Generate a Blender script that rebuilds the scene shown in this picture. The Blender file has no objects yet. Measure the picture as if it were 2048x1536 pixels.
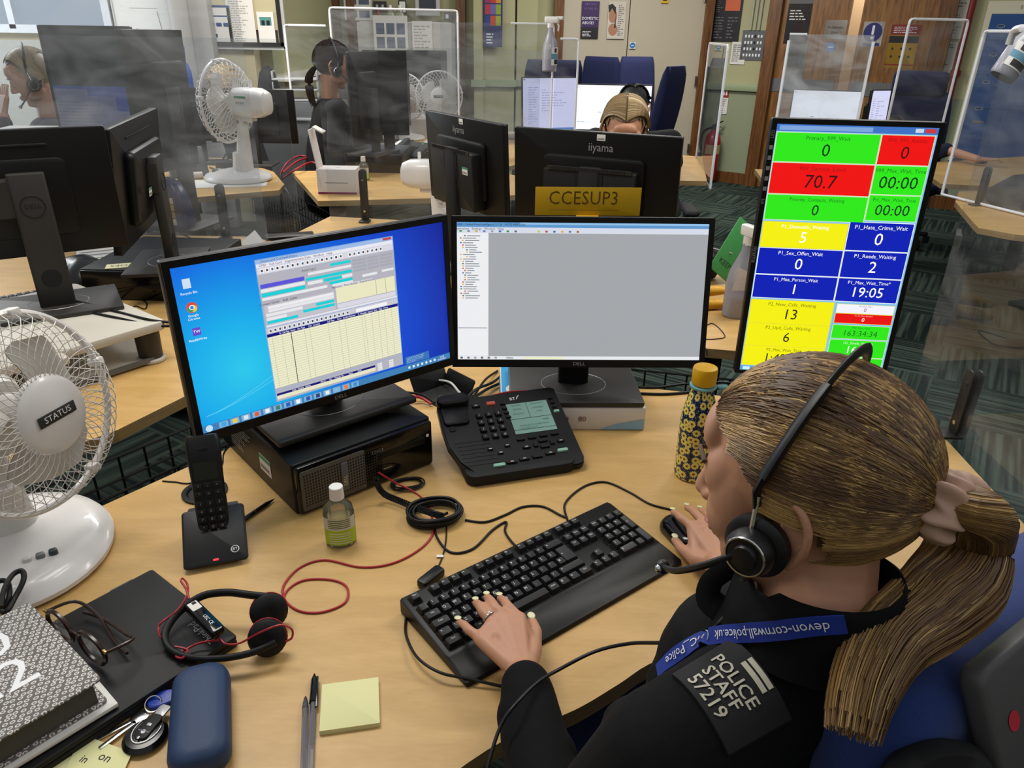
import bpy, bmesh, math, random
import numpy as np
from mathutils import Vector as V, Matrix as M, Euler, noise as mnoise
S = bpy.context.scene
C = S.collection
R = math.radians
PI = math.pi

# ---------------------------------------------------------------- camera, sky, lights, exposure
CAM_H, FOC, PITCH, ROLL = 1.54, 1480.0, R(25.5), R(0.93)
_F = V((0, math.cos(PITCH), -math.sin(PITCH)))
_U0 = V((0, math.sin(PITCH), math.cos(PITCH)))
_R0 = V((1, 0, 0))
_R = math.cos(ROLL)*_R0 + math.sin(ROLL)*_U0
_U = -math.sin(ROLL)*_R0 + math.cos(ROLL)*_U0
cd = bpy.data.cameras.new('camera'); cam = bpy.data.objects.new('camera', cd); C.objects.link(cam)
cd.sensor_width = 36; cd.lens = FOC/2048*36; cd.clip_start = 0.02; cd.clip_end = 60
mw = M.Identity(4)
for i in range(3):
    mw[i][0] = _R[i]; mw[i][1] = _U[i]; mw[i][2] = -_F[i]
mw[2][3] = CAM_H
cam.matrix_world = mw
S.camera = cam
def P(u, v, z):          # point of a horizontal plane (height z) seen at a photo position
    d = _F + _R*(u-1024)/FOC - _U*(v-768)/FOC
    t = (z-CAM_H)/d.z
    return V((d.x*t, d.y*t, z))
def Y(u, v, y):          # point of the upright plane at distance y
    d = _F + _R*(u-1024)/FOC - _U*(v-768)/FOC
    t = y/d.y
    return V((d.x*t, y, CAM_H+d.z*t))

w = bpy.data.worlds.new('world'); S.world = w; w.use_nodes = True
w.node_tree.nodes['Background'].inputs[0].default_value = (0.93, 0.96, 1.0, 1)
w.node_tree.nodes['Background'].inputs[1].default_value = 0.48
def area(name, loc, sx, sy, power, rot=(0, 0, 0), col=(1, .96, .9)):
    l = bpy.data.lights.new(name, 'AREA'); l.shape = 'RECTANGLE'; l.size = sx; l.size_y = sy
    l.energy = power; l.color = col
    o = bpy.data.objects.new(name, l); C.objects.link(o); o.location = loc; o.rotation_euler = rot
    return o
area('ceiling_panel_light', (-.9, 1.7, 2.75), 1.2, .6, 34)
area('ceiling_panel_light', (1.5, 2.6, 2.75), 1.2, .6, 38)
area('ceiling_panel_light', (-1.6, 5.0, 2.75), 1.2, .6, 62)
area('ceiling_panel_light', (1.0, 7.0, 2.75), 1.2, .6, 68)
area('ceiling_panel_light', (-4.2, 4.8, 2.7), 1.2, .6, 75)
area('corridor_light', (3.62, 8.52, 2.5), .4, .4, 14, col=(1, .85, .65))
area('window_daylight', (-5.5, 5.2, 1.9), 2.2, 1.5, 70, (0, R(-90), 0), (.8, .9, 1))
S.view_settings.view_transform = 'Standard'; S.view_settings.look = 'None'
S.view_settings.exposure = 0.0; S.view_settings.gamma = 1.0
S.view_settings.use_curve_mapping = False

# ---------------------------------------------------------------- materials
def lin(h):
    h = h.lstrip('#'); o = []
    for i in (0, 2, 4):
        c = int(h[i:i+2], 16)/255
        o.append(c/12.92 if c <= .04045 else ((c+.055)/1.055)**2.4)
    return (*o, 1)
_mats = {}
def mat(name, col='#808080', rough=.5, metal=0, bump=0, bscale=200, var=0, vscale=8, spec=.5, alpha=1, trans=0, ior=1.45, coat=0, sheen=0, stretch=None):
    if name in _mats: return _mats[name]
    m = bpy.data.materials.new(name); m.use_nodes = True; _mats[name] = m
    nt = m.node_tree; b = nt.nodes['Principled BSDF']
    b.inputs['Base Color'].default_value = lin(col); b.inputs['Roughness'].default_value = rough
    b.inputs['Metallic'].default_value = metal; b.inputs['IOR'].default_value = ior
    b.inputs['Specular IOR Level'].default_value = spec
    b.inputs['Transmission Weight'].default_value = trans; b.inputs['Coat Weight'].default_value = coat
    b.inputs['Sheen Weight'].default_value = sheen; b.inputs['Alpha'].default_value = alpha
    if bump or var:
        tc = nt.nodes.new('ShaderNodeTexCoord'); mp = nt.nodes.new('ShaderNodeMapping')
        nt.links.new(tc.outputs['Object'], mp.inputs[0])
        if stretch: mp.inputs['Scale'].default_value = stretch
    if var:
        n = nt.nodes.new('ShaderNodeTexNoise'); n.inputs['Scale'].default_value = vscale; n.inputs['Detail'].default_value = 5
        nt.links.new(mp.outputs[0], n.inputs[0])
        mx = nt.nodes.new('ShaderNodeMix'); mx.data_type = 'RGBA'
        c = lin(col); mx.inputs[6].default_value = (*[x*(1-var) for x in c[:3]], 1); mx.inputs[7].default_value = (*[min(1, x*(1+var)) for x in c[:3]], 1)
        nt.links.new(n.outputs[0], mx.inputs[0]); nt.links.new(mx.outputs[2], b.inputs['Base Color'])
    if bump:
        n = nt.nodes.new('ShaderNodeTexNoise'); n.inputs['Scale'].default_value = bscale; n.inputs['Detail'].default_value = 3
        nt.links.new(mp.outputs[0], n.inputs[0])
        bp = nt.nodes.new('ShaderNodeBump'); bp.inputs['Strength'].default_value = bump; bp.inputs['Distance'].default_value = .002
        nt.links.new(n.outputs[0], bp.inputs['Height']); nt.links.new(bp.outputs[0], b.inputs['Normal'])
    return m
def emi(col, s=1.0):     # a lit display area
    k = 'display_'+col.strip('#')+('_%g' % s)
    if k in _mats: return _mats[k]
    m = bpy.data.materials.new(k); m.use_nodes = True; _mats[k] = m
    b = m.node_tree.nodes['Principled BSDF']; b.inputs['Base Color'].default_value = (0.01, .01, .01, 1)
    b.inputs['Roughness'].default_value = .35; b.inputs['Specular IOR Level'].default_value = .2
    b.inputs['Emission Color'].default_value = lin(col); b.inputs['Emission Strength'].default_value = s
    return m
def wood(name, c1, c2, scale=(1, 14, 14), rough=.45, ws=3.0, dist=4, grain=.5):
    if name in _mats: return _mats[name]
    m = bpy.data.materials.new(name); m.use_nodes = True; _mats[name] = m
    nt = m.node_tree; b = nt.nodes['Principled BSDF']; b.inputs['Roughness'].default_value = rough
    tc = nt.nodes.new('ShaderNodeTexCoord'); mp = nt.nodes.new('ShaderNodeMapping'); mp.inputs['Scale'].default_value = scale
    nt.links.new(tc.outputs['Object'], mp.inputs[0])
    n = nt.nodes.new('ShaderNodeTexNoise'); n.inputs['Scale'].default_value = ws; n.inputs['Detail'].default_value = 8; n.inputs['Distortion'].default_value = dist*.3
    nt.links.new(mp.outputs[0], n.inputs[0])
    n2 = nt.nodes.new('ShaderNodeTexNoise'); n2.inputs['Scale'].default_value = ws*9; n2.inputs['Detail'].default_value = 4
    nt.links.new(mp.outputs[0], n2.inputs[0])
    ad = nt.nodes.new('ShaderNodeMix'); ad.inputs[0].default_value = grain*.5
    nt.links.new(n.outputs[0], ad.inputs[2]); nt.links.new(n2.outputs[0], ad.inputs[3])
    cr = nt.nodes.new('ShaderNodeValToRGB'); cr.color_ramp.elements[0].position = .36; cr.color_ramp.elements[1].position = .64
    cr.color_ramp.elements[0].color = lin(c1); cr.color_ramp.elements[1].color = lin(c2)
    nt.links.new(ad.outputs[0], cr.inputs[0]); nt.links.new(cr.outputs[0], b.inputs['Base Color'])
    return m
def perspex_mat(name, haze=.02, tint=.95):
    m = bpy.data.materials.new(name); m.use_nodes = True; _mats[name] = m
    nt = m.node_tree; nt.nodes.remove(nt.nodes['Principled BSDF']); out = nt.nodes['Material Output']
    t = nt.nodes.new('ShaderNodeBsdfTransparent'); t.inputs[0].default_value = (tint*.97, tint*.985, tint, 1)
    g = nt.nodes.new('ShaderNodeBsdfGlossy'); g.inputs['Roughness'].default_value = .01
    d = nt.nodes.new('ShaderNodeBsdfDiffuse'); d.inputs[0].default_value = (.8, .83, .85, 1)
    f = nt.nodes.new('ShaderNodeFresnel'); f.inputs[0].default_value = 1.42
    m1 = nt.nodes.new('ShaderNodeMixShader'); m2 = nt.nodes.new('ShaderNodeMixShader')
    tc = nt.nodes.new('ShaderNodeTexCoord'); mp = nt.nodes.new('ShaderNodeMapping'); mp.inputs['Scale'].default_value = (1.5, 1.5, 3.5); mp.inputs['Rotation'].default_value = (.3, .5, .2)
    n = nt.nodes.new('ShaderNodeTexNoise'); n.inputs['Scale'].default_value = 2.2; n.inputs['Detail'].default_value = 7; n.inputs['Distortion'].default_value = 1.2
    nt.links.new(tc.outputs['Object'], mp.inputs[0]); nt.links.new(mp.outputs[0], n.inputs[0])
    mr = nt.nodes.new('ShaderNodeMapRange'); mr.inputs[1].default_value = .38; mr.inputs[2].default_value = .75
    mr.inputs[3].default_value = haze*.35; mr.inputs[4].default_value = haze*2.2
    nt.links.new(n.outputs[0], mr.inputs[0])
    nt.links.new(mr.outputs[0], m1.inputs[0]); nt.links.new(t.outputs[0], m1.inputs[1]); nt.links.new(d.outputs[0], m1.inputs[2])
    ge = nt.nodes.new('ShaderNodeNewGeometry'); bf = nt.nodes.new('ShaderNodeMath'); bf.operation = 'SUBTRACT'; bf.inputs[0].default_value = 1; nt.links.new(ge.outputs['Backfacing'], bf.inputs[1])
    fm = nt.nodes.new('ShaderNodeMath'); fm.operation = 'MULTIPLY'; nt.links.new(f.outputs[0], fm.inputs[0]); nt.links.new(bf.outputs[0], fm.inputs[1])
    nt.links.new(fm.outputs[0], m2.inputs[0]); nt.links.new(m1.outputs[0], m2.inputs[1]); nt.links.new(g.outputs[0], m2.inputs[2])
    nt.links.new(m2.outputs[0], out.inputs[0])
    return m
def clear_mat(name, col=(1, 1, 1), rough=.08, mixd=.15, dcol='#ffffff'):   # thin clear plastic
    if name in _mats: return _mats[name]
    m = bpy.data.materials.new(name); m.use_nodes = True; _mats[name] = m
    nt = m.node_tree; nt.nodes.remove(nt.nodes['Principled BSDF']); out = nt.nodes['Material Output']
    t = nt.nodes.new('ShaderNodeBsdfTransparent'); t.inputs[0].default_value = (*col, 1)
    g = nt.nodes.new('ShaderNodeBsdfGlossy'); g.inputs['Roughness'].default_value = rough
    d = nt.nodes.new('ShaderNodeBsdfDiffuse'); d.inputs[0].default_value = lin(dcol)
    f = nt.nodes.new('ShaderNodeFresnel'); f.inputs[0].default_value = 1.45
    m1 = nt.nodes.new('ShaderNodeMixShader'); m2 = nt.nodes.new('ShaderNodeMixShader'); m1.inputs[0].default_value = mixd
    nt.links.new(t.outputs[0], m1.inputs[1]); nt.links.new(d.outputs[0], m1.inputs[2])
    nt.links.new(f.outputs[0], m2.inputs[0]); nt.links.new(m1.outputs[0], m2.inputs[1]); nt.links.new(g.outputs[0], m2.inputs[2])
    nt.links.new(m2.outputs[0], out.inputs[0])
    return m

# ---------------------------------------------------------------- mesh building
_txt = {}
def text_mesh(s, space=1.0):
    k = (s, space)
    if k in _txt: return _txt[k]
    cu = bpy.data.curves.new('t', 'FONT'); cu.body = s; cu.align_x = 'CENTER'; cu.align_y = 'CENTER'; cu.size = 1; cu.space_character = space; cu.resolution_u = 2
    o = bpy.data.objects.new('t', cu); C.objects.link(o)
    me = bpy.data.meshes.new_from_object(o.evaluated_get(bpy.context.evaluated_depsgraph_get()))
    r = ([tuple(v.co) for v in me.vertices], [tuple(p.vertices) for p in me.polygons])
    bpy.data.objects.remove(o); bpy.data.curves.remove(cu); bpy.data.meshes.remove(me)
    _txt[k] = r; return r
def TR(loc=(0, 0, 0), rot=(0, 0, 0), sc=None):
    m = M.Translation(loc) @ Euler(rot).to_matrix().to_4x4()
    if sc is not None: m = m @ M.Diagonal((*sc, 1) if not isinstance(sc, (int, float)) else (sc, sc, sc, 1))
    return m
def cr(pts, k=6, closed=False):   # smooth curve through points
    p = [V(q) for q in pts]; n = len(p); o = []
    rng = range(n if closed else n-1)
    for i in rng:
        if closed: a, b, c, d = p[i-1], p[i], p[(i+1) % n], p[(i+2) % n]
        else: a, b, c, d = p[max(i-1, 0)], p[i], p[i+1], p[min(i+2, n-1)]
        for j in range(k):
            t = j/k
            o.append(.5*((2*b)+(c-a)*t+(2*a-5*b+4*c-d)*t*t+(3*b-a-3*c+d)*t**3))
    if not closed: o.append(p[-1])
    return o
class MB:
    def __init__(s, m=None):
        s.v = []; s.f = []; s.fm = []; s.mats = []; s.T = M.Identity(4); s.mi = 0
        if m: s.use(m)
    def use(s, m):
        if m not in s.mats: s.mats.append(m)
        s.mi = s.mats.index(m); return s
    def at(s, *a, **k): s.T = TR(*a, **k); return s
    def add(s, vs, fs):
        n = len(s.v); T = s.T
        for q in vs: s.v.append(tuple(T @ V(q)))
        for f in fs: s.f.append(tuple(i+n for i in f)); s.fm.append(s.mi)
        return s
    def box(s, c, d):
        x, y, z = c; a, b, h = d[0]/2, d[1]/2, d[2]/2
        vs = [(x+i*a, y+j*b, z+k*h) for k in (-1, 1) for j in (-1, 1) for i in (-1, 1)]
        return s.add(vs, [(0, 2, 3, 1), (4, 5, 7, 6), (0, 1, 5, 4), (2, 6, 7, 3), (0, 4, 6, 2), (1, 3, 7, 5)])
    def loft(s, rings, closed=True, cap=True):
        n = len(rings[0]); vs = [q for r in rings for q in r]; fs = []
        for i in range(len(rings)-1):
            for j in range(n if closed else n-1):
                a = i*n+j; b = i*n+(j+1) % n
                fs.append((a, b, b+n, a+n))
        if cap and closed:
            fs.append(tuple(range(n-1, -1, -1))); m = (len(rings)-1)*n; fs.append(tuple(range(m, m+n)))
        return s.add(vs, fs)
    def slab(s, c, d, r=.01, e=.002, seg=4):     # rounded box, flat faces up/down
        x, y, z = c; h = d[2]/2; e = min(e, h*.9)
        def ring(zz, ins): return [(x+px, y+py, z+zz) for px, py in rrect(d[0]-2*ins, d[1]-2*ins, max(r-ins, .0002), seg)]
        return s.loft([ring(-h, e), ring(-h+e*.3, e*.3), ring(-h+e, 0), ring(h-e, 0), ring(h-e*.3, e*.3), ring(h, e)])
    def prism(s, poly, z0, z1, e=0):
        cx = sum(p[0] for p in poly)/len(poly); cy = sum(p[1] for p in poly)/len(poly)
        def ring(z, k): return [(p[0]+(cx-p[0])*k, p[1]+(cy-p[1])*k, z) for p in poly]
        return s.loft([ring(z0, 0), ring(z1, 0)] if not e else [ring(z0, e), ring(z0+(z1-z0)*.2, 0), ring(z1-(z1-z0)*.2, 0), ring(z1, e)])
    def cyl(s, c, r, h, n=24, r2=None, e=0):
        r2 = r if r2 is None else r2; x, y, z = c
        def ring(zz, rr): return [(x+rr*math.cos(2*PI*i/n), y+rr*math.sin(2*PI*i/n), z+zz) for i in range(n)]
        rs = [ring(0, r), ring(h, r2)] if not e else [ring(0, r-e), ring(e, r), ring(h-e, r2), ring(h, r2-e)]
        return s.loft(rs)
    def lathe(s, prof, n=32, c=(0, 0, 0), sx=1, sy=1):
        return s.loft([[(c[0]+r*sx*math.cos(2*PI*i/n), c[1]+r*sy*math.sin(2*PI*i/n), c[2]+z) for i in range(n)] for r, z in prof])
    def tube(s, pts, r=.003, n=8, closed=False, flat=None):
        p = [V(q) for q in pts]; L = len(p)
        rad = r if isinstance(r, (list, tuple)) else [r]*L
        rings = []; up = None
        for i in range(L):
            t = (p[(i+1) % L]-p[i-1]) if closed else (p[min(i+1, L-1)]-p[max(i-1, 0)])
            if t.length < 1e-9: t = V((0, 0, 1))
            t.normalize()
            if up is None: up = V((0, 0, 1)) if abs(t.z) < .9 else V((1, 0, 0))
            sd = t.cross(up)
            if sd.length < 1e-6: sd = t.orthogonal()
            sd.normalize(); up = sd.cross(t).normalized()
            fx, fy = (1, 1) if not flat else flat
            rings.append([tuple(p[i]+rad[i]*(fx*math.cos(2*PI*k/n)*sd+fy*math.sin(2*PI*k/n)*up)) for k in range(n)])
        if closed:
            vs = [q for rr in rings for q in rr]; fs = []
            for i in range(L):
                for k in range(n):
                    a = i*n+k; b = i*n+(k+1) % n; c2 = ((i+1) % L)*n
                    fs.append((a, b, c2+(k+1) % n, c2+k))
            return s.add(vs, fs)
        return s.loft(rings)
    def ball(s, c, r, n=16, m=10):
        rx, ry, rz = r if isinstance(r, (tuple, list)) else (r, r, r)
        return s.loft([[(c[0]+rx*math.sin(PI*j/m)*math.cos(2*PI*i/n), c[1]+ry*math.sin(PI*j/m)*math.sin(2*PI*i/n), c[2]-rz*math.cos(PI*j/m)) for i in range(n)] for j in [.15]+list(range(1, m))+[m-.15]])
    def cap(s, a, b, ra, rb=None, n=14):         # limb between two points
        a = V(a); b = V(b); rb = ra if rb is None else rb; d = (b-a); L = d.length; t = d/L if L else V((0, 0, 1))
        pts = []; rad = []
        for k in range(4): th = PI/2*(k+.3)/4; pts.append(a-t*ra*math.cos(th)); rad.append(ra*math.sin(th))
        pts += [a, b]; rad += [ra, rb]
        for k in range(3, -1, -1): th = PI/2*(k+.3)/4; pts.append(b+t*rb*math.cos(th)); rad.append(rb*math.sin(th))
        return s.tube(pts, rad, n)
    def rect(s, x0, y0, x1, y1, z=0): return s.add([(x0, y0, z), (x1, y0, z), (x1, y1, z), (x0, y1, z)], [(0, 1, 2, 3)])
    def disc(s, c, r, n=24, sy=1): return s.add([(c[0]+r*math.cos(2*PI*i/n), c[1]+r*sy*math.sin(2*PI*i/n), c[2]) for i in range(n)], [tuple(range(n))])
    def text(s, t, x, y, size, z=0, m=None, rot=0, sx=1, space=1.0, shear=0):
        if m: s.use(m)
        vs, fs = text_mesh(t, space); c, sn = math.cos(rot), math.sin(rot)
        o = []
        for a, b, _ in vs:
            a = (a+b*shear)*size*sx; b = b*size
            o.append((x+a*c-b*sn, y+a*sn+b*c, z))
        return s.add(o, fs)
    def build(s, name, parent=None, smooth=35, label=None, kind=None):
        me = bpy.data.meshes.new(name); me.from_pydata(s.v, [], s.f)
        for m in s.mats: me.materials.append(m)
        if s.mats: me.polygons.foreach_set('material_index', s.fm)
        me.update()
        if smooth: me.shade_smooth(); me.set_sharp_from_angle(angle=R(smooth))
        o = bpy.data.objects.new(name, me); C.objects.link(o)
        if parent: o.parent = parent
        if label: o['label'] = label
        if kind: o['kind'] = kind
        return o
def rrect(w, h, r, seg=4):
    r = min(r, w/2-1e-5, h/2-1e-5); o = []
    for cx, cy, a0 in ((w/2-r, h/2-r, 0), (-w/2+r, h/2-r, 90), (-w/2+r, -h/2+r, 180), (w/2-r, -h/2+r, 270)):
        for i in range(seg+1):
            a = R(a0+90*i/seg); o.append((cx+r*math.cos(a), cy+r*math.sin(a)))
    return o
def thing(name, label, cat, loc=(0, 0, 0), rz=0, group=None, rot=None):
    o = bpy.data.objects.new(name, None); C.objects.link(o); o.empty_display_size = .05
    o.location = loc; o.rotation_euler = rot or (0, 0, rz); o['label'] = label; o['category'] = cat
    if group: o['group'] = group
    return o
def tag(o, label, cat, group=None, loc=None, rz=None):
    o['label'] = label; o['category'] = cat
    if group: o['group'] = group
    if loc is not None: o.location = loc
    if rz is not None: o.rotation_euler = (0, 0, rz)
    return o
def struct(o): o['kind'] = 'structure'; return o
def dup(root, loc, rz=0, label=None, group=None):
    def cp(o, par):
        c = o.copy(); C.objects.link(c); c.parent = par
        for ch in list(o.children): cp(ch, c)
        return c
    r = cp(root, None); r.location = loc; r.rotation_euler = (0, 0, rz)
    if label: r['label'] = label
    if group: r['group'] = group
    return r
def fuse(mb, name, parent, m, voxel=.003, smooth=6, label=None):    # many shapes become ONE continuous surface
    o = mb.build(name, None, 0); me = o.data
    md = o.modifiers.new('r', 'REMESH'); md.mode = 'VOXEL'; md.voxel_size = voxel; md.adaptivity = 0
    if smooth: sm = o.modifiers.new('s', 'SMOOTH'); sm.iterations = smooth; sm.factor = .5
    me2 = bpy.data.meshes.new_from_object(o.evaluated_get(bpy.context.evaluated_depsgraph_get()))
    o.modifiers.clear(); o.data = me2; bpy.data.meshes.remove(me); me2.name = name
    me2.materials.clear(); me2.materials.append(m); me2.shade_smooth()
    if parent: o.parent = parent
    if label: o['label'] = label
    return o
DZ = .73     # desk height
# ---------------------------------------------------------------- shared materials
BLK = mat('black_plastic', '#0e0e0e', .42, bump=.06, bscale=900, spec=.35)
BLKG = mat('black_gloss', '#0a0a0a', .12)
BLKM = mat('matt_black', '#0c0c0d', .7)
DGR = mat('dark_grey_plastic', '#2b2926', .45, bump=.05, bscale=900)
GREY = mat('grey_plastic', '#5d5d5e', .5)
LGR = mat('light_grey', '#b9b9b6', .5)
WHT = mat('white_plastic', '#dfdcd8', .28, coat=.3)
WHTM = mat('white_matt', '#e4e1dc', .6)
PAP = mat('paper', '#dcd9d2', .8)
INK = mat('printed_ink', '#2a2a30', .8)
CHR = mat('chrome', '#c8c8c8', .18, 1)
SIL = mat('silver_print', '#a8a8a8', .4, .4)
RED = mat('red_plastic', '#b3202a', .4)
PERS = perspex_mat('perspex', .03, .93)
PERSH = perspex_mat('glare_haze_perspex', .065, .92)  # pale diffuse haze mixed in to stand for glare on the sheets
EDGE = mat('perspex_edge_trim', '#e6e8ec', .3)
EDGE.node_tree.nodes['Principled BSDF'].inputs['Roughness'].default_value = .2
DESK = wood('beech_desk_top', '#b99355', '#c9a265', (2.2, 9, 9), .42, 2.2, 3)
DESKE = wood('beech_desk_edge', '#8f7448', '#a3865a', (3, 3, 40), .5, 2)
OAK = wood('varnished_oak', '#4b2d13', '#7c5026', (22, 22, 1.3), .35, 1.6, 6)
OAKD = wood('oak_door_leaf', '#64401b', '#9a6a36', (9, 9, .8), .35, 1.8, 8)
SKIN = mat('skin', '#bd8a6c', .5, var=.06, vscale=30, bump=.05, bscale=350)
SKIN.node_tree.nodes['Principled BSDF'].inputs['Subsurface Weight'].default_value = .12
SKIN.node_tree.nodes['Principled BSDF'].inputs['Subsurface Radius'].default_value = (.02, .008, .005)
NAVY = mat('navy_chair_fabric', '#12275c', .9, bump=.25, bscale=900, var=.15, vscale=300, sheen=.3)

# ---------------------------------------------------------------- room shell
def carpet():
    m = bpy.data.materials.new('striped_carpet_tiles'); m.use_nodes = True
    nt = m.node_tree; N = nt.nodes.new; L = nt.links.new; b = nt.nodes['Principled BSDF']; b.inputs['Roughness'].default_value = .95
    b.inputs['Specular IOR Level'].default_value = .1
    tc = N('ShaderNodeTexCoord'); mp = N('ShaderNodeMapping'); mp.inputs['Rotation'].default_value = (0, 0, R(32)); L(tc.outputs['Object'], mp.inputs[0])
    ch = N('ShaderNodeTexChecker'); ch.inputs['Scale'].default_value = 2.0; L(mp.outputs[0], ch.inputs[0])
    facs = []
    for sc in ((38, 1.2, 1), (1.2, 38, 1)):
        m2 = N('ShaderNodeMapping'); m2.inputs['Scale'].default_value = sc; L(mp.outputs[0], m2.inputs[0])
        n = N('ShaderNodeTexNoise'); n.inputs['Scale'].default_value = 1; n.inputs['Detail'].default_value = 3; L(m2.outputs[0], n.inputs[0]); facs.append(n)
    mx = N('ShaderNodeMix'); L(ch.outputs['Fac'], mx.inputs[0]); L(facs[0].outputs[0], mx.inputs[2]); L(facs[1].outputs[0], mx.inputs[3])
    crp = N('ShaderNodeValToRGB'); e = crp.color_ramp.elements; e[0].position = .42; e[1].position = .62; e[0].color = lin('#1b2624'); e[1].color = lin('#475349')
    L(mx.outputs[0], crp.inputs[0]); L(crp.outputs[0], b.inputs['Base Color'])
    return m
struct(MB(carpet()).box((0, 3.2, -.05), (16, 13.6, .1)).build('floor', smooth=0))
WG = mat('sage_wall_paint', '#a9a67f', .7, var=.05, vscale=2, bump=.05, bscale=60)
WL = mat('lower_wall_paint', '#8f9779', .7, var=.05, vscale=2)
WC = mat('cream_wall_paint', '#b9ae8b', .7, var=.04, vscale=2)
RAILM = mat('dado_rail_paint', '#93a07c', .5)
CREAM = mat('cream_door_paint', '#b5ab95', .5, var=.05, vscale=3)
# back wall
struct(MB(WG).box((-2.98, 9.1, 1.4), (10.04, .2, 2.8)).build('wall_back', smooth=0))
struct(MB(RAILM).slab((-.35, 8.97, 1.02), (3.4, .06, .07), .005, .004).build('trim_1'))
# pilasters beside the poster
pm = MB(WG)
pm.box((-.42, 8.86, 1.4), (.10, .28, 2.8)); pm.box((-.2, 8.9, 1.4), (.34, .2, 2.8)); pm.box((.1, 8.93, 1.4), (.22, .14, 2.8))
struct(pm.build('wall_pilasters', smooth=0))
struct(MB(RAILM).box((-.42, 8.84, 1.02), (.16, .34, .07)).box((-.2, 8.88, 1.02), (.38, .26, .07)).box((.1, 8.92, 1.02), (.26, .2, .07)).build('trim_2', smooth=0))
MBw = MB(OAK)
for x in (-1.98, -1.8): MBw.box((x, 8.95, 1.4), (.09, .12, 2.8))
struct(MBw.build('trim_3', smooth=0))
struct(MB(OAK).box((-.62, 8.95, 1.4), (.1, .12, 2.8)).build('trim_4', smooth=0))
# cream double door
d1 = struct(MB(CREAM).box((.845, 8.93, 1.1), (.70, .05, 2.2)).box((1.605, 8.93, 1.1), (.80, .05, 2.2)).use(BLKM).box((1.2, 8.945, 1.1), (.012, .02, 2.2)).build('door_1', smooth=0))
struct(MB(OAK).box((.44, 8.93, 1.1), (.10, .12, 2.3)).box((2.05, 8.91, 1.1), (.09, .12, 2.3)).build('door_frame_1', smooth=0))
for z in (1.02, 1.85, .3):
    MB(CHR).cyl((1.985, 8.88, z), .012, .1, 10).build('hinge', d1)
# angled wall with the oak doors
WP = V((2.04, 9.0, 0)); WA = math.atan2(-.563, .826)
WT = M.Translation(WP) @ M.Rotation(WA, 4, 'Z')
def onwall(o): o.matrix_world = WT; return o
def seg(s0, s1, z0, z1, y0=-.0, y1=.15): return ((s0+s1)/2, (y0+y1)/2, (z0+z1)/2), (s1-s0, y1-y0, z1-z0)
onwall(struct(MB(WG).box(*seg(0, .72, 1.02, 2.8)).box(*seg(2.4, 6.5, 1.02, 2.8)).use(WL).box(*seg(0, .72, 0, 1.02)).box(*seg(2.4, 6.5, 0, 1.02)).build('wall_right', smooth=0)))
onwall(struct(MB(RAILM).slab((.36, -.02, 1.02), (.68, .05, .07), .004, .003).build('trim_5')))
onwall(struct(MB(OAK).box(*seg(0.03, .7, 0, .12, -.025, 0)).box(*seg(2.4, 6.5, 0, .12, -.025, 0)).build('baseboard_right', smooth=0)))
onwall(struct(MB(OAK).box(*seg(.70, .83, 0, 2.8, -.07, .15)).box(*seg(2.27, 2.42, 0, 2.8, -.07, .15)).build('door_frame_2', smooth=0)))
d2 = onwall(struct(MB(OAKD).box(*seg(.83, 1.49, 0, 2.4, -.01, .04)).box(*seg(1.60, 2.27, 0, 2.4, -.01, .04)).box(*seg(1.49, 1.60, 0, .9, -.01, .04)).use(mat('steel_push_plate', '#6f6f70', .45, .5)).box(*seg(.80, 1.46, 1.0, 1.13, -.018, -.012)).box(*seg(1.62, 2.2, 1.0, 1.13, -.018, -.012)).build('door_2', smooth=0)))
onwall(struct(MB(mat('lit_corridor_wall', '#e9cfae', .8)).box(*seg(1.3, 1.8, 0, 2.6, .9, .95)).build('wall_corridor', smooth=0)))
# left part: nearer wall with notice board
struct(MB(WC).box((-4.6, 6.55, 1.4), (5.0, .2, 2.8)).build('wall_left', smooth=0))
struct(MB(WG).box((-2.05, 7.75, 1.4), (.1, 2.3, 2.8)).build('wall_return', smooth=0))
struct(MB(mat('white_sill', '#d8d4c4', .5)).box((-1.95, 7.7, 1.16), (.14, 2.2, .05)).build('trim_6', smooth=0))
w1 = struct(MB(mat('window_frame_white', '#cfd4da', .4)).box((-3.92, 6.43, 1.5), (1.5, .06, .06)).box((-4.65, 6.43, 1.95), (.06, .06, .9)).box((-3.95, 6.43, 1.95), (.05, .06, .9)).box((-3.2, 6.43, 1.95), (.06, .06, .9)).use(emi('#c3cfdc', .9)).rect(0, 0, 0, 0).build('window_1', smooth=0))
MB(emi('#b9c7d6', .85)).at((-3.92, 6.44, 1.95), (R(90), 0, 0)).rect(-.72, -.44, .72, .44).build('window_pane', w1, 0)
struct(MB(mat('lower_panel_pale', '#b7b6ad', .6)).box((-4.6, 6.42, .72), (2.6, .04, 1.4)).build('wall_panel', smooth=0))
# pillar (boxed pipes)
struct(MB(mat('pillar_grey', '#a3a19c', .45)).lathe([(.075, 0), (.075, 2.8)], 24, (-2.55, 6.2, 0)).box((-2.42, 6.28, 1.4), (.16, .1, 2.8)).build('pillar'))
struct(MB(mat('outer_wall_paint', '#a9a48c', .8)).box((-7.9, 3, 1.4), (.2, 14, 2.8)).box((7.9, 3, 1.4), (.2, 14, 2.8)).build('wall_side', smooth=0))
struct(MB(mat('outer_wall_paint')).box((0, -3.5, 1.4), (16, .2, 2.8)).build('wall_front', smooth=0))
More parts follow.
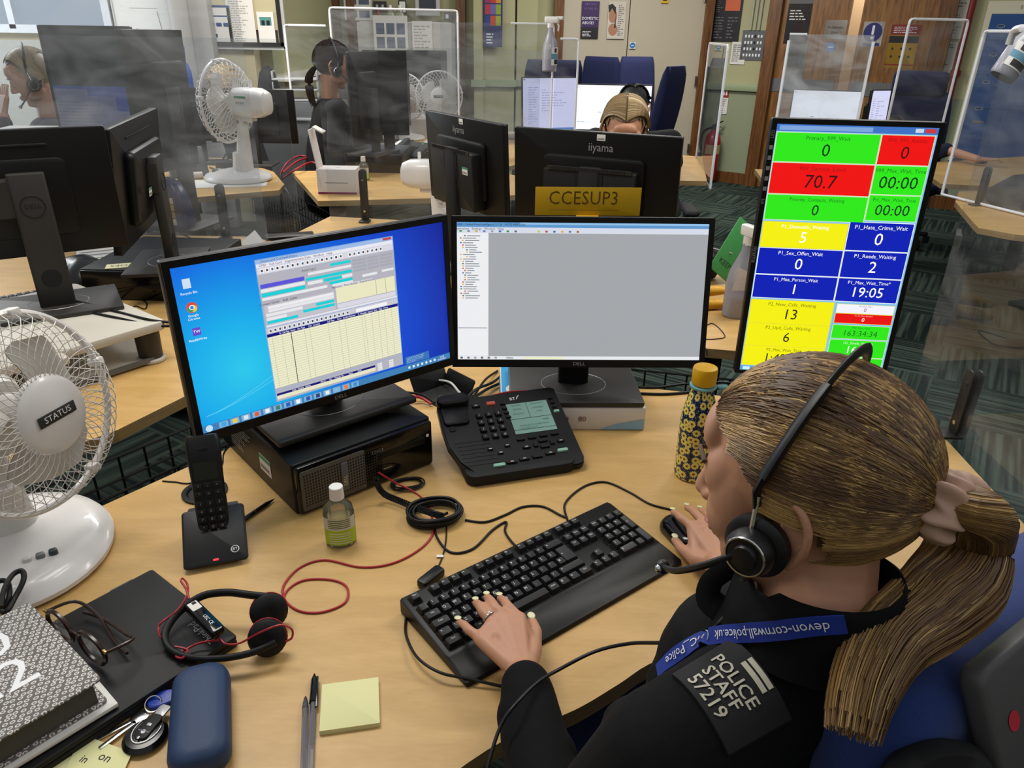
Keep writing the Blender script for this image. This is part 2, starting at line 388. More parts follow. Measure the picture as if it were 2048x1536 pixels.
# ---------------------------------------------------------------- desks
def desk(name, label, poly, loc=(0, 0), legs=(), edge=.028):
    r = thing(name, label, 'desk', (loc[0], loc[1], 0))
    p = [(a-loc[0], b-loc[1]) for a, b in poly]
    mb = MB(DESK); n = len(p)
    mb.add([(a, b, DZ) for a, b in p], [tuple(range(n))]); mb.add([(a, b, DZ-edge) for a, b in p], [tuple(range(n-1, -1, -1))])
    mb.use(DESKE); vs = [(a, b, DZ) for a, b in p]+[(a, b, DZ-edge) for a, b in p]
    mb.add(vs, [(i, i+n, (i+1) % n+n, (i+1) % n) for i in range(n)])
    mb.build('desk_top', r, 0)
    for (a, b) in legs:
        MB(BLKM).at((a-loc[0], b-loc[1], 0)).box((0, 0, (DZ-edge)/2), (.06, .06, DZ-edge)).slab((0, 0, .02), (.5, .07, .03), .02, .005).build('leg', r)
    return r
def ccw(p):
    a = sum(p[i][0]*p[(i+1) % len(p)][1]-p[(i+1) % len(p)][0]*p[i][1] for i in range(len(p)))
    return p if a > 0 else p[::-1]
front = cr([(.93, .80, 0), (.62, .86, 0), (.36, .84, 0), (.22, .79, 0), (.152, .742, 0), (.09, .699, 0), (-.023, .637, 0), (-.13, .53, 0), (-.2, .38, 0), (-.22, .2, 0)], 5)
main = [(q.x, q.y) for q in front]+[(-.75, .2), (-1.15, .62), (-.791, 1.10), (-.602, 1.355), (-.23, 1.85), (-.18, 1.87), (.286, 1.70), (.561, 1.64), (.98, 1.56)]
desk('office_desk', 'beech corner desk under the sunflower bottle, keyboard and two screens', ccw(main), (0, 1), [(-.7, .55), (.75, 1.25), (-.35, 1.5)])
desk('office_desk', 'beech desk carrying the white monitor riser, left beyond the basket gap', ccw([(-1.25, .96), (-.872, 1.429), (-.788, 1.606), (-.55, 1.96), (-.62, 2.1), (-1.02, 2.35), (-.95, 3.02), (-1.15, 3.12), (-2.1, 3.12), (-2.5, 2.3), (-2.3, 1.5)]), (-1.5, 2.2), [(-1.3, 1.3), (-1.5, 2.9)])
desk('office_desk', 'beech desk holding the bananas and the two monitors seen from behind', ccw([(-.97, 3.12), (-.86, 2.85), (-.2, 2.2), (.1, 2.06), (.55, 1.955), (.86, 1.90), (1.0, 2.35), (.86, 2.8), (.5, 2.72), (.15, 2.85), (-.1, 3.15), (-.22, 3.42), (-.88, 3.52)]), (0, 2.6), [(.7, 2.4), (-.5, 3.1)])
desk('office_desk', 'beech desk under the white fan seen from behind, torn corner', ccw([(-2.9, 3.55), (-1.72, 3.88), (-1.30, 4.13), (-1.32, 4.3), (-1.5, 4.7), (-1.80, 5.05), (-2.0, 5.2), (-3.4, 5.2), (-3.6, 4.2)]), (-2.3, 4.6), [(-1.9, 4.4), (-3.1, 4.4)])
desk('office_desk', 'beech desk with the opened white box and a computer lying flat', ccw([(-1.02, 3.86), (-.45, 3.98), (.0, 4.1), (.1, 4.6), (-.45, 5.2), (-.45, 6.3), (-.45, 7.2), (-1.1, 7.2), (-.80, 5.5), (-.84, 4.80), (-1.40, 4.74)]), (-.8, 4.8), [(-.9, 4.5), (-.7, 6.4)])
desk('office_desk', 'beech desk end in front of the fire extinguisher', ccw([(.1, 5.35), (.5, 5.2), (.85, 4.62), (1.17, 4.62), (1.36, 5.6), (.9, 5.9), (.1, 5.9)]), (.9, 5.2), [(1.0, 5.2)])
desk('office_desk', 'beech desk at the right under the hand on a mouse', ccw([(2.62, 4.66), (2.82, 5.45), (3.9, 5.9), (4.3, 4.9), (3.3, 4.5)]), (3.3, 5.1), [(3.5, 5.1)])
desk('office_desk', 'beech desk corner at the right edge with the dark bag', ccw([(2.42, 4.12), (2.24, 3.62), (2.20, 3.50), (2.3, 3.38), (3.2, 3.0), (3.6, 3.9), (3.2, 4.5), (2.6, 4.42)]), (2.8, 3.8), [(2.9, 3.8)])

# cable baskets hanging in the gaps behind the desks
def basket(label, a, b, w, z=.60, d=.16):
    a = V((a[0], a[1], 0)); b = V((b[0], b[1], 0)); L = (b-a).length; r = thing('cable_basket', label, 'cable basket', (a.x, a.y, z), math.atan2((b-a).y, (b-a).x), 'black wire cable baskets')
    mb = MB(BLK); n = int(L/.055)
    for i in range(n+1):
        x = L*i/n; mb.tube([(x, 0, .0), (x, 0, -d), (x, w, -d), (x, w, 0)], .0028, 5)
    for yy, zz in ((0, 0), (0, -.055), (0, -.11), (0, -d), (w, 0), (w, -.055), (w, -.11), (w, -d), (w/2, -d)):
        mb.tube([(0, yy, zz), (L, yy, zz)], .0032, 5)
    mb.build('wire_frame', r)
    return r
basket('black wire basket in the gap behind the cordless phone', (-1.02, .93), (-.40, 1.76), .14, .69)
basket('black wire basket behind the sunflower bottle and centre screen', (.12, 1.79), (.95, 1.61), .12, .70)
basket('black wire basket below the desk with the torn corner', (-1.15, 4.6), (-1.7, 5.4), .2, .5)

# ---------------------------------------------------------------- monitors
def panel_T(hc, tilt=0, y=0): return TR((0, y, hc), (R(90)-tilt, 0, 0))
def sticker(mb, T, x, y, s=1, green=True):
    keep = mb.T; mb.T = T
    mb.use(PAP).slab((x, y, 0), (.034*s, .024*s, .0006), .002, .0001)
    if green: mb.use(mat('sticker_green', '#2f8f5b', .6)).rect(x-.017*s, y+.006*s, x+.017*s, y+.012*s, .0005)
    for k in range(9): mb.use(INK).rect(x-.014*s+k*.003*s, y-.008*s, x-.0125*s+k*.003*s, y-.002*s, .0005)
    mb.T = keep
def monitor(label, loc, yaw, w=.554, h=.323, hc=.3, tilt=0, ui=None, bez=.013, chin=.018, logo='DELL', base=(.30, .20), back=None, stand='flat', group=None, body=BLK, deep=.05, sx=0):
    r = thing('computer_monitor', label, 'monitor', loc, yaw, group); T = panel_T(hc, tilt)
    mb = MB(body); mb.T = T
    mb.slab((0, 0, -.010), (w, h, .02), .006, .003)
    # bezel lip round the display
    mb.use(BLK)
    x0, x1, y0, y1 = -w/2+bez, w/2-bez, -h/2+chin, h/2-bez
    for a, b, c2, d2 in ((-w/2+.001, y1, w/2-.001, h/2-.001), (-w/2+.001, -h/2+.001, w/2-.001, y0), (-w/2+.001, y0, x0, y1), (x1, y0, w/2-.001, y1)):
        mb.box(((a+c2)/2, (b+d2)/2, .0010), (c2-a, d2-b, .003))
    if logo and stand != 'none': mb.text(logo, 0, -h/2+chin*.5, .0105, .0028, SIL, sx=1.15)
    mb.use(body).slab((0, -.01, -.018-deep/2), (w*.62, h*.62, deep), .02, min(.012, deep*.4))
    mb.build('housing', r)
    sc = MB(emi('#101216', .3) if ui is None else emi('#000000', 1)); sc.T = T
    sc.rect(x0, y0, x1, y1, .0004)
    if ui: ui(sc, x0, y0, x1, y1)
    sc.build('screen', r, 0)
    if back: 
        bb = MB(body); back(bb, T, w, h); bb.build('back_cover', r)
    if stand != 'none':
        nk = MB(DGR if stand == 'dell' else BLKM)
        sw = .085 if stand == 'dell' else .07
        nk.at((sx, .045+.02, (hc+.06)/2)).slab((0, 0, 0), (sw, .03, hc+.06), .008, .003)
        nk.at((0, .03, hc), (R(90)-tilt, 0, 0)).box((0, 0, -.02), (.09, .09, .05))
        if stand == 'dell':
            nk.at((sx, .0805, hc-.02), (R(90), 0, PI)).use(BLKM)
            ring = [(.027*math.cos(i*PI/16), .027*math.sin(i*PI/16), 0) for i in range(32)]
            nk.tube(ring, .0013, 5, True); nk.text('DELL', 0, 0, .017, .0006)
            nk.disc((0, -.19, .0006), .024)
        nk.build('stand_neck', r)
        bs = MB(DGR).slab((sx, .05, .006), (base[0], base[1], .012), .006, .003)
        bs.use(SIL).tube([(sx+.075*math.cos(i*PI/20), .05+.06*math.sin(i*PI/20), .0122) for i in range(40)], .0006, 4, True)
        bs.build('stand_base', r)
    return r

# --- screen contents
def lines_ui(sc, x0, y0, x1, y1, n, col, seed=1, mn=.3, mx=.95, z=.0012, th=.35):
    rnd = random.Random(seed); h = (y1-y0)/n
    sc.use(emi(col))
    for i in range(n):
        yb = y0+h*i+h*.3; x = x0; e = x0+(x1-x0)*rnd.uniform(mn, mx)
        while x < e:
            ww = rnd.uniform(.5, 2.2)*h; sc.rect(x, yb, min(x+ww, e), yb+h*th, z); x += ww+h*.4
def dispatch_ui(sc, x0, y0, x1, y1):
    W, Hh = x1-x0, y1-y0
    def q(a, b, c, d, col, z=.0008): sc.use(emi(col)); sc.rect(x0+a*W, y0+b*Hh, x0+c*W, y0+d*Hh, z)
    # wallpaper: blue gradient bands with a light beam
    g = bpy.data.materials.new('desktop_wallpaper'); g.use_nodes = True; nt = g.node_tree; b = nt.nodes['Principled BSDF']
    tc = nt.nodes.new('ShaderNodeTexCoord'); vm = nt.nodes.new('ShaderNodeVectorMath'); vm.operation = 'DISTANCE'
    T = panel_T(.30, .0515); cpt = T @ V((x0+.17*W, y0-.02*Hh, 0)); vm.inputs[1].default_value = cpt
    nt.links.new(tc.outputs['Object'], vm.inputs[0]); r_ = nt.nodes.new('ShaderNodeValToRGB')
    e = r_.color_ramp.elements; e[0].position = 0; e[0].color = lin('#29c7ec'); e[1].position = 1; e[1].color = lin('#0a1f96')
    for p_, c_ in ((.18, '#12aeea'), (.42, '#0b6fe0'), (.68, '#0c49cf')): k = e.new(p_); k.color = lin(c_)
    mr = nt.nodes.new('ShaderNodeMath'); mr.operation = 'MULTIPLY'; mr.inputs[1].default_value = 2.1
    nt.links.new(vm.outputs['Value'], mr.inputs[0]); nt.links.new(mr.outputs[0], r_.inputs[0])
    b.inputs['Base Color'].default_value = (0, 0, 0, 1); nt.links.new(r_.outputs[0], b.inputs['Emission Color']); b.inputs['Emission Strength'].default_value = 1
    sc.use(g); sc.rect(x0, y0, x1, y1, .0006)
    for k in range(2):      # light rays
        pts = [(x0+(.02+.36*t)*W, y0+(.10+(.20+.05*k)*t**1.4)*Hh, .0009) for t in [i/12 for i in range(13)]]
        sc.use(emi('#58cdf0')).tube(pts, .0006, 4, flat=(1, .1))
    # icons
    sc.use(emi('#cfe0ef')).rect(x0+.028*W, y0+.875*Hh, x0+.052*W, y0+.93*Hh, .001)
    ico = [(.04, .76, '#e8483a'), (.04, .64, '#7a4fd0')]
    sc.use(emi('#d94b3d')).disc((x0+.042*W, y0+.765*Hh, .001), .009); sc.use(emi('#f4c430')).disc((x0+.046*W, y0+.758*Hh, .0012), .006)
    sc.use(emi('#2f9e55')).disc((x0+.038*W, y0+.757*Hh, .0013), .005); sc.use(emi('#ffffff')).disc((x0+.042*W, y0+.765*Hh, .0015), .0042); sc.use(emi('#3b7ff0')).disc((x0+.042*W, y0+.765*Hh, .0017), .003)
    q(.03, .60, .055, .645, '#6b45c9')
    for t, yy in (('Recycle Bin', .848), ('Google', .718), ('Chrome', .698), ('Read&Write', .575)): sc.text(t, x0+.042*W, y0+yy*Hh, .0058, .001, emi('#ffffff'))
    sc.text('TW', x0+.0425*W, y0+.622*Hh, .007, .0014, emi('#ffffff'))
    # application window
    wx0, wx1 = .262, .775
    q(wx0-.003, .06, wx1+.003, .965, '#7fa9de', .0009)
    q(wx0, .94, wx1, .96, '#9dbbe6', .0011); q(wx1-.04, .945, wx1-.005, .96, '#c0444c', .0013)
    sc.text('Devon and Cornwall Police', x0+(wx0+.08)*W, y0+.95*Hh, .006, .0014, emi('#24406f'))
    q(wx0, .915, wx1, .938, '#e9e7f0', .0011); sc.text('CMD   Call Card   Supplementary Data   Window   Help', x0+(wx0+.14)*W, y0+.926*Hh, .006, .0014, INKE)
    q(wx0, .875, wx1, .914, '#d9d7de', .0011)
    for k in range(27):
        xx = wx0+.01+k*.0178
        if k in (17, 26): continue
        q(xx, .882, xx+.013, .908, '#f5f3f5', .0013); q(xx+.003, .888, xx+.010, .902, ['#40404a', '#5c5c68', '#3f6a8f'][k % 3], .0015)
    q(wx0, .548, wx1, .874, '#b4b3bd', .0011)
    # fields
    sc.text('Initial Input', x0+.44*W, y0+.85*Hh, .006, .0016, INKE)
    q(.265, .79, .42, .815, '#5b56d6', .0014); q(.265, .765, .42, .785, '#e8e8ec', .0014); q(.265, .738, .42, .760, '#19cfd6', .0014); q(.265, .716, .50, .733, '#e8e8ec', .0014)
    q(.435, .815, .60, .832, '#e6e6ea', .0014); q(.52, .845, .60, .862, '#1fd0d8', .0014); q(.425, .782, .60, .80, '#19cfd6', .0014)
    q(.43, .755, .485, .775, '#e6e6ea', .0014); q(.49, .755, .56, .775, '#19cfd6', .0014); q(.56, .755, .6, .775, '#e6e6ea', .0014); q(.51, .73, .60, .748, '#19cfd6', .0014)
    for k in range(4):
        for c0, c1 in ((.605, .66), (.665, .71), (.715, .77)): q(c0, .778+k*.022, c1, .794+k*.022, '#a9a9b4', .0014)
    q(.64, .735, .70, .752, '#e6e6ea', .0014); q(.72, .742, .77, .757, '#e6e6ea', .0014)
    sc.text('Contact Detail    Add. Caller', x0+.32*W, y0+.695*Hh, .006, .0016, INKE)
    q(.268, .565, .522, .685, '#c3c2cb', .0013); q(.52, .715, .6, .73, '#e2e2e6', .0014)
    for yy, c0, c1, cc in ((.66, .28, .40, '#ececf0'), (.66, .40, .52, '#ececf0'), (.64, .28, .52, '#e6e6ea'), (.615, .27, .40, '#e6e6ea'), (.615, .45, .52, '#19cfd6'), (.59, .27, .34, '#e6e6ea'), (.59, .40, .52, '#19cfd6'), (.569, .27, .38, '#19cfd6')): q(c0, yy, c1, yy+.018, cc, .0015)
    q(.53, .60, .77, .70, '#e9e6c2', .0014); q(.53, .70, .68, .716, '#d6d4da', .0014)
    sc.text('Remarks   Time Stamps   Deployments', x0+.60*W, y0+.707*Hh, .0055, .0016, INKE)
    for xx in (.69, .73): q(xx, .60, xx+.0012, .70, '#6b6b58', .0016)
    q(.265, .55, .775, .562, '#e4e2ea', .0014); q(.53, .565, .77, .595, '#d8d6e0', .0014)
    q(wx0, .508, wx1, .545, '#c9c8d2', .0012)
    for k in range(18): q(.27+k*.017, .513, .283+k*.017, .537, '#efeef2', .0014); q(.273+k*.017, .518, .280+k*.017, .532, '#4a5560', .0016)
    q(.60, .513, .73, .535, '#f2f2f4', .0014)
    # big table
    q(wx0, .145, wx1, .507, '#ecebcb', .0012); q(wx0, .487, wx1, .507, '#15157a', .0014)
    sc.text('Sn  Call Sign  Status    Res Type      Curr  Location              Call Type     Timer   Incident Number     %  Message?  Agency  Duty   Type   Home', x0+.518*W, y0+.497*Hh, .0048, .0017, emi('#ffffff'), sx=.80)
    sc.use(emi('#8d8d74'))
    for k in range(22): sc.rect(x0+wx0*W, y0+(.15+k*.0153)*Hh, x0+wx1*W, y0+(.15+k*.0153)*Hh+.00035, .0014)
    for xx in (.278, .312, .395, .415, .485, .528, .552, .62, .632, .66, .69, .715, .745): sc.rect(x0+xx*W, y0+.15*Hh, x0+xx*W+.0004, y0+.487*Hh, .0015)
    q(.345, .15, .3475, .487, '#222222', .0016); q(wx0, .135, wx1, .15, '#b4b3bd', .0014)
    q(wx0, .064, wx1, .132, '#b4b3bd', .0012); q(wx0+.002, .075, .655, .10, '#e6e4c6', .0014); q(wx0+.002, .10, .655, .115, '#15157a', .0014)
    sc.text('Origin   Distance   Address                      District        City      Postcode  Sec            Name            Check', x0+.458*W, y0+.108*Hh, .0045, .0017, emi('#ffffff'), sx=.75)
    for k in range(8): q(.665+.05*(k % 2), .068+.014*(k//2), .685+.05*(k % 2), .079+.014*(k//2), '#e6e6ea', .0015)
    # taskbar
    q(0, 0, 1, .045, '#3f7fb8', .001); sc.use(emi('#bfe3f5')).disc((x0+.022*W, y0+.022*Hh, .0013), .0062)
    cols = ['#3aa5e8', '#f0c94a', '#d9e6ef', '#e05a3c', '#e8eef2', '#3f7f6a', '#2a5fb8', '#f2f2f2', '#2a56b0', '#3c3f7c', '#e9e9e9', '#88b4d8', '#e8784a', '#3d8fd0']
    for k, cc in enumerate(cols): q(.055+k*.038, .004, .085+k*.038, .041, '#7fb0d6', .0012); q(.063+k*.038, .009, .078+k*.038, .036, cc, .0014)
    for k in range(7): q(.80+k*.02, .014, .809+k*.02, .03, '#e8f0f5', .0012)
    sc.text('15:28', x0+.96*W, y0+.030*Hh, .0048, .0013, emi('#ffffff')); sc.text('21/06/2022', x0+.96*W, y0+.014*Hh, .0045, .0013, emi('#ffffff'))
    q(.79, .05, .90, .105, '#3a72b8', .0011); lines_ui(sc, x0+.795*W, y0+.055*Hh, x0+.89*W, y0+.1*Hh, 4, '#9cc0e4', 4)
INKE = emi('#23232c')
def grey_ui(sc, x0, y0, x1, y1):
    W, Hh = x1-x0, y1-y0
    def q(a, b, c, d, col, z=.0008): sc.use(emi(col)); sc.rect(x0+a*W, y0+b*Hh, x0+c*W, y0+d*Hh, z)
    q(0, 0, 1, 1, '#e3e7ee', .0006); q(0, .965, 1, 1, '#5f97cc', .0009); q(.25, .985, 1, 1, '#8fbfe6', .0010)
    sc.text('ADMIN USER - Unified Force Intelligence 2.1.26 - MCISS MERCURY', x0+.115*W, y0+.983*Hh, .0062, .0012, INKE, sx=.95)
    q(0, .925, 1, .965, '#d5dbe8', .0009); sc.text('File   Operations   Settings   Window   Help', x0+.075*W, y0+.954*Hh, .0065, .0012, INKE)
    for k, cc in enumerate(['#3d9a5a', '#7d8796', '#d9a93c', '#5a7fb8', '#99a2ad', '#4a6fb0', '#2e8f4e', '#5c6a7c', '#c9c24a', '#c14a4a', '#3d73b0', '#e0b040', '#6b7c90', '#a86a3a']): q(.01+k*.031+(.06 if k > 7 else 0), .931, .02+k*.031+(.06 if k > 7 else 0), .944, cc, .0011)
    q(.125, .025, 1, .925, '#a3a6aa', .0008); q(0, .03, .123, .925, '#eceef1', .0009)
    rnd = random.Random(5); yy = .905
    for k in range(28):
        ind = rnd.choice([.012, .02, .028, .036]); yy = .90-k*.0165
        q(ind, yy, ind+.007, yy+.009, rnd.choice(['#e0b84a', '#e0b84a', '#5a6f9a', '#c9563c', '#6b6f75']), .0011); q(ind+.012, yy+.001, ind+.012+rnd.uniform(.022, .06), yy+.007, '#7f838a', .0011)
    q(.003, .235, .12, .24, '#8a8e96', .0011); q(0, 0, 1, .025, '#e6e9ed', .0009); q(.27, .004, .44, .018, '#ecebc0', .0011)
    for k in range(6): q(.01+k*.028, .006, .02+k*.028, .02, ['#5b5f66', '#6d7178', '#9aa0a8'][k % 3], .0011)
    q(.20, .005, .226, .02, '#c9ccd2', .0011); sc.text('Desktop', x0+.213*W, y0+.0125*Hh, .0045, .0013, INKE)
def wall_ui(sc, x0, y0, x1, y1):
    W, Hh = x1-x0, y1-y0
    def q(a, b, c, d, col, z=.0008): sc.use(emi(col)); sc.rect(x0+a*W, y0+b*Hh, x0+c*W, y0+d*Hh, z)
    q(0, 0, 1, 1, '#8fc7ee', .0006); q(0, .975, 1, 1, '#3f72c4', .0009); q(.02, .979, .6, .995, '#7ea6dc', .0011)
    q(.86, .981, .91, .995, '#c8d8ea', .0011); q(.92, .981, .985, .995, '#cc3a3a', .0011)
    GRN, REDC, YEL, BLU = '#2fe81a', '#f01010', '#f5f010', '#0a20b4'; D1, WH = emi('#123a1c'), emi('#ffffff')
    tiles = [(.01, .865, .655, .97, GRN, 'Primary_999_Wait', '0', .044, '#157a1a', '#10351a'), (.665, .865, .985, .97, REDC, '999_999_Awaits', '0', .044, '#a80c0c', '#3a1010'),
        (.01, .745, .655, .86, REDC, '999_Service_Level', '70.7', .044, '#a80c0c', '#3a1010'), (.665, .755, .985, .86, GRN, '999_Max_Wait_Time', '00:00', .05, '#157a1a', '#10351a'),
        (.01, .645, .655, .74, GRN, 'Priority_Contacts_Waiting', '0', .04, '#157a1a', '#10351a'), (.665, .655, .985, .75, GRN, 'Pri_Max_Wait_Time', '00:00', .044, '#157a1a', '#10351a'),
        (.01, .535, .565, .635, YEL, 'P1_Domestic_Waiting', '5', .05, '#ffffff', '#ffffff'), (.575, .535, .985, .645, BLU, 'P1_Hate_Crime_Wait', '0', .044, '#ffffff', '#ffffff'),
        (.01, .425, .565, .53, BLU, 'P1_Sex_Offen_Wait', '0', .044, '#ffffff', '#ffffff'), (.575, .425, .985, .53, BLU, 'P1_Roads_Waiting', '2', .044, '#ffffff', '#ffffff'),
        (.01, .325, .565, .42, BLU, 'P1_Miss_Person_Wait', '1', .04, '#ffffff', '#ffffff'), (.575, .325, .985, .42, BLU, 'P1_Max_Wait_Time*', '19:05', .04, '#ffffff', '#ffffff'),
        (.01, .215, .575, .315, YEL, 'P2_New_Calls_Waiting', '13', .036, '#6b6a14', '#2c2c10'), (.01, .115, .575, .213, YEL, 'P2_Upd_Calls_Waiting', '6', .036, '#6b6a14', '#2c2c10'), (.01, .025, .575, .113, YEL, 'P2_Max_Wait_Time', '1:42:18', .032, '#6b6a14', '#2c2c10'),
        (.60, .275, .985, .312, '#f4f4ff', '999_Abnd_Offers', '0', .014, '#8a4a9a', '#a0307a'), (.60, .232, .985, .272, '#e81010', 'P1_Pri_Max_Abandon', '0', .014, '#ffb0b0', '#ffffff'),
        (.60, .165, .985, .222, GRN, '999_Max_Wait', '163:34:34', .022, '#157a1a', '#157a1a'), (.60, .085, .985, .158, GRN, '101_Emails_Waiting', '1685', .026, '#d8ffd0', '#ffffff'), (.60, .025, .985, .080, GRN, '101_Emails_Waiting', '214', .02, '#d8ffd0', '#ffffff')]
    q(.585, .157, .985, .318, '#7cc0ee', .0007)
    for a, b, c, d, col, t, n, sz, tc_, nc in tiles:
        q(a-.004, b-.002, c+.004, d+.002, '#d9efb0' if col in (GRN, REDC) else ('#ffffff' if col == BLU else '#e0d840'), .0009); q(a, b, c, d, col, .0011)
        hh = (d-b)*Hh; sc.text(t, x0+(a+c)/2*W, y0+d*Hh-hh*.17, min(.0125, hh*.2), .0015, emi(tc_), shear=.0); sc.text(n, x0+(a+c)/2*W, y0+(b+(d-b)*.40)*Hh, min(sz*.9, hh*.62), .0015, emi(nc), shear=.05)
    q(0, 0, 1, .02, '#4aa0d8', .0013); q(.02, .003, .07, .017, '#d0f0ff', .0015); q(.11, .003, .3, .017, '#8accf0', .0015)
def doc_ui(sc, x0, y0, x1, y1, bg='#d5d6f4', fg='#a7a8cc', seed=3):
    W, Hh = x1-x0, y1-y0
    sc.use(emi(bg)).rect(x0, y0, x1, y1, .0006); sc.use(emi('#5f8ad0')).rect(x0, y0, x1, y0+.035*Hh, .0009); sc.use(emi('#3a4a80')).rect(x0+.01*W, y0+.96*Hh, x0+.04*W, y0+.985*Hh, .0009)
    lines_ui(sc, x0+.1*W, y0+.1*Hh, x0+.3*W, y0+.85*Hh, 16, fg, seed); lines_ui(sc, x0+.35*W, y0+.35*Hh, x0+.9*W, y0+.8*Hh, 9, fg, seed+1, .1, .9)
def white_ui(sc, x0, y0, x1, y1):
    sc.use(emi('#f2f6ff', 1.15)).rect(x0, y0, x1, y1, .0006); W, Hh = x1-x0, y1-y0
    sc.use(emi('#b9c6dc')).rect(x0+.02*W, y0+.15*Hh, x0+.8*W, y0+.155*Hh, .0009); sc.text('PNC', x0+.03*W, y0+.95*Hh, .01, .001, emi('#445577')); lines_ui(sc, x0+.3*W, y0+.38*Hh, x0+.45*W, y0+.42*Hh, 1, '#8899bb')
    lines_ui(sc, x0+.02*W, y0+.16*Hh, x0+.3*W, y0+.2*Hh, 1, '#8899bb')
def reflection_ui(sc, x0, y0, x1, y1):  # reflection of a desktop and paper on the glossy panel, painted as dim glow
    W, Hh = x1-x0, y1-y0
    def q(a, b, c, d, col, z=.0008): sc.use(emi(col)); sc.rect(x0+a*W, y0+b*Hh, x0+c*W, y0+d*Hh, z)
    q(0, 0, 1, 1, '#1d2124', .0006); q(0, .0, .93, .62, '#26376e', .0008); q(.7, .0, .93, .3, '#16598c', .0009)
    q(0, .2, .72, .55, '#50546a', .001); q(0, .28, .4, .60, '#565a6c', .0011); q(.6, .25, .86, .45, '#5b5e72', .0012)
    lines_ui(sc, x0+.02*W, y0+.2*Hh, x0+.68*W, y0+.52*Hh, 14, '#3f4356', 8, .4, .9, .0014)
    q(.3, 0, .62, .16, '#9a9a96', .001)
    sc.use(emi('#2e4a78')).add([(x0+.5*W, y0, .0012), (x0+.58*W, y0, .0012), (x0+.54*W, y0+.13*Hh, .0012)], [(0, 1, 2)])

def slots_back(mb, T, w, h):
    mb.T = T; mb.use(BLKM).slab((0, h*.38, -.0215), (w*.5, .006, .003), .002, .001)
def dell_back(mb, T, w, h):
    slots_back(mb, T, w, h); sticker(mb, T @ TR((0, 0, -.071), (0, PI, 0)), -.13, -.02)
def iiyama_back(full, seed=0):
    def f(mb, T, w, h):
        B = T @ TR((0, 0, -.0205), (0, PI, 0)); keep = mb.T; mb.T = B      # local: looking at the back, x to the right, +z outwards
        mb.use(mat('back_cover_plastic', '#131313', .5)).slab((.0, -.045, .027), (.30, .20, .05), .006, .004)
        mb.use(DGR).box((0, .058, .054), (.27, .012, .004))
        mb.use(BLKM)
        for k in range(40): mb.box((-.12+k*.006, .058, .0565), (.0022, .010, .001))
        mb.use(SIL); mb.text('iiyama', -.02 if not full else .02, .117, .036, .0012, SIL, sx=.9)
        sticker(mb, B, .02 if full else .0, .147, .8, False)
        sticker(mb, B @ TR((0, 0, .053)), .10, -.005, 1.1)
        mb.T = keep
    return f
def at_panel(x, y, base_z, zc): return (x, y, base_z), zc-base_z
# main desk
loc, hc = at_panel(-.3395, 1.2955, DZ+.118, 1.0455)
monitor('left large monitor with blue desktop and call-card window, on the computer', loc, .7142, hc=hc, tilt=.0515, ui=dispatch_ui)
loc, hc = at_panel(.1447, 1.5108, DZ+.058, 1.0349)
monitor('centre monitor with plain grey window, standing on a ream of paper', loc, .0318, hc=hc, tilt=.188, ui=grey_ui)
loc, hc = at_panel(.6598, 1.505, DZ, 1.1253)
mp = monitor('upright monitor of green, red, yellow and blue call tiles', loc, -.1002, .325, .54, hc, .0302, wall_ui, bez=.011, chin=.009, logo=None, base=(.22, .2))
pm = MB(SIL); pm.T = panel_T(hc, .0302)
for k, (t, yy) in enumerate((('LED', .24), ('IPS', .11))): pm.text(t, -.325/2+.0055, yy, .009, .003, SIL, rot=R(90))
for yy in (.215, .195, .175, .155, .135): pm.rect(-.325/2+.002, yy-.004, -.325/2+.009, yy+.004, .003)
pm.text('iiyama', -.325/2+.0055, .0, .014, .003, SIL, rot=R(-90)); pm.build('bezel_print', mp, 0)
# monitors seen from behind
t = monitor('wide black monitor seen from behind, nearer the yellow sign', (.255, 2.42, DZ), PI-.388, .54, .325, 1.1018-DZ, .06, None, logo=None, back=iiyama_back(True), base=(.25, .22), deep=.02)
t = monitor('black monitor turned aside, seen from behind left of the yellow sign', (-.175, 2.80, DZ), PI-.969, .54, .325, 1.10-DZ, .05, None, logo=None, back=iiyama_back(False), base=(.25, .22), deep=.02)
t = monitor('black monitor back on the white riser with round logo on its grey stand', (-1.33, 1.91, DZ+.112), PI+.56, hc=1.14-DZ-.112, tilt=.04, back=dell_back, stand='dell', logo=None, base=(.30, .22), deep=.012, sx=-.075)
t = monitor('turned black monitor with white label, seen edge-on left of the blue desktop', (-1.19, 2.36, DZ+.10), -1.355, .60, .35, hc=1.115-DZ-.10, tilt=.10, back=dell_back, stand='dell', logo=None, base=(.30, .22), deep=.03)
q1 = Y(163, 50, 3.32)
t = monitor('tall upright monitor showing a dim reflected desktop behind the far-left screens', (q1.x, 3.32, DZ), -.05, .39, .60, 1.535-.30-DZ, .03, reflection_ui, logo=None, base=(.3, .25))
q1 = Y(288, 55, 3.32)
t = monitor('upright dark monitor turned away beside the tall dim one', (q1.x+.0, 3.34, DZ), PI+1.33, .37, .56, 1.525-.28-DZ, .03, None, logo=None, stand='dell', base=(.3, .25))
t = monitor('wide monitor back with round logo on its stand, behind the black phone', (-1.68, 4.98, DZ), PI+.02, .554, .323, 1.185-.16-DZ, .0, back=dell_back, logo=None, stand='dell', base=(.25, .2), deep=.03)
q1 = Y(425, 178, 5.0)
t = monitor('wide dark monitor seen through the fan guard', (q1.x-.12, 5.05, DZ), PI-.08, .554, .323, 1.185-.16-DZ, 0, logo=None, base=(.25, .2), deep=.03)
q1 = Y(728, 105, 4.75)
t = monitor('upright monitor turned edge-on above the flat computer', (q1.x-.02, 4.75, DZ+.115), PI+1.2, .325, .52, 1.42-.26-DZ-.115, .0, logo=None, base=(.3, .2), deep=.02, stand='plain')
q1 = Y(768, 101, 5.0)
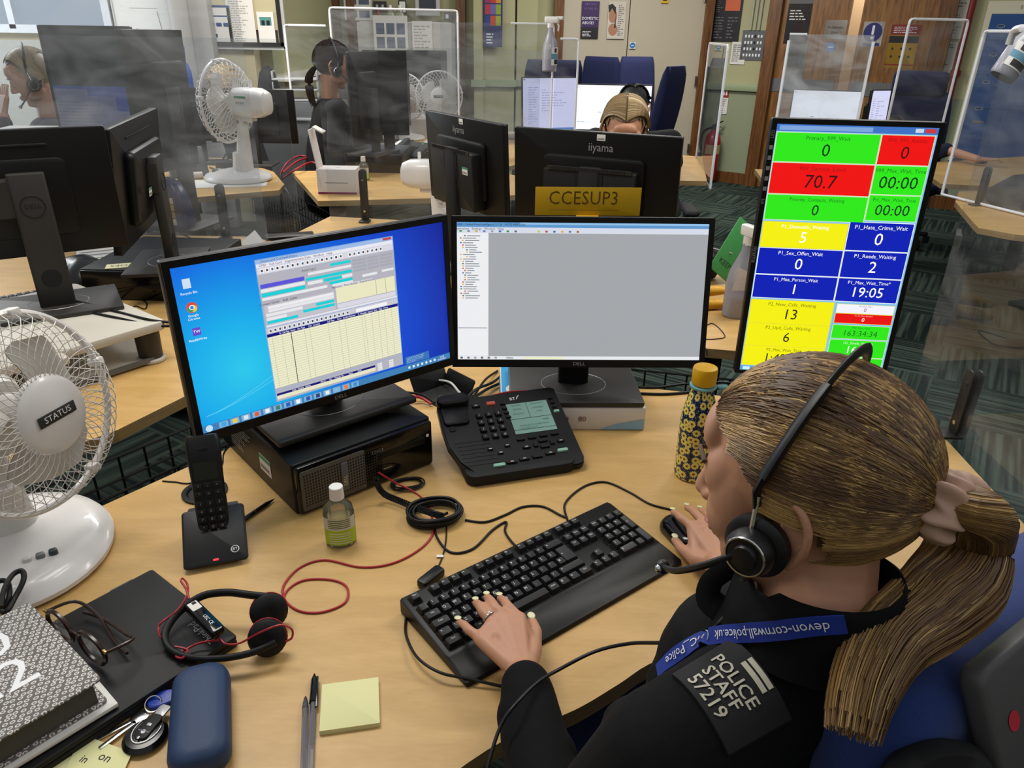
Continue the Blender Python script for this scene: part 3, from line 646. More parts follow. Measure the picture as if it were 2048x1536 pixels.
t = monitor('upright dark monitor face in front of the white cupboard', (q1.x, 5.0, DZ), .1, .27, .50, 1.42-.25-DZ, .0, logo=None, base=(.3, .2))
q1 = Y(842, 104, 6.95)
t = monitor('wide black monitor in front of the white cupboard papers', (q1.x, 6.95, DZ), PI+.1, .44, .36, 1.38-.18-DZ, .0, logo=None, base=(.2, .2))
t = monitor('lilac lit monitor with a document, below the hanging spray bottle', (.235, 5.6, DZ), .35, .42, .36, 1.054-DZ+.02, .08, doc_ui, bez=.008, chin=.01, base=(.25, .2))
t = monitor('bright white monitor behind the blonde and dark heads', (.671, 5.47, DZ), -.05, .53, .31, 1.066-DZ, .08, white_ui, bez=.008, chin=.012, base=(.25, .2))
t = monitor('bright white monitor seen through the perspex above the tile display', (1.86, 4.75, DZ), -.25, .40, .26, 1.12-DZ, .05, white_ui, bez=.006, chin=.01, base=(.25, .2))  # stands in for the reflection of a lit screen in the perspex
t = monitor('narrow lilac monitor at the right edge of that perspex sheet', (2.16, 4.7, DZ), .3, .14, .28, 1.12-DZ, .05, doc_ui, bez=.006, chin=.01, base=(.12, .12))
desk('office_desk', 'beech desk hidden behind the tall tile display', ccw([(1.5, 4.5), (2.35, 4.4), (2.5, 4.9), (1.6, 5.1)]), (2, 4.7), [(2, 4.7)])
q1 = Y(653, 165, 5.0)
t = monitor('lit white monitor in front of the dark-haired person in black', (q1.x+.20, 6.1, DZ), -.5, .40, .38, 1.0-DZ+.06, .0, white_ui, bez=.006, chin=.01, base=(.25, .2))
# ---------------------------------------------------------------- computers under the screens
def pc(label, loc, rz, L=.40, W=.30, Hh=.105, front=True, notes=True):
    r = thing('desktop_computer', label, 'computer', loc, rz)
    MB(BLK).slab((0, 0, Hh/2), (L, W, Hh), .006, .003).build('case', r)
    f = MB(BLKG); f.at((-L*.0, -W/2-.004, Hh/2), (R(90), 0, 0)); f.slab((0, 0, 0), (L*.98, Hh*.94, .012), .006, .003)
    gm = mat('mesh_grille', '#5d5953', .45, .3)
    if not front:
        f.use(SIL).rect(-L*.3, 0, -L*.26, .002, .0065).rect(-L*.3, -.012, -L*.24, -.010, .0065); f.build('front_panel', r); return r
    f.use(gm).slab((-L*.25, -.002, .006), (L*.44, Hh*.80, .004), .004, .001)
    f.use(BLKM)
    for i in range(30):
        for j in range(11): f.rect(-L*.45+i*.0055, -.034+j*.0062, -L*.45+i*.0055+.0032, -.034+j*.0062+.0036, .0082)
    f.use(GREY).slab((-L*.18, 0, .009), (.014, .06, .004), .002, .001); f.text('DELL', -L*.18, -.008, .010, .0115, CHR, rot=R(90))
    f.text('DVD', .02, .025, .012, .0065, SIL); f.use(BLK).slab((L*.25, .012, .006), (L*.36, .014, .002), .002, .0005)
    f.use(SIL).rect(.03, -.02, .05, -.018, .0065); f.use(mat('led_white', '#ffffff', .3)).disc((L*.45, .02, .0067), .0035, 12)
    f.build('front_panel', r)
    if notes:
        s = MB(); sticker(s, TR((-L/2-.0006, -.055, Hh*.45), (R(90), 0, R(-90))), 0, 0, 1.5)
        s.at((-L/2-.0006, .06, Hh*.55), (R(90), 0, R(-90))); lines_mb(s, -.055, -.035, .055, .035, 13, SIL, 3)
        s.build('side_labels', r, 0)
    return r
def lines_mb(mb, x0, y0, x1, y1, n, m, seed=1, mn=.4, mx=1, z=.0005, th=.4):
    rnd = random.Random(seed); h = (y1-y0)/n; mb.use(m)
    for i in range(n):
        x = x0; e = x0+(x1-x0)*rnd.uniform(mn, mx)
        while x < e:
            w_ = rnd.uniform(.6, 2.4)*h; mb.rect(x, y0+h*i+h*.3, min(x+w_, e), y0+h*(i+.3+th), z); x += w_+h*.4
# main computer: long front face from px (600,1030) to (865,925)
a, b = P(597, 1033, DZ), P(866, 925, DZ); pa = math.atan2(b.y-a.y, b.x-a.x); L = (b-a).length
nrm = V((-math.sin(pa), math.cos(pa), 0)); c = (a+b)/2+nrm*.185
pc('black desktop computer lying under the left large monitor, mesh front', (c.x, c.y, DZ), pa, L, .36, .105)
pc('black desktop computer behind, lying flat with a handwritten note', (-1.205, 2.50, DZ), -.03, .37, .42, .10, front=False, notes=False)
c = P(740, 343, DZ)
pc('black desktop computer lying flat behind the sanitiser bottle, cream label', (-.88, 4.93, DZ), -.0, .36, .40, .115, front=False, notes=False)
nt = MB(mat('handwritten_card', '#d6d1a8', .8)); nt.slab((0, 0, .0008), (.10, .05, .0016), .002, .0003); nt.text('COES', 0, 0, .03, .0018, INK, rot=PI)
q = P(225, 502, .83); tag(nt.build('name_card'), 'cream card reading COES lying on the computer behind', 'card', None, (-1.275, 2.335, .8305), .35)

# white riser
r = thing('monitor_riser', 'off-white plastic monitor riser with dark round feet on the left desk', 'monitor riser', (-1.27, 1.88, DZ), 0)
rp = [P(350, 655, .84), P(195, 775, .84)]
RY = math.atan2(.8, .6); r.rotation_euler = (0, 0, RY-PI/2+.0)
OFW = mat('aged_white_plastic', '#bdb8ab', .5)
m_ = MB(OFW).slab((0, 0, .10), (.50, .42, .024), .02, .004); m_.slab((.27, -.09, .10), (.05, .07, .018), .01, .003); m_.build('top_shelf', r)
MB(OFW).slab((0, 0, .008), (.46, .40, .014), .02, .003).use(GREY).box((.235, 0, .014), (.008, .34, .01)).build('bottom_shelf', r)
for x in (-.21, .21):
    for y in (-.17, .17):
        MB(DGR).cyl((x, y, .012), .030, .078, 20, .032, .002).use(OFW).cyl((x, y, 0), .036, .012, 20, e=.003).build('foot', r)
r.location = (-1.235, 1.80, DZ)

# reams of paper under the centre monitor
rm = MB(mat('ream_wrapper', '#d9d4cf', .45, bump=.3, bscale=25)); rm.slab((0, 0, .028), (.325, .225, .056), .004, .003)
BLUE = mat('wrapper_blue', '#2f8fc4', .4)
rm.use(BLUE).at((-.1635, 0, .028), (R(90), 0, R(-90))).rect(-.112, -.027, .112, .027, .0005)
rm.use(PAP).add([(.02, -.026, .001), (.09, -.026, .001), (.05, .012, .001)], [(0, 1, 2)]); rm.disc((-.03, .01, .001), .02, 20)
rm.at((0, 0, .0566)).use(BLUE).rect(-.16, -.11, -.10, .11, 0); rm.use(PAP).disc((-.115, -.02, .0006), .035, 24)
rm.text('PAPER', .115, .0, .034, .0004, BLUE, rot=R(-85)); rm.at((0, -.1132, .028), (R(90), 0, 0)).text('A4', -.02, .0, .018, .0005, mat('print_maroon', '#7c3a34', .6)); rm.text('80', .02, .0, .018, .0005)
rm.use(mat('wrapper_pale_blue', '#8db6d2', .5)).add([(.06, -.026, .0005), (.16, -.026, .0005), (.16, .0, .0005), (.1, -.012, .0005)], [(0, 1, 2, 3)])
tag(rm.build('ream_of_paper'), 'ream of copier paper in white and blue wrapper under the centre monitor', 'paper ream', None, (.135, 1.575, DZ), .03)

# ---------------------------------------------------------------- desk telephone
def key_mb(m, w, d, h, ins=.0016, r=.0015):
    k = MB(m)
    k.loft([[(x, y, z) for x, y in rrect(w-2*i, d-2*i, r, 2)] for z, i in ((0, 0), (h*.75, ins*.6), (h, ins))])
    return k
A_ = P(873, 812, DZ+.10); B_ = P(1098, 790, DZ+.115)
r = thing('desk_telephone', 'black desk telephone with green display in front of the paper ream', 'telephone', (-.004, 1.352, DZ), .30)
r.scale = (1.04, 1.04, 1.04)
PT = TR((0, 0, .052), (R(22), 0, 0)); PW, PD = .262, .215
mb = MB(BLK); mb.T = PT
out = [(-.131, .085), (-.125, .10), (-.10, .108), (-.05, .108), (-.04, .10), (.118, .103), (.126, .098), (.131, -.085), (.126, -.1), (.118, -.104), (-.055, -.108), (-.085, -.10), (-.115, -.06), (-.129, -.02), (-.132, .03)]
out = ccw(out); mb.prism(out, -.012, .0, 0); mb.prism([(x*.985, y*.985) for x, y in out], 0, .004)
mb.use(BLKM).at((0, 0, 0)).slab((-.0, -.02, .012), (.22, .16, .022), .02, .003); mb.slab((0, .06, .035), (.2, .06, .07), .01, .004)
mb.build('base', r)
h_ = MB(BLK); h_.T = PT; h_.slab((-.098, .090, .010), (.066, .03, .022), .014, .006); h_.slab((-.10, .055, .006), (.052, .05, .008), .01, .003); h_.use(BLKM)
for k in range(7): h_.slab((-.082+.003*k*.6, -.015-.0095*k, .0043), (.066, .0012, .0006), .0004, .0002)
h_.cyl((-.112, .022, .004), .0065, .002, 16); h_.build('speaker_grille', r)
LCD = mat('lcd_green', '#7fa598', .3); LCDI = mat('lcd_ink', '#4e6e72', .5)
d_ = MB(LCD); d_.T = PT; d_.rect(.010, -.012, .098, .068, .0046); d_.use(INK)
d_.rect(.010, .026, .098, .0268, .005); d_.rect(.052, .0268, .0528, .068, .005); d_.rect(.010, -.003, .098, -.0022, .005)
for a_, b_, t_ in ((.031, .062, 'DIVERT'), (.031, .052, 'REDIAL'), (.031, .040, 'Directory'), (.075, .062, 'CONTACT'), (.075, .051, 'HANDSET'), (.075, .041, '15/06'), (.082, .018, 'FREE'), (.055, .008, 'Devon & Cornwall Police'), (.04, .001, 'LOGGED OUT')): d_.text(t_, a_, b_, .006, .005, LCDI)
d_.build('display', r, 0)
for i in range(4):
    for j in range(3):
        k = key_mb(BLK, .0145, .0125, .005); k.text('123456789*0#'[i*3+j], 0, 0, .008, .0052, SIL)
        o = k.build('number_key', r); o.matrix_local = PT @ TR((-.052+j*.020, .046-i*.0185, .004))
for i, (x, y, w_, d__, m) in enumerate([(-.052, .074, .017, .0095, BLK), (-.020, .076, .019, .0095, mat('key_salmon', '#cf5a48', .4)), (.004, .071, .011, .006, BLK), (.005, .058, .011, .006, BLK), (.006, .046, .011, .006, BLK), (.007, .034, .011, .006, BLK),
      (.108, .071, .010, .006, BLK), (.109, .058, .010, .006, BLK), (.110, .046, .010, .006, BLK), (.111, .034, .012, .007, mat('key_mint', '#86b7a0', .4)),
      (.016, -.026, .018, .007, BLK), (.040, -.025, .018, .007, BLK), (.064, -.024, .018, .007, BLK), (.088, -.023, .018, .007, BLK), (.022, -.047, .017, .007, BLK), (.095, -.043, .016, .007, BLK),
      (.059, -.036, .020, .008, BLK), (.059, -.051, .020, .008, BLK), (.042, -.044, .010, .012, BLK), (.077, -.043, .010, .012, BLK), (-.050, -.040, .012, .006, BLK), (-.015, -.037, .012, .006, BLK), (-.032, -.052, .012, .006, BLK),
      (-.042, -.080, .024, .008, mat('key_mint')), (-.016, -.077, .022, .008, BLK), (.010, -.074, .022, .008, BLK), (.037, -.072, .022, .009, BLK), (.065, -.069, .022, .008, BLK), (.092, -.066, .022, .008, mat('key_mint'))]):
    k = key_mb(m, w_, d__, .0035, .001); 
    if i in (0, 14, 15, 20, 21, 22, 24, 25, 27, 28): k.use(SIL).rect(-.003, -.0012, .003, .0012, .0037)
    o = k.build('function_key', r); o.matrix_local = PT @ TR((x, y, .004))
lg = MB(); lg.T = PT; lg.text('BT', .028, .0815, .011, .0046, mat('white_print', '#e8e8e8', .5)); lg.tube([(.036, .079, .005), (.040, .086, .005), (.043, .088, .005)], .0011, 5); l2 = MB(emi('#ff2a50', 2)); l2.T = PT; l2.disc((-.045, -.092, .0046), .0022, 10); l2.build('status_light', r, 0)
lg.use(RED).tube(cr([(-.01, .1045, -.004), (.03, .109, -.004), (.07, .106, -.004)], 5), .002, 5); lg.build('logo_print', r, 0)

# ---------------------------------------------------------------- cordless phone in its cradle
r = thing('cordless_phone', 'black cordless handset standing in its cradle beside the sanitiser bottle', 'telephone', (-.503, 1.028, DZ), .34)
r.scale = (1.1, 1.1, 1.08)
cb = MB(BLK); cb.at((0, -.012, .030), (R(28), 0, 0)).slab((0, 0, 0), (.092, .098, .007), .006, .003)
cb.at((0, 0, 0)).prism(ccw([(-.04, .03), (.04, .03), (.036, .045), (-.036, .045)]), 0, .05); cb.use(mat('white_print')).at((0, -.012, .030), (R(28), 0, 0))
cb.tube([(.028+.0055*math.cos(i*PI/8), -.030+.0055*math.sin(i*PI/8), .0040) for i in range(16)], .0007, 4, True); cb.text('BT', .028, -.03, .006, .0041)
cb.use(emi('#ff3040', 1.5)).slab((.0, -.042, .0036), (.008, .003, .001), .001, .0002); cb.build('cradle', r)
hs = MB(BLK); HT = TR((0, .004, .030), (R(64), 0, 0)); hs.T = HT
hs.loft([[(x*w_, y*d_+yo, z) for x, y in rrect(1, 1, .3, 4)] for z, w_, d_, yo in []] or [[(x, y, 0) for x, y in rrect(.01, .01, .003)]]*2)
hs = MB(BLK); hs.T = TR((0, .0, .022), (R(-22), 0, 0))
hs.loft([[(x, y+yo, z) for x, y in rrect(w_, d_, .008, 4)] for z, w_, d_, yo in ((0, .036, .014, 0), (.004, .044, .020, 0), (.05, .047, .022, -.001), (.095, .047, .022, 0), (.13, .050, .023, .002), (.152, .050, .020, .003), (.160, .044, .012, .004))])
hs.build('handset', r)
FT = TR((0, -.0118, .022+.0), (R(90-22+0), 0, 0))
FT = TR((0, 0, .022), (R(-22), 0, 0)) @ TR((0, -.0118, 0), (R(90), 0, 0))
sc = MB(mat('dark_lcd', '#23261f', .2)); sc.T = FT; sc.rect(-.017, .092, .017, .120, .0004); sc.use(BLKM).slab((0, .14, .0), (.014, .0035, .001), .0015, .0003); sc.build('display', r, 0)
for i in range(6):
    for j in range(3):
        k = key_mb(BLKM, .0115, .0075, .0016, .0006)
        s_ = ('<->', '^o>', '123', '456', '789', '*0#')[i][j]; k.text(s_, 0, 0, .0058, .0017, mat('key_print_dim', '#8a8a88', .6))
        o = k.build('key', r); o.matrix_local = FT @ TR(((j-1)*.0135, .083-i*.0125-(.003 if i > 1 else 0), .0002))

# ---------------------------------------------------------------- keyboard
k0, k1 = P(797, 1199, DZ+.03), P(1217, 998, DZ+.03)
ka = math.atan2(k1.y-k0.y, k1.x-k0.x)-.012; KL = (k1-k0).length*.985; kc = (k0+k1)/2
KD = .182; kn = V((math.sin(ka), -math.cos(ka), 0))
kb = thing('keyboard', 'black full-size keyboard with palm rest under the hand with the ring', 'keyboard', (kc.x, kc.y, DZ), ka)
def kz(y): return .028+.085*y if y > -.13 else .017+.12*(y+.13)
body = MB(BLK)
prof = [(0, .002), (0, .027), (-.006, .0285), (-.128, .0165), (-.134, .0155), (-.168, .012), (-.180, .008), (-.182, .002)]
def krow(x, dx=0): return [(x, y, z) for y, z in prof]
xs = [-KL/2, -KL/2+.003, KL/2-.003, KL/2]
rings = []
for i, x in enumerate(xs):
    rings.append([(x, y*(1 if i in (1, 2) else .985)-(0 if i in (1, 2) else .001), z-(.002 if i in (0, 3) and z > .01 else 0)) for y, z in prof])
body.loft(rings); body.use(BLKM)
slope = math.atan2(.012, .122)
U_ = .01905; KS = (KL-.016)/(22.6*U_); U_ *= KS
KT = TR((-KL/2+.008, -.007, .0287), (slope, 0, 0))
body.T = KT
for x0, x1, y0, y1 in ((0, 1, 0, 1), (1.9, 6, 0, 1), (6.4, 10.5, 0, 1), (10.9, 15, 0, 1), (15.3, 18.3, 0, 1), (0, 15, 1.35, 6.35), (15.3, 18.3, 1.35, 3.35), (16.3, 17.3, 4.35, 5.35), (15.3, 18.3, 5.35, 6.35), (18.6, 22.6, 1.35, 6.35), (18.6, 22.6, 0.2, 1.2)):
    if (x0, y0) == (18.6, .2): continue
    body.slab(((x0+x1)/2*U_, -(y0+y1)/2*U_, .0), ((x1-x0)*U_, (y1-y0)*U_, .0012), .001, .0004)
body.use(mat('led_white')).disc((18.2*U_*1.0, -.2*U_, .0008), .0012, 8); body.build('case', kb)
KEYM = mat('keycap_black', '#111112', .38)
def keycap(x, y, w=1, h=1, t='', sz=.0052):
    sz *= 1.2
    W_, H_ = w*U_-.0012, h*U_-.0012; k = MB(KEYM)
    k.loft([[(px, py+oy, z) for px, py in rrect(W_-2*i, H_-2*i, .0015, 2)] for z, i, oy in ((0, 0, 0), (.0065, .0021, .0006), (.0080, .0027, .0008), (.0078, .0045, .0008))])
    if t: k.text(t, -W_*.5+.0062 if len(t) < 3 else 0, .0022, sz, .0082, mat('key_print', '#dededc', .6))
    o = k.build('key', kb); o.matrix_local = KT @ TR(((x+w/2)*U_, -(y+h/2)*U_, .0006))
keycap(0, 0, t='Esc', sz=.0038)
for i in range(12): keycap(1.9+i+(.5 if i > 3 else 0)+(.5 if i > 7 else 0)-(.0), 0, t='F%d' % (i+1), sz=.0036)
for i, t in enumerate(('PrtSc', 'ScrLk', 'Pause')): keycap(15.3+i, 0, t=t, sz=.0028)
rows = [[(1, c) for c in '`1234567890-=']+[(2, '<')], [(1.5, 'Tab')]+[(1, c) for c in 'QWERTYUIOP[]'], [(1.75, 'Caps')]+[(1, c) for c in "ASDFGHJKL;'#"], [(1.25, '^')]+[(1, c) for c in '\\ZXCVBNM,./']+[(2.75, '^')],
        [(1.5, 'Ctrl'), (1.15, ''), (1.2, 'Alt'), (6.3, ''), (1.2, 'AltGr'), (1.15, '#'), (1.15, '='), (1.35, 'Ctrl')]]
for r_, row in enumerate(rows):
    x = 0
    for w_, t in row: keycap(x, 1.35+r_, w_, 1, t, .0034 if len(t) > 1 else .0056); x += w_
keycap(13.5, 2.35, 1.5, 2, '<')
for i, t in enumerate(('Ins', 'Home', 'PgUp', 'Del', 'End', 'PgDn')): keycap(15.3+i % 3, 1.35+i//3, 1, 1, t, .003)
keycap(16.3, 4.35, t='^'); 
for i in range(3): keycap(15.3+i, 5.35, t='<v>'[i])
for i, t in enumerate(('Num', '/', '*', '-')): keycap(18.6+i, 1.35, t=t, sz=.0034 if i == 0 else .005)
for i, t in enumerate('789456123'): keycap(18.6+i % 3, 2.35+i//3, t=t)
keycap(18.6, 5.35, 2, 1, '0'); keycap(20.6, 5.35, t='.'); keycap(21.6, 2.35, 1, 2, '+'); keycap(21.6, 4.35, 1, 2, '')

# ---------------------------------------------------------------- fans
FANM = mat('fan_guard_white', '#cfcac4', .35)
BLADE = mat('fan_blade_white', '#c9c5be', .4)
def fan(label, loc, rz, R_=.165, n=46, hz=.34, head_yaw=0, tilt=0, detail=True, group=None, badge=True, off=(0, 0), bs=1.0):
    r = thing('desk_fan', label, 'fan', loc, rz, group)
    HT = TR((off[0], off[1], hz), (tilt, 0, head_yaw))
    # base
    b_ = MB(WHT); b_.lathe([(0.001, 0), (.125*bs, 0), (.133*bs, .006), (.134*bs, .014), (.128*bs, .024), (.105*bs, .034), (.07, .040), (.05, .046), (.001, .048)], 48, sy=1.12)
    b_.lathe([(.046, .03), (.044, .06), (.04, .085), (.036, .12)], 28, (0, .03, 0), sy=.85)
    b_.build('base', r)
    for k in range(3): MB(mat(['button_white', 'button_grey', 'button_dark'][k], ['#cfccc6', '#77797a', '#3f464c'][k], .4)).slab((.018+.018*k, -.085, .037), (.013, .012, .016), .004, .003).build('speed_button', r)
    tx = MB(); [tx.text('012'[k], .018+.018*k, -.108, .010, .0335, INK) for k in range(3)]; tx.build('speed_numbers', r, 0)
    st = MB(WHT); st.loft([[(x, y+oy, z) for x, y in rrect(w_, d_, .012, 4)] for z, w_, d_, oy in ((.04, .078, .05, .04), (.12, .062, .042, .05), (.20, .05, .036, .058), (hz-.05, .045, .034, .06))]); st.use(CHR).at((.024, .06, hz-.075), (0, R(90), 0)).cyl((0, 0, 0), .006, .004, 12); st.build('stand', r)
    mo = MB(WHT); mo.T = HT @ TR((0, .0, 0), (R(-90), 0, 0))
    mo.loft([[(x, y, z) for x, y in rrect(w_, h2, min(w_, h2)*.35, 5)] for z, w_, h2 in ((.035, .085, .095), (.05, .105, .115), (.10, .112, .12), (.16, .105, .115), (.19, .085, .09), (.198, .06, .06))])
    mo.T = HT; mo.cyl((0, .12, .055), .006, .012, 12).cyl((0, .12, .067), .0075, .022, 14, .006); mo.slab((0, .09, -.06), (.05, .06, .03), .01, .004)
    sticker(mo, HT @ TR((.0565, .10, .01), (R(90), 0, R(90))), 0, 0, 1.6)
    mo.build('motor_housing', r)
    # blades: three broad paddles
    for k in range(3):
        bl = MB(BLADE); g = []
        for i in range(9):
            t = i/8; rr = .03+(R_*.80-.03)*t; half = .28+.62*math.sin(min(1, t*1.15)*PI*.62)*(.85 if t > .8 else 1)
            if t > .8: half *= max(.25, 1-((t-.8)/.2)**2*.75)
            row = []
            for j in range(9):
                a = (j/8-.5)*2*half*(.9) + .25*t; row.append((rr*math.cos(a), rr*math.sin(a), .012*math.sin((j/8-.5)*2.2)))
            g.append(row)
        vs = [p for row in g for p in row]; fs = [(i*9+j, i*9+j+1, i*9+j+10, i*9+j+9) for i in range(8) for j in range(8)]
        bl.T = HT @ TR((0, -.005, 0), (R(90), 0, 0)) @ M.Rotation(2*PI*k/3+.55, 4, 'Z'); bl.add(vs, fs)
        bl.add([(x, y, z-.002) for x, y, z in vs], [f[::-1] for f in fs]); bl.build('blade', r, 60)
    hb = MB(BLADE); hb.T = HT @ TR((0, 0, 0), (R(90), 0, 0)); hb.lathe([(.001, .02), (.03, .018), (.034, .0), (.034, -.02)], 24); hb.build('blade_hub', r)
    # guard: crossed spiral wires front and back, rim
    def guard(front):
        g = MB(FANM); g.T = HT @ TR((0, -.01, 0), (R(90), 0, 0)); sgn = 1 if front else -1
        r0 = .058 if front else .05; dep = .052 if front else .06; wr = .0007 if detail else .0013; k_ = 11
        for s_ in (1, -1):
            for i in range(n):
                pts = []
                for j in range(k_):
                    t = j/(k_-1); rr = r0+(R_-r0)*t**.8; a = 2*PI*i/n+s_*(.62*t if front else .5*t)
                    z = sgn*dep*math.sqrt(max(0, 1-((rr-r0)/(R_-r0))**3.2))
                    pts.append((rr*math.cos(a), rr*math.sin(a), z))
                g.tube(pts, wr, 3 if not detail else 4)
        g.build('front_guard' if front else 'rear_guard', r, 80)
    guard(True); guard(False)
    rim = MB(WHT); rim.T = HT @ TR((0, -.01, 0), (R(90), 0, 0)); rim.tube([(R_*math.cos(i*PI/36), R_*math.sin(i*PI/36), 0) for i in range(72)], .0055, 8, True)
    for a in (.15, 1.3, 2.7, 3.9, 5.2): rim.slab((R_*math.cos(a), R_*math.sin(a), 0), (.018, .014, .02), .003, .002)
    rim.build('rim', r)
    ce = MB(WHT); ce.T = HT @ TR((0, -.01, 0), (R(90), 0, 0)); ce.lathe([(.001, .060), (.05, .058), (.060, .052), (.062, .045), (.001, .044)], 40)
    if badge: ce.use(DGR).slab((0, 0, .061), (.068, .017, .0012), .001, .0003); ce.text('STATUS', 0, 0, .0135, .0622, mat('white_print'), sx=1.05)
    ce.build('centre_badge', r)
    return r
fan('large white desk fan at the left with dark badge and buttons on its base', (-.83, .995, DZ), .62, .155, 46, .268, .70, R(-8), off=(.066, -.04), bs=1.12)
f2 = fan('white desk fan seen from behind, motor toward the camera right', (-1.62, 4.42, DZ), -1.95, .165, 34, .325, .1, 0, False, badge=False)
f2.scale = (1.32, 1.32, 1.32)
q1 = Y(878, 192, 6.0)
fan('white desk fan facing out in front of the white cupboard', (q1.x, 6.02, DZ), .0, .175, 34, q1.z-DZ, 0, 0, False)
q1 = Y(812, 195, 6.3)
fan('white desk fan partly hidden behind the front-facing fan', (q1.x, 6.3, DZ), PI-.5, .175, 34, q1.z-DZ, 0, 0, False, badge=False)
q1 = Y(852, 350, 3.2)
fan('white desk fan hidden behind the left black monitor, motor showing', (q1.x+.09, 3.22, DZ), -PI/2-.1+PI, .15, 26, q1.z-DZ, 0, 0, False, badge=False)

# ---------------------------------------------------------------- sanitiser and other bottles
CLR = clear_mat('clear_plastic', (.96, .96, .92), .1, .10, '#d8d6c0')
LIME = mat('lime_label', '#a6c322', .5)
def sanit(label, loc, rz=0, s=1, group=None):
    r = thing('sanitiser_bottle', label, 'bottle', loc, rz, group)
    MB(CLR).lathe([(.001, 0), (.021*s, .001), (.024*s, .004), (.0245*s, .06*s), (.022*s, .072*s), (.012*s, .083*s), (.010*s, .088*s), (.001, .088*s)], 24, sy=.75).build('bottle', r)
    MB(clear_mat('sanitiser_gel', (.90, .90, .78), .1, .22, '#b9b68c')).lathe([(.001, .003), (.0225*s, .004), (.0228*s, .052*s), (.001, .052*s)], 20, sy=.72).build('gel', r)
    l = MB(LIME); ang = [R(200+i*14) for i in range(11)]
    l.add([(.0251*s*math.cos(a), .0251*s*.76*math.sin(a), z) for z in (.008*s, .036*s) for a in ang], [(i, i+1, i+12, i+11) for i in range(10)])
    l.use(mat('label_pale', '#c4c4b4', .6)).add([(.0252*s*math.cos(a), .0252*s*.76*math.sin(a), z) for z in (.036*s, .058*s) for a in ang], [(i, i+1, i+12, i+11) for i in range(10)])
    l.use(mat('label_print', '#5b6a2a', .6))
    for k in range(5): l.add([(.0254*s*math.cos(a), .0254*s*.76*math.sin(a), z) for z in ((.040+.0035*k)*s, (.0415+.0035*k)*s) for a in ang[2:9]], [(i, i+1, i+8, i+7) for i in range(6)])
    l.use(PAP)
    for k in range(5): l.add([(.0254*s*math.cos(a), .0254*s*.76*math.sin(a), z) for z in ((.011+.0045*k)*s, (.0125+.0045*k)*s) for a in ang[2:9]], [(i, i+1, i+8, i+7) for i in range(6)])
    l.build('label', r)
    MB(WHT).cyl((0, 0, .086*s), .0115*s, .022*s, 24, .0108*s, .001).build('cap', r)
    return r
sanit('clear sanitiser bottle with lime label and white cap beside the red cable', (-.293, 1.045, DZ), .2, 1.08)
q = P(729, 360, DZ); sanit('clear sanitiser bottle with lime label beside the opened white box', (q.x, q.y, DZ), 0, 1.25)
q1 = Y(783, 38, 8.35); q2 = Y(792, 38, 8.35)
sanit('left one of two small sanitiser bottles on the white cupboard', (q1.x, 8.3, 1.60), 0, 1.45); sanit('right one of two small sanitiser bottles on the white cupboard', (q2.x+.05, 8.3, 1.60), 0, 1.45)
q = P(1112/1, 520, DZ)
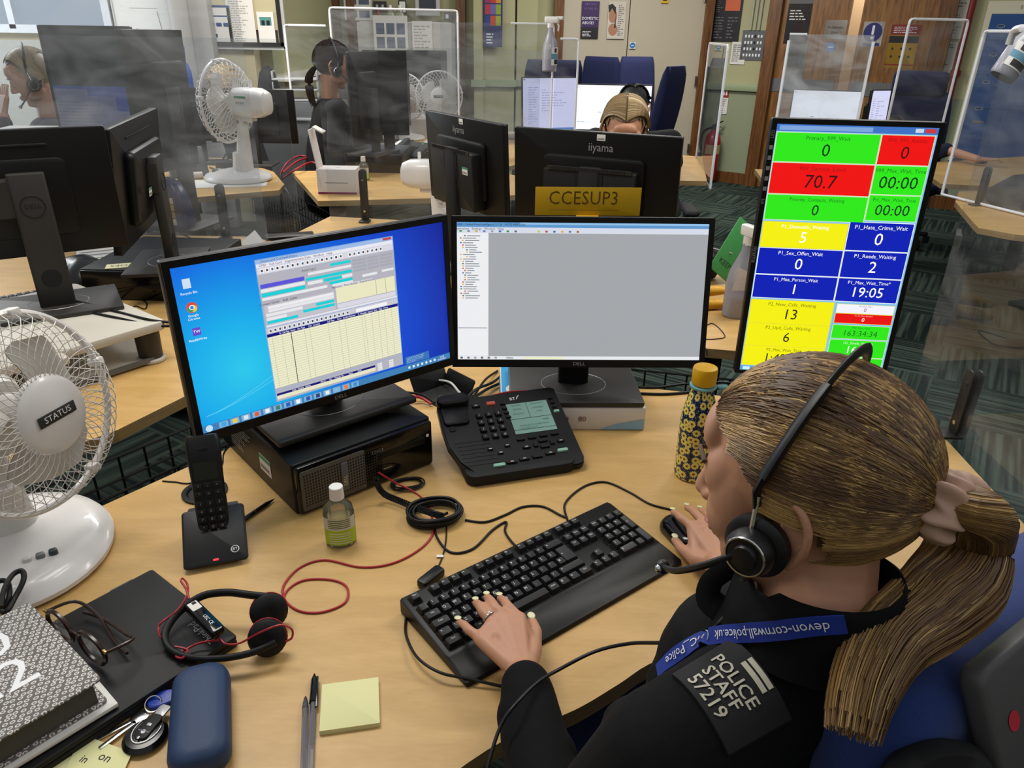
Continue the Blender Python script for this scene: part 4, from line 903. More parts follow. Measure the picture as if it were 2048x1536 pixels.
# sunflower bottle
r = thing('water_bottle', 'navy sunflower-patterned water bottle with yellow lid', 'bottle', (.367, 1.283, DZ), 0)
def flower_mat():
    m = bpy.data.materials.new('sunflower_print'); m.use_nodes = True; nt = m.node_tree; N = nt.nodes.new; L = nt.links.new; b = nt.nodes['Principled BSDF']; b.inputs['Roughness'].default_value = .3
    tc = N('ShaderNodeTexCoord'); sp = N('ShaderNodeSeparateXYZ'); L(tc.outputs['Object'], sp.inputs[0])
    at = N('ShaderNodeMath'); at.operation = 'ARCTAN2'; L(sp.outputs['Y'], at.inputs[0]); L(sp.outputs['X'], at.inputs[1])
    ml = N('ShaderNodeMath'); ml.operation = 'MULTIPLY'; ml.inputs[1].default_value = .034; L(at.outputs[0], ml.inputs[0])
    cb = N('ShaderNodeCombineXYZ'); L(ml.outputs[0], cb.inputs[0]); L(sp.outputs['Z'], cb.inputs[1])
    v = N('ShaderNodeTexVoronoi'); v.voronoi_dimensions = '2D'; v.inputs['Scale'].default_value = 62; v.inputs['Randomness'].default_value = .65; L(cb.outputs[0], v.inputs['Vector'])
    # petal ripple
    df = N('ShaderNodeVectorMath'); df.operation = 'SUBTRACT'; sc_ = N('ShaderNodeVectorMath'); sc_.operation = 'SCALE'; sc_.inputs['Scale'].default_value = 1
    L(cb.outputs[0], df.inputs[0]); L(v.outputs['Position'], df.inputs[1]); s2 = N('ShaderNodeSeparateXYZ'); L(df.outputs[0], s2.inputs[0])
    a2 = N('ShaderNodeMath'); a2.operation = 'ARCTAN2'; L(s2.outputs['Y'], a2.inputs[0]); L(s2.outputs['X'], a2.inputs[1])
    m2 = N('ShaderNodeMath'); m2.operation = 'MULTIPLY'; m2.inputs[1].default_value = 12; L(a2.outputs[0], m2.inputs[0]); sn = N('ShaderNodeMath'); sn.operation = 'SINE'; L(m2.outputs[0], sn.inputs[0])
    m3 = N('ShaderNodeMath'); m3.operation = 'MULTIPLY_ADD'; m3.inputs[1].default_value = .06; L(sn.outputs[0], m3.inputs[0]); L(v.outputs['Distance'], m3.inputs[2])
    cr_ = N('ShaderNodeValToRGB'); cr_.color_ramp.interpolation = 'CONSTANT'; e = cr_.color_ramp.elements
    e[0].position = 0; e[0].color = lin('#3a1c14'); e[1].position = .43; e[1].color = lin('#101a3c')
    for p_, c_ in ((.12, '#9c4a20'), (.16, '#e8cf52'), (.36, '#efe39a')): k = e.new(p_); k.color = lin(c_)
    L(m3.outputs[0], cr_.inputs[0])
    n2 = N('ShaderNodeTexVoronoi'); n2.voronoi_dimensions = '2D'; n2.inputs['Scale'].default_value = 150; L(cb.outputs[0], n2.inputs['Vector'])
    lt = N('ShaderNodeMath'); lt.operation = 'LESS_THAN'; lt.inputs[1].default_value = .17; L(n2.outputs['Distance'], lt.inputs[0])
    gt = N('ShaderNodeMath'); gt.operation = 'GREATER_THAN'; gt.inputs[1].default_value = .45; L(m3.outputs[0], gt.inputs[0])
    an = N('ShaderNodeMath'); an.operation = 'MULTIPLY'; L(lt.outputs[0], an.inputs[0]); L(gt.outputs[0], an.inputs[1])
    mx = N('ShaderNodeMix'); mx.data_type = 'RGBA'; mx.inputs[7].default_value = lin('#7c8f86'); L(an.outputs[0], mx.inputs[0]); L(cr_.outputs[0], mx.inputs[6]); L(mx.outputs[2], b.inputs['Base Color'])
    return m
MB(flower_mat()).lathe([(.001, 0), (.031, .001), (.0345, .005), (.035, .012), (.035, .125), (.034, .14), (.029, .165), (.022, .188), (.019, .20), (.019, .208), (.001, .208)], 48).build('bottle_body', r)
YEL = mat('yellow_lid', '#d9a410', .35)
MB(YEL).lathe([(.001, .206), (.022, .206), (.0235, .209), (.0235, .236), (.022, .240), (.012, .2385), (.001, .2375)], 40).build('lid', r)
ht = MB(mat('teal_strap', '#6fa8ab', .5)); ht.lathe([(.0185, .200), (.025, .199), (.026, .203), (.0185, .205)], 36); ht.slab((.035, -.006, .202), (.022, .014, .004), .006, .001); ht.build('strap', r)
MB(CHR).tube([(.040+.004*math.cos(a), -.008, .178+.021*math.sin(a)) for a in [i*PI/12 for i in range(24)]], .0015, 6, True).build('carabiner', r)

# ---------------------------------------------------------------- cables helper
def cable(label, pts, r_=.0024, m=BLK, z=DZ, name='cable', group=None, k=7, cat='cable', extra=None):
    q = []
    for p in pts:
        zz = (p[2] if len(p) > 2 else 0)+z+r_; q.append(P(p[0], p[1], zz))
    c = q[0].copy(); mb = MB(m).tube(cr([p-c for p in q], k), r_, 8)
    if extra: extra(mb, c)
    o = mb.build(name, None, 60); tag(o, label, cat, group, c); return o
REDC = mat('red_cable', '#a3232c', .4)
cable('thin red headset cable curving round the sanitiser bottle', [(757, 945, .05), (790, 965, .02), (830, 985), (855, 1010), (866, 1045), (862, 1075), (830, 1105), (780, 1128), (720, 1134), (650, 1120), (600, 1135), (568, 1170), (570, 1200), (600, 1222), (645, 1224), (690, 1205), (694, 1175), (665, 1160), (610, 1160), (575, 1180), (562, 1212), (556, 1235)], .0019, REDC)
cable('black mouse cable arching from the keyboard to the mouse', [(1135, 1040), (1129, 1010), (1150, 985), (1180, 968), (1215, 965), (1260, 985), (1300, 1008), (1345, 1020)], .0021)
cable('black keyboard cable looping behind the keyboard', [(930, 1040), (970, 1044), (1010, 1030), (1045, 1014), (1085, 1013), (1120, 1030), (1135, 1036)], .0022)
cable('black cable crossing from the coil to the keyboard back', [(1045, 1105), (1022, 1082), (1010, 1062), (1012, 1044), (985, 1060), (945, 1098), (900, 1104), (872, 1070), (873, 1040), (895, 1025)], .0022)
def coil(label, u, v, ra, rb, n, turns=5, r_=.0024, seed=1):
    c = P(u, v, DZ); rnd = random.Random(seed); pts = []
    for i in range(turns*20):
        a = i/20*2*PI; j = 1+.13*math.sin(a*.37+seed); pts.append((ra*j*math.cos(a), rb*j*math.sin(a), r_+r_*1.1*(i/20)+.001*math.sin(a*3)))
    return tag(MB(BLK).tube(cr(pts, 2), r_, 7).build('coiled_cable', None, 60), label, 'cable', None, (c.x, c.y, DZ), .3)
coil('thick coil of black cable beside the red cable', 870, 1035, .045, .036, 6, 6, .0028)
# curly cord
pts = []; base = cr([P(752, 960, DZ+.05), P(765, 985, DZ+.02), P(800, 1002, DZ+.012), P(850, 1022, DZ+.016), P(884, 1032, DZ+.02)], 60)
for i, q in enumerate(base): a = i*1.25; pts.append(q+V((.0045*math.cos(a), .0045*math.sin(a)*.6, .005*math.sin(a)))-base[0])
tag(MB(BLKM).tube(pts, .0017, 5).build('curly_cord', None, 60), 'black curly headset cord running from the computer to the coil', 'cord', None, base[0])
c = coil('small tangle of thin black cable at the computer corner', 815, 972, .030, .020, 4, 4, .0016, 3)
cable('black cord with a paper tag hanging down to the dark plug', [(893, 1048), (892, 1080), (886, 1110), (876, 1135)], .0014, extra=lambda mb, c: mb.use(PAP).slab(tuple(P(880, 1112, DZ+.003)-c), (.012, .006, .0006), .001, .0002))
q = P(862, 1155, DZ+.008); tag(MB(BLK).slab((0, 0, 0), (.05, .02, .016), .005, .004).build('cable_plug', None), 'dark moulded plug behind the Escape key corner', 'plug', None, q, .95)
HEADC = 'black headset cable from the keyboard side over the wrist to the woman'
cable(HEADC, [(812, 1235), (812, 1270, .004), (835, 1315, .01), (880, 1345, .012), (940, 1358, .008), (1000, 1372, .004), (1020, 1375, .002)], .0021)
# grommet
r = MB(BLK).lathe([(.030, .0), (.042, .0), (.042, .004), (.034, .005), (.031, .003), (.030, -.02)], 32); r.use(BLKM).disc((0, 0, .0008), .030)
q = P(410, 985, DZ); tag(r.build('cable_grommet'), 'round black cable grommet behind the cordless phone', 'grommet', None, (q.x, q.y, DZ))
cable('thin black cable lying behind the cordless phone', [(325, 962), (350, 964), (385, 965), (440, 935), (448, 905), (470, 880)], .0015)
# open cable hatch
q = P(885, 790, DZ)
r = thing('cable_hatch', 'open black cable hatch at the desk corner full of cables', 'cable hatch', (q.x, q.y, DZ), .75)
MB(BLKM).slab((0, 0, .001), (.10, .10, .003), .012, .001).build('frame', r)
MB(BLK).at((0, .052, .022), (R(62), 0, 0)).slab((0, 0, 0), (.105, .05, .004), .006, .001).at((.052, 0, .018), (0, R(-62), 0)).slab((0, 0, 0), (.045, .105, .004), .006, .001).build('flap', r)
for k, (pts, m, rr) in enumerate([([(770, 782, .02), (800, 790, .02), (840, 795, .012), (862, 808, .004)], REDC, .0035), ([(762, 778, .02), (800, 783, .022), (845, 790, .015), (870, 806, .004)], BLK, .003),
    ([(868, 760, .0), (900, 765, .03), (925, 790, .03), (960, 800, .02), (990, 815, .008)], LGR, .003), ([(1010, 745, .0), (985, 765, .012), (950, 780, .03), (925, 808, .01)], BLK, .0035), ([(1015, 760, .0), (975, 778, .012), (940, 800, .02), (915, 812, .01)], BLK, .0035), ([(995, 742, 0), (970, 760, .012), (945, 795, .02), (920, 815, .01)], BLK, .003)]):
    cable(['red cable going into the desk hatch', 'black cable beside the red one at the desk hatch', 'flat grey cable bent over the desk hatch', 'upper black cable from hatch toward the paper ream', 'lower black cable from hatch toward the paper ream', 'inner black cable from hatch toward the paper ream'][k], pts, rr, m)
cable('black power cable right of the ream, upper one', [(1255, 772), (1310, 775), (1370, 768), (1440, 765), (1500, 770)], .0032)
cable('black power cable right of the ream, lower one', [(1262, 786), (1330, 788), (1400, 782), (1450, 776), (1510, 780)], .0035)
# ---------------------------------------------------------------- things on the left of the main desk
# closed laptop: right edge from px (313,1140) to (467,1272)
a, b = P(313, 1143, DZ+.02), P(464, 1262, DZ+.02); la = math.atan2(a.y-b.y, a.x-b.x)-PI/2   # depth direction b->a is local +y
ld = V((math.cos(la), math.sin(la), 0)); lu = V((-math.sin(la), math.cos(la), 0)); LW, LD = .40, .235
c = (a+b)/2-ld*LW/2
r = thing('laptop', 'closed black laptop under the headset and the patterned diary', 'laptop', (c.x, c.y, DZ), la)
LAP = mat('laptop_black', '#121213', .55, spec=.35)
MB(LAP).slab((0, 0, .006), (LW, LD, .010), .006, .003).build('base', r)
ld_ = MB(LAP).slab((0, 0, .0155), (LW, LD, .008), .006, .0025)
ld_.use(mat('laptop_print', '#9a9a9c', .4)).text('ThinkPad', LW/2-.028, -LD/2+.045, .016, .0197, rot=R(90)); ld_.build('lid', r)
MB(mat('hinge_steel', '#6d6d70', .4, .6)).slab((LW/2-.05, LD/2, .014), (.036, .006, .008), .002, .001).build('hinge', r)
# diary and papers
a, b = P(60, 1208, DZ+.065), P(205, 1362, DZ+.065); da = math.atan2(a.y-b.y, a.x-b.x)-PI/2
dx = V((math.cos(da), math.sin(da), 0)); c = (a+b)/2-dx*.12; BD = (a-b).length
pp = MB(PAP).slab((0, 0, .003), (.26, BD*1.02, .006), .002, .001)
tag(pp.build('paper_pad'), 'white paper pad sticking out beneath the patterned diary', 'paper', None, (c.x+dx.x*.015-.006, c.y+dx.y*.012-.012, DZ+.022), da-.03)
r = thing('diary', 'thick grey diary with ring pattern and white 2022 on its cover', 'book', (c.x, c.y, DZ+.029), da)
def ring_mat():
    m = bpy.data.materials.new('ring_print'); m.use_nodes = True; nt = m.node_tree; N = nt.nodes.new; L = nt.links.new; b = nt.nodes['Principled BSDF']; b.inputs['Roughness'].default_value = .6
    tc = N('ShaderNodeTexCoord'); mp = N('ShaderNodeMapping'); mp.inputs['Scale'].default_value = (1, 1.25, 0); mp.inputs['Rotation'].default_value = (0, 0, .5); L(tc.outputs['Object'], mp.inputs[0])
    v = N('ShaderNodeTexVoronoi'); v.inputs['Scale'].default_value = 118; v.voronoi_dimensions = '2D'; v.inputs['Randomness'].default_value = .3; L(mp.outputs[0], v.inputs['Vector'])
    c_ = N('ShaderNodeValToRGB'); c_.color_ramp.interpolation = 'CONSTANT'; e = c_.color_ramp.elements; e[0].position = 0; e[0].color = lin('#6a645f'); e[1].position = .18; e[1].color = lin('#cfcbc5')
    k = e.new(.36); k.color = lin('#5f5954'); L(v.outputs['Distance'], c_.inputs[0]); L(c_.outputs[0], b.inputs['Base Color']); return m
RINGS = ring_mat()
cv = MB(RINGS).slab((0, 0, .0385), (.24, BD, .003), .006, .001); cv.slab((0, 0, .0015), (.24, BD, .003), .006, .001); cv.slab((-.118, 0, .02), (.004, BD, .04), .002, .001)
cv.use(mat('white_print')).text('20', .035, .055, .085, .0404).text('22', .035, -.02, .085, .0404); cv.build('cover', r)
MB(mat('dark_page_edges', '#4a4a43', .8)).box((-.002, 0, .02), (.225, BD-.012, .034)).build('pages', r)
# spectacles
a, b = P(100, 1235, DZ+.045), P(225, 1322, DZ+.045)
r = thing('spectacles', 'tortoiseshell spectacles resting against the patterned diary', 'glasses', ((a.x+b.x)/2, (a.y+b.y)/2, DZ+.0215), math.atan2(b.y-a.y, b.x-a.x), None)
TORT = mat('tortoiseshell', '#2b1a10', .25, var=.5, vscale=90); GOLD = mat('gold_metal', '#b08d57', .3, .9)
r.scale = (1.15, 1.15, 1.15)
gl = MB(TORT)
for s in (-1, 1):
    gl.tube([(s*.034+.026*math.cos(t)*(1+.12*s*math.sin(t)), -.004, .026+.020*math.sin(t)) for t in [i*PI/14 for i in range(28)]], .0028, 6, True)
gl.tube([(-.010, -.004, .032), (0, -.006, .035), (.010, -.004, .032)], .002, 6); gl.build('frame', r)
for s in (-1, 1):
    MB(TORT).tube(cr([(s*.062, -.003, .034), (s*.060, .03, .026), (s*.03, .038, .012), (-s*.02, .034+.006*s, .006+.003*s), (-s*.055, .028+.006*s, .008)], 5), .002, 6).build('temple_arm', r)
    MB(clear_mat('lens', (.9, .92, .92), .03, .02)).at((s*.034, -.004, .026), (R(90), 0, 0)).disc((0, 0, 0), .0255, 24, .8).build('lens', r, 0)
MB(GOLD).slab((.060, -.004, .036), (.010, .003, .004), .001, .0005).slab((-.060, -.004, .036), (.010, .003, .004), .001, .0005).build('hinge', r)
# black cable bundle at the left edge
pts = [P(*q) for q in [(2, 1215, DZ+.05), (8, 1180, DZ+.055), (25, 1150, DZ+.06), (44, 1142, DZ+.06), (47, 1160, DZ+.055), (30, 1195, DZ+.045), (10, 1225, DZ+.04), (-10, 1200, DZ+.04), (-5, 1165, DZ+.05), (15, 1165, DZ+.05), (18, 1195, DZ+.045), (0, 1225, DZ+.035)]]
tag(MB(BLK).tube(cr([p-pts[0] for p in pts], 6), .004, 8).build('cable_bundle', None, 60), 'looped black cable bundle above the patterned diary', 'cable', None, pts[0])
# blue spectacle case
a, b = P(402, 1335, DZ+.03), P(396, 1530, DZ+.03); d = (a-b); c = (a+b)/2
r = thing('spectacle_case', 'navy blue hard spectacle case lying beside the keys', 'case', (c.x, c.y, DZ), math.atan2(d.y, d.x)-PI/2)
CASE = mat('navy_case', '#1b3355', .55, bump=.15, bscale=700)
CW, CL = .072, d.length+.006
top = MB(CASE); top.loft([[(x*k, y*(1-(1-k)*.45), z) for x, y in rrect(CW, CL, .026, 8)] for z, k in ((.018, 1), (.026, .995), (.034, .94), (.040, .8), (.0425, .55), (.043, .2))]); top.build('lid', r, 60)
MB(CASE).loft([[(x*k, y*(1-(1-k)*.5), z) for x, y in rrect(CW, CL, .026, 8)] for z, k in ((.0, .75), (.003, .88), (.010, .98), (.0172, 1))]).build('base', r, 60)
# keys
q = P(290, 1470, DZ+.008)
r = thing('car_key', 'round black car key fob with silver ring beside the blue case', 'key', (q.x, q.y, DZ), -.25)
fb = MB(mat('gloss_black_fob', '#0c0c0d', .2)).lathe([(.001, 0), (.022, .001), (.0265, .006), (.022, .0115), (.001, .0135)], 36, sy=1.05); fb.build('fob', r)
fs = MB(CHR).tube([(.0155*math.sin(t), .005-.021*math.cos(t), .0125) for t in [R(-115+i*10) for i in range(24)]], .0011, 6); fs.build('silver_trim', r)
fr = MB(LAP).slab((0, .008, .0132), (.018, .038, .004), .007, .001); fr.use(SIL); fr.slab((0, .010, .0155), (.006, .004, .0006), .001, .0001).disc((0, -.001, .0156), .003, 10).tube([(-.008, .0, .0155), (.008, .0, .0155)], .0008, 4).slab((0, -.010, .0155), (.003, .004, .0006), .0008, .0001)
fr.slab((0, .034, .012), (.014, .018, .003), .003, .001); fr.build('button_panel', r)
q = P(328, 1398, DZ+.006)
r2 = thing('key_fob', 'blue plastic fob on a split ring with two steel keys', 'key', (q.x, q.y, DZ), .35)
MB(mat('blue_fob', '#1d3a9c', .35)).prism(ccw([(-.020, -.004), (-.016, .010), (.0, .013), (.022, .010), (.026, .0), (.018, -.008), (-.006, -.014), (-.016, -.012)]), .003, .010, .12).build('tag', r2)
MB(CHR).tube([(-.012+.010*math.cos(t), -.008+.010*math.sin(t), .010+.004*math.sin(t)) for t in [i*PI/12 for i in range(24)]], .0010, 5, True).build('split_ring', r2)
for k, (ang, off) in enumerate(((-2.75, 0), (-2.5, .006))):
    MB(CHR).at((-.018, -.012, .002+.0022*k), (0, 0, ang)).slab((.012, 0, 0), (.022, .018, .002), .008, .0004).slab((.043, off*.3, 0), (.048, .006, .002), .001, .0004).build('steel_key', r2)
# sticky notes lower left
for k, (pl, lb) in enumerate((([(165, 1470), (265, 1505), (240, 1560), (120, 1560)], 'pale yellow sticky note with handwriting under the car key'), ([(110, 1490), (165, 1472), (130, 1560), (60, 1560)], 'second pale yellow note peeping out at the bottom edge'))):
    q = [P(u, v, DZ+.0015*(2-k)+.0005) for u, v in pl]; c0 = q[0].copy(); mb = MB(mat('yellow_note', '#dcd9a0', .8)); g = [x-c0 for x in q]
    mb.prism(ccw([(x.x, x.y) for x in g]), 0, .0006)
    if k == 0:
        mb.use(INK); c1 = P(195, 1515, DZ)-c0
        mb.text('on', c1.x+.012, c1.y-.003, .016, .0009, rot=-.3); mb.text('in', c1.x-.012, c1.y-.006, .014, .0009, rot=-.3)
    tag(mb.build('sticky_note'), lb, 'note', None, c0)
# post-it pad
sq = [P(643, 1369, DZ+.007), P(756.5, 1354, DZ+.007), P(758.5, 1447, DZ+.007), P(638.5, 1464, DZ+.007)]
c = sum(sq, V())/4; ang = math.atan2(sq[1].y-sq[0].y, sq[1].x-sq[0].x)
nb = MB(mat('yellow_note'))
for k in range(6): nb.slab((.0002*(k % 3), .0001*k, .0006+k*.00117), (.0755, .0755, .0011), .0006, .0002)
tag(nb.build('sticky_note_pad'), 'pale yellow square sticky note pad beside the two pens', 'note pad', None, (c.x, c.y, DZ), ang)
# pens
CLP = clear_mat('clear_pen', (.92, .92, .94), .08, .22, '#b9b9c4')
def pen(label, u0, v0, u1, v1, cap=True, dark=False):
    a, b = P(u0, v0, DZ+.005), P(u1, v1, DZ+.005); d = a-b; L = min(d.length, .15)
    r = thing('pen', label, 'pen', (a.x, a.y, DZ+.0045), math.atan2(d.y, d.x)-PI/2)
    if not dark:
        MB(CLP).at((0, 0, 0), (R(90), 0, 0)).cyl((0, 0, .02), .0041, L-.02, 6).build('barrel', r, 20)
        MB(INK).at((0, 0, 0), (R(90), 0, 0)).cyl((0, 0, .01), .0014, L*.7, 8).build('ink_tube', r)
        MB(BLKG if cap else mat('tip_grey', '#55555c', .3, .6)).at((0, 0, 0), (R(90), 0, 0)).lathe([(.0008, 0), (.0022, .004), (.0045 if cap else .0035, .012), (.0055 if cap else .0042, .02 if not cap else .05), (.001, .021 if not cap else .051)], 14).build('cap' if cap else 'tip', r)
        if cap: MB(BLKG).slab((.0045, -.034, .003), (.003, .052, .002), .001, .0005).build('clip', r)
    else:
        MB(BLKG).at((0, 0, 0), (R(90), 0, 0)).lathe([(.0006, 0), (.003, .014), (.0042, .02), (.0042, L-.01), (.003, L)], 14).build('barrel', r)
        MB(mat('dark_bronze', '#4a3528', .3, .7)).at((0, 0, 0), (R(90), 0, 0)).cyl((0, 0, L*.55), .0044, .004, 14).build('ring', r)
    return r
pen('clear biro with black cap beside the sticky note pad', 629, 1347, 620, 1560); pen('clear biro without a cap, left of the capped one', 611, 1392, 606, 1600, False)
pen('black pen lying behind the cordless phone toward the computer', 549, 997, 478, 1045, dark=True)

# ---------------------------------------------------------------- black headset on the laptop
r = thing('headset', 'black headset with red cable lying over the laptop corner', 'headset', tuple(P(440, 1250, DZ)))
def loc(pts, o=None): o = o or r.location; return [p-V(o) for p in pts]
band = [P(*q) for q in [(548, 1195, DZ+.045), (500, 1190, DZ+.050), (455, 1185, DZ+.052), (405, 1192, DZ+.048), (360, 1222, DZ+.040), (333, 1258, DZ+.034), (332, 1285, DZ+.030), (352, 1306, DZ+.027), (395, 1317, DZ+.026), (450, 1316, DZ+.026), (505, 1305, DZ+.028), (552, 1285, DZ+.034)]]
MB(LAP).tube(cr(loc(band), 5), .0048, 8, flat=(1.0, 1.35)).build('headband', r, 60)
for k, (u, v, tl) in enumerate(((538, 1222, .35), (535, 1275, -.35))):
    q = P(u, v, DZ+.028)-V(r.location)
    MB(LAP).at(q, (R(65), tl, .3)).lathe([(.001, -.010), (.020, -.010), (.026, -.005), (.027, .004), (.020, .011), (.006, .010), (.001, .009)], 28).use(RED).tube([(.0268*math.cos(i*PI/14), .0268*math.sin(i*PI/14), -.004) for i in range(28)], .0007, 4, True).build('ear_cushion', r, 50)
ctl = [P(378, 1200, DZ+.050), P(440, 1275, DZ+.034)]; d = ctl[1]-ctl[0]; m_ = (ctl[0]+ctl[1])/2-V(r.location)
cb_ = MB(BLKG).at(m_, (0, 0, math.atan2(d.y, d.x))).slab((0, 0, 0), (.088, .021, .014), .005, .004); cb_.use(PAP).slab((-.026, 0, .0072), (.02, .014, .0004), .001, .0001).use(INK).rect(-.035, -.001, -.029, .005, .0076)
cb_.use(mat('white_print')).text('USC CE', .014, 0, .0075, .0074); cb_.build('control_box', r)
rc = MB(REDC)
for pts in ([(378, 1198, DZ+.05), (372, 1178, DZ+.055), (362, 1162, DZ+.057), (366, 1157, DZ+.057), (375, 1170, DZ+.055), (374, 1190, DZ+.052), (355, 1220, DZ+.045), (325, 1243, DZ+.04), (317, 1255, DZ+.035), (322, 1275, DZ+.03), (340, 1290, DZ+.027), (355, 1305, DZ+.03)],
            [(440, 1277, DZ+.034), (452, 1288, DZ+.03), (480, 1286, DZ+.025), (520, 1265, DZ+.05), (560, 1250, DZ+.058), (583, 1258, DZ+.05), (584, 1275, DZ+.04), (572, 1283, DZ+.035)],
            [(438, 1280, DZ+.034), (400, 1286, DZ+.03), (370, 1300, DZ+.027), (352, 1312, DZ+.028), (365, 1316, DZ+.03), (375, 1300, DZ+.03), (350, 1293, DZ+.03)]):
    rc.tube(cr(loc([P(*q) for q in pts]), 6), .0016, 6)
rc.build('cable', r, 60, 'thin red cable')

# mouse
q = P(1362, 1062, DZ+.018)
r = thing('computer_mouse', 'black computer mouse under the right hand', 'mouse', (q.x+.002, q.y+.003, DZ), 0.38)
ms = MB(BLKG); ms.loft([[(x*k, y*(k*.3+.7)+oy, z) for x, y in rrect(.052, .095, .024, 6)] for z, k, oy in ((0, .93, 0), (.006, 1, 0), (.015, .98, -.001), (.023, .84, -.004), (.028, .6, -.006), (.030, .25, -.008))]); ms.build('body', r, 60)
MB(GREY).at((0, .030, .0225), (0, R(90), 0)).cyl((0, 0, -.003), .008, .006, 14).build('scroll_wheel', r)

# ---------------------------------------------------------------- things on the desk behind
r = tuple(Y(1176, 403, 1.66)); sg = MB(mat('yellow_card', '#d9a90c', .7)); sw, sh = .235, .062
sg.at((0, 0, 0), (R(90), 0, 0)).slab((0, 0, 0), (sw, sh, .0008), .0005, .0002).use(mat('pencil', '#6f5510', .8)).text('CCESUP3', -.01, .006, .042, .0006, sx=.88, space=1.05).rect(-.085, -.0195, .07, -.0188, .0006)
sg.use(mat('yellow_card')).slab((0, -.034, .006), (.05, .008, .012), .001, .0005)
tag(sg.build('name_sign'), 'yellow card sign reading CCESUP3 behind the centre monitor', 'sign', None, (r[0], r[1], r[2]), .03)
MB0 = MB(mat('banana_yellow', '#c9951a', .5, var=.25, vscale=40))
bz = P(1425, 628, DZ)
for k, (dz, dr, lb) in enumerate(((.015, 0, 'lower ripe banana beside the purple spray bottle'), (.05, .1, 'upper ripe banana lying on the other banana'))):
    pts = [(-.09*math.cos(t)+.0, .05*math.sin(t)-.03, 0) for t in [R(20+i*14) for i in range(11)]]; rad = [.006, .012, .016, .018, .018, .018, .018, .017, .015, .010, .005]
    o = MB(mat('banana_yellow')).tube(pts, [x*1.0 for x in rad], 8).build('banana', None, 60); tag(o, lb, 'banana', None, (bz.x-.015, bz.y+.02+.02*k, DZ+.017+dz*.75*k*1.0+.0), .35+dr)
PURP = mat('purple_liquid', '#5c3f9c', .3)
def spray(label, loc, rz=0, s=1, lab=False, rot=None):
    r = thing('spray_bottle', label, 'spray bottle', loc, rz, None, rot)
    MB(PURP).lathe([(.001, .001), (.045*s, .002), (.050*s, .010), (.050*s, .06*s), (.001, .06*s)], 28, sy=.72).build('liquid', r)
    MB(clear_mat('frosted_bottle', (.8, .8, .84), .2, .45, '#cfcfd6')).lathe([(.001, 0), (.046*s, 0), (.0515*s, .008), (.0515*s, .10*s), (.046*s, .13*s), (.030*s, .165*s), (.019*s, .19*s), (.017*s, .21*s), (.001, .21*s)], 28, sy=.74).build('bottle', r)
    h = MB(WHT); h.cyl((0, 0, .205*s), .017*s, .022*s, 20); h.slab((0, -.006*s, .242*s), (.026*s, .075*s, .03*s), .008*s, .005*s); h.slab((0, -.048*s, .250*s), (.02*s, .03*s, .016*s), .004*s, .003*s)
    h.tube([(0, -.03*s, .235*s), (0, -.042*s, .215*s), (0, -.040*s, .19*s)], [.005*s, .005*s, .004*s], 8); h.build('trigger_head', r)
    if lab:
        l = MB(PAP); ang = [R(210+i*12) for i in range(11)]
        def strip(m, z0, z1, i0=0, i1=10, k=1.0): l.use(m).add([(.0522*k*s*math.cos(a), .0522*k*s*.75*math.sin(a), z) for z in (z0*s, z1*s) for a in ang[i0:i1+1]], [(i, i+1, i+2+(i1-i0), i+1+(i1-i0)) for i in range(i1-i0)])
        strip(PAP, .03, .115); strip(mat('label_teal', '#5a8fa8', .5), .06, .085, k=1.005); strip(BLKM, .035, .058, 2, 8, 1.01); strip(mat('label_coral', '#d2664c', .5), .09, .11, 6, 8, 1.01); strip(INK, .09, .11, 2, 4, 1.01)
        l.build('label', r, 60)
    return r
q = P(1462, 632, DZ); spray('clear spray bottle of purple cleaner beside the bananas', (q.x+.025, q.y+.01, DZ), .4, 1.12)
q = P(1425, 575, DZ); f = MB(mat('green_folder', '#3f8f4c', .5)); f.at((0, 0, .11), (R(12), 0, .0)).slab((0, 0, 0), (.012, .02, .22), .003, .001); 
f = MB(mat('green_folder')).at((0, 0, .10), (R(78), R(38), 0)).slab((0, 0, 0), (.10, .21, .004), .004, .001).use(INK)
f.text('KEEP', .0, -.06, .028, .0025, rot=.0)
tag(f.build('folder'), 'green folder leaning beside the purple spray bottle', 'folder', None, (q.x+.075, q.y+.07, DZ+.02), .3)
f = MB(mat('dark_bag_fabric', '#17171a', .7)).slab((0, 0, .05), (.20, .16, .10), .05, .03).use(mat('lilac_strip', '#b7a5bd', .5)).at((.08, -.02, .105), (0, R(25), .5)).slab((0, 0, 0), (.03, .16, .004), .003, .001)
tag(f.build('pencil_pouch'), 'black pouch with a lilac strap behind the bananas', 'pouch', None, (q.x-.06, q.y+.13, DZ), .2)
cable('thin black cable bent on the desk right of the centre monitor', [(1400, 660), (1425, 647), (1450, 672), (1430, 678), (1405, 678)], .0015)
cable('thin black cable hanging over the desk edge by the yellow lid', [(1400, 684), (1412, 698), (1414, 712, -.02)], .0015)
# white mug/bottle between the two black monitors
q = Y(1014, 400, 2.6); tag(MB(WHT).lathe([(.001, 0), (.028, 0), (.03, .01), (.034, .15), (.001, .15)], 24).use(BLK).cyl((0, 0, .15), .03, .02, 20).build('travel_cup'), 'white travel cup with black lid between the two black monitors', 'cup', None, (q.x, q.y, DZ))
q = Y(1012, 318, 3.0); tag(MB(mat('leafy_green', '#5f8f3a', .6)).lathe([(.001, 0), (.03, .0), (.03, .06), (.001, .07)], 16).use(PAP).slab((0, -.03, -.0+.01), (.09, .06, .02), .005, .002).build('green_tub'), 'small green tub showing between the two black monitors', 'tub', None, (q.x, q.y, DZ))

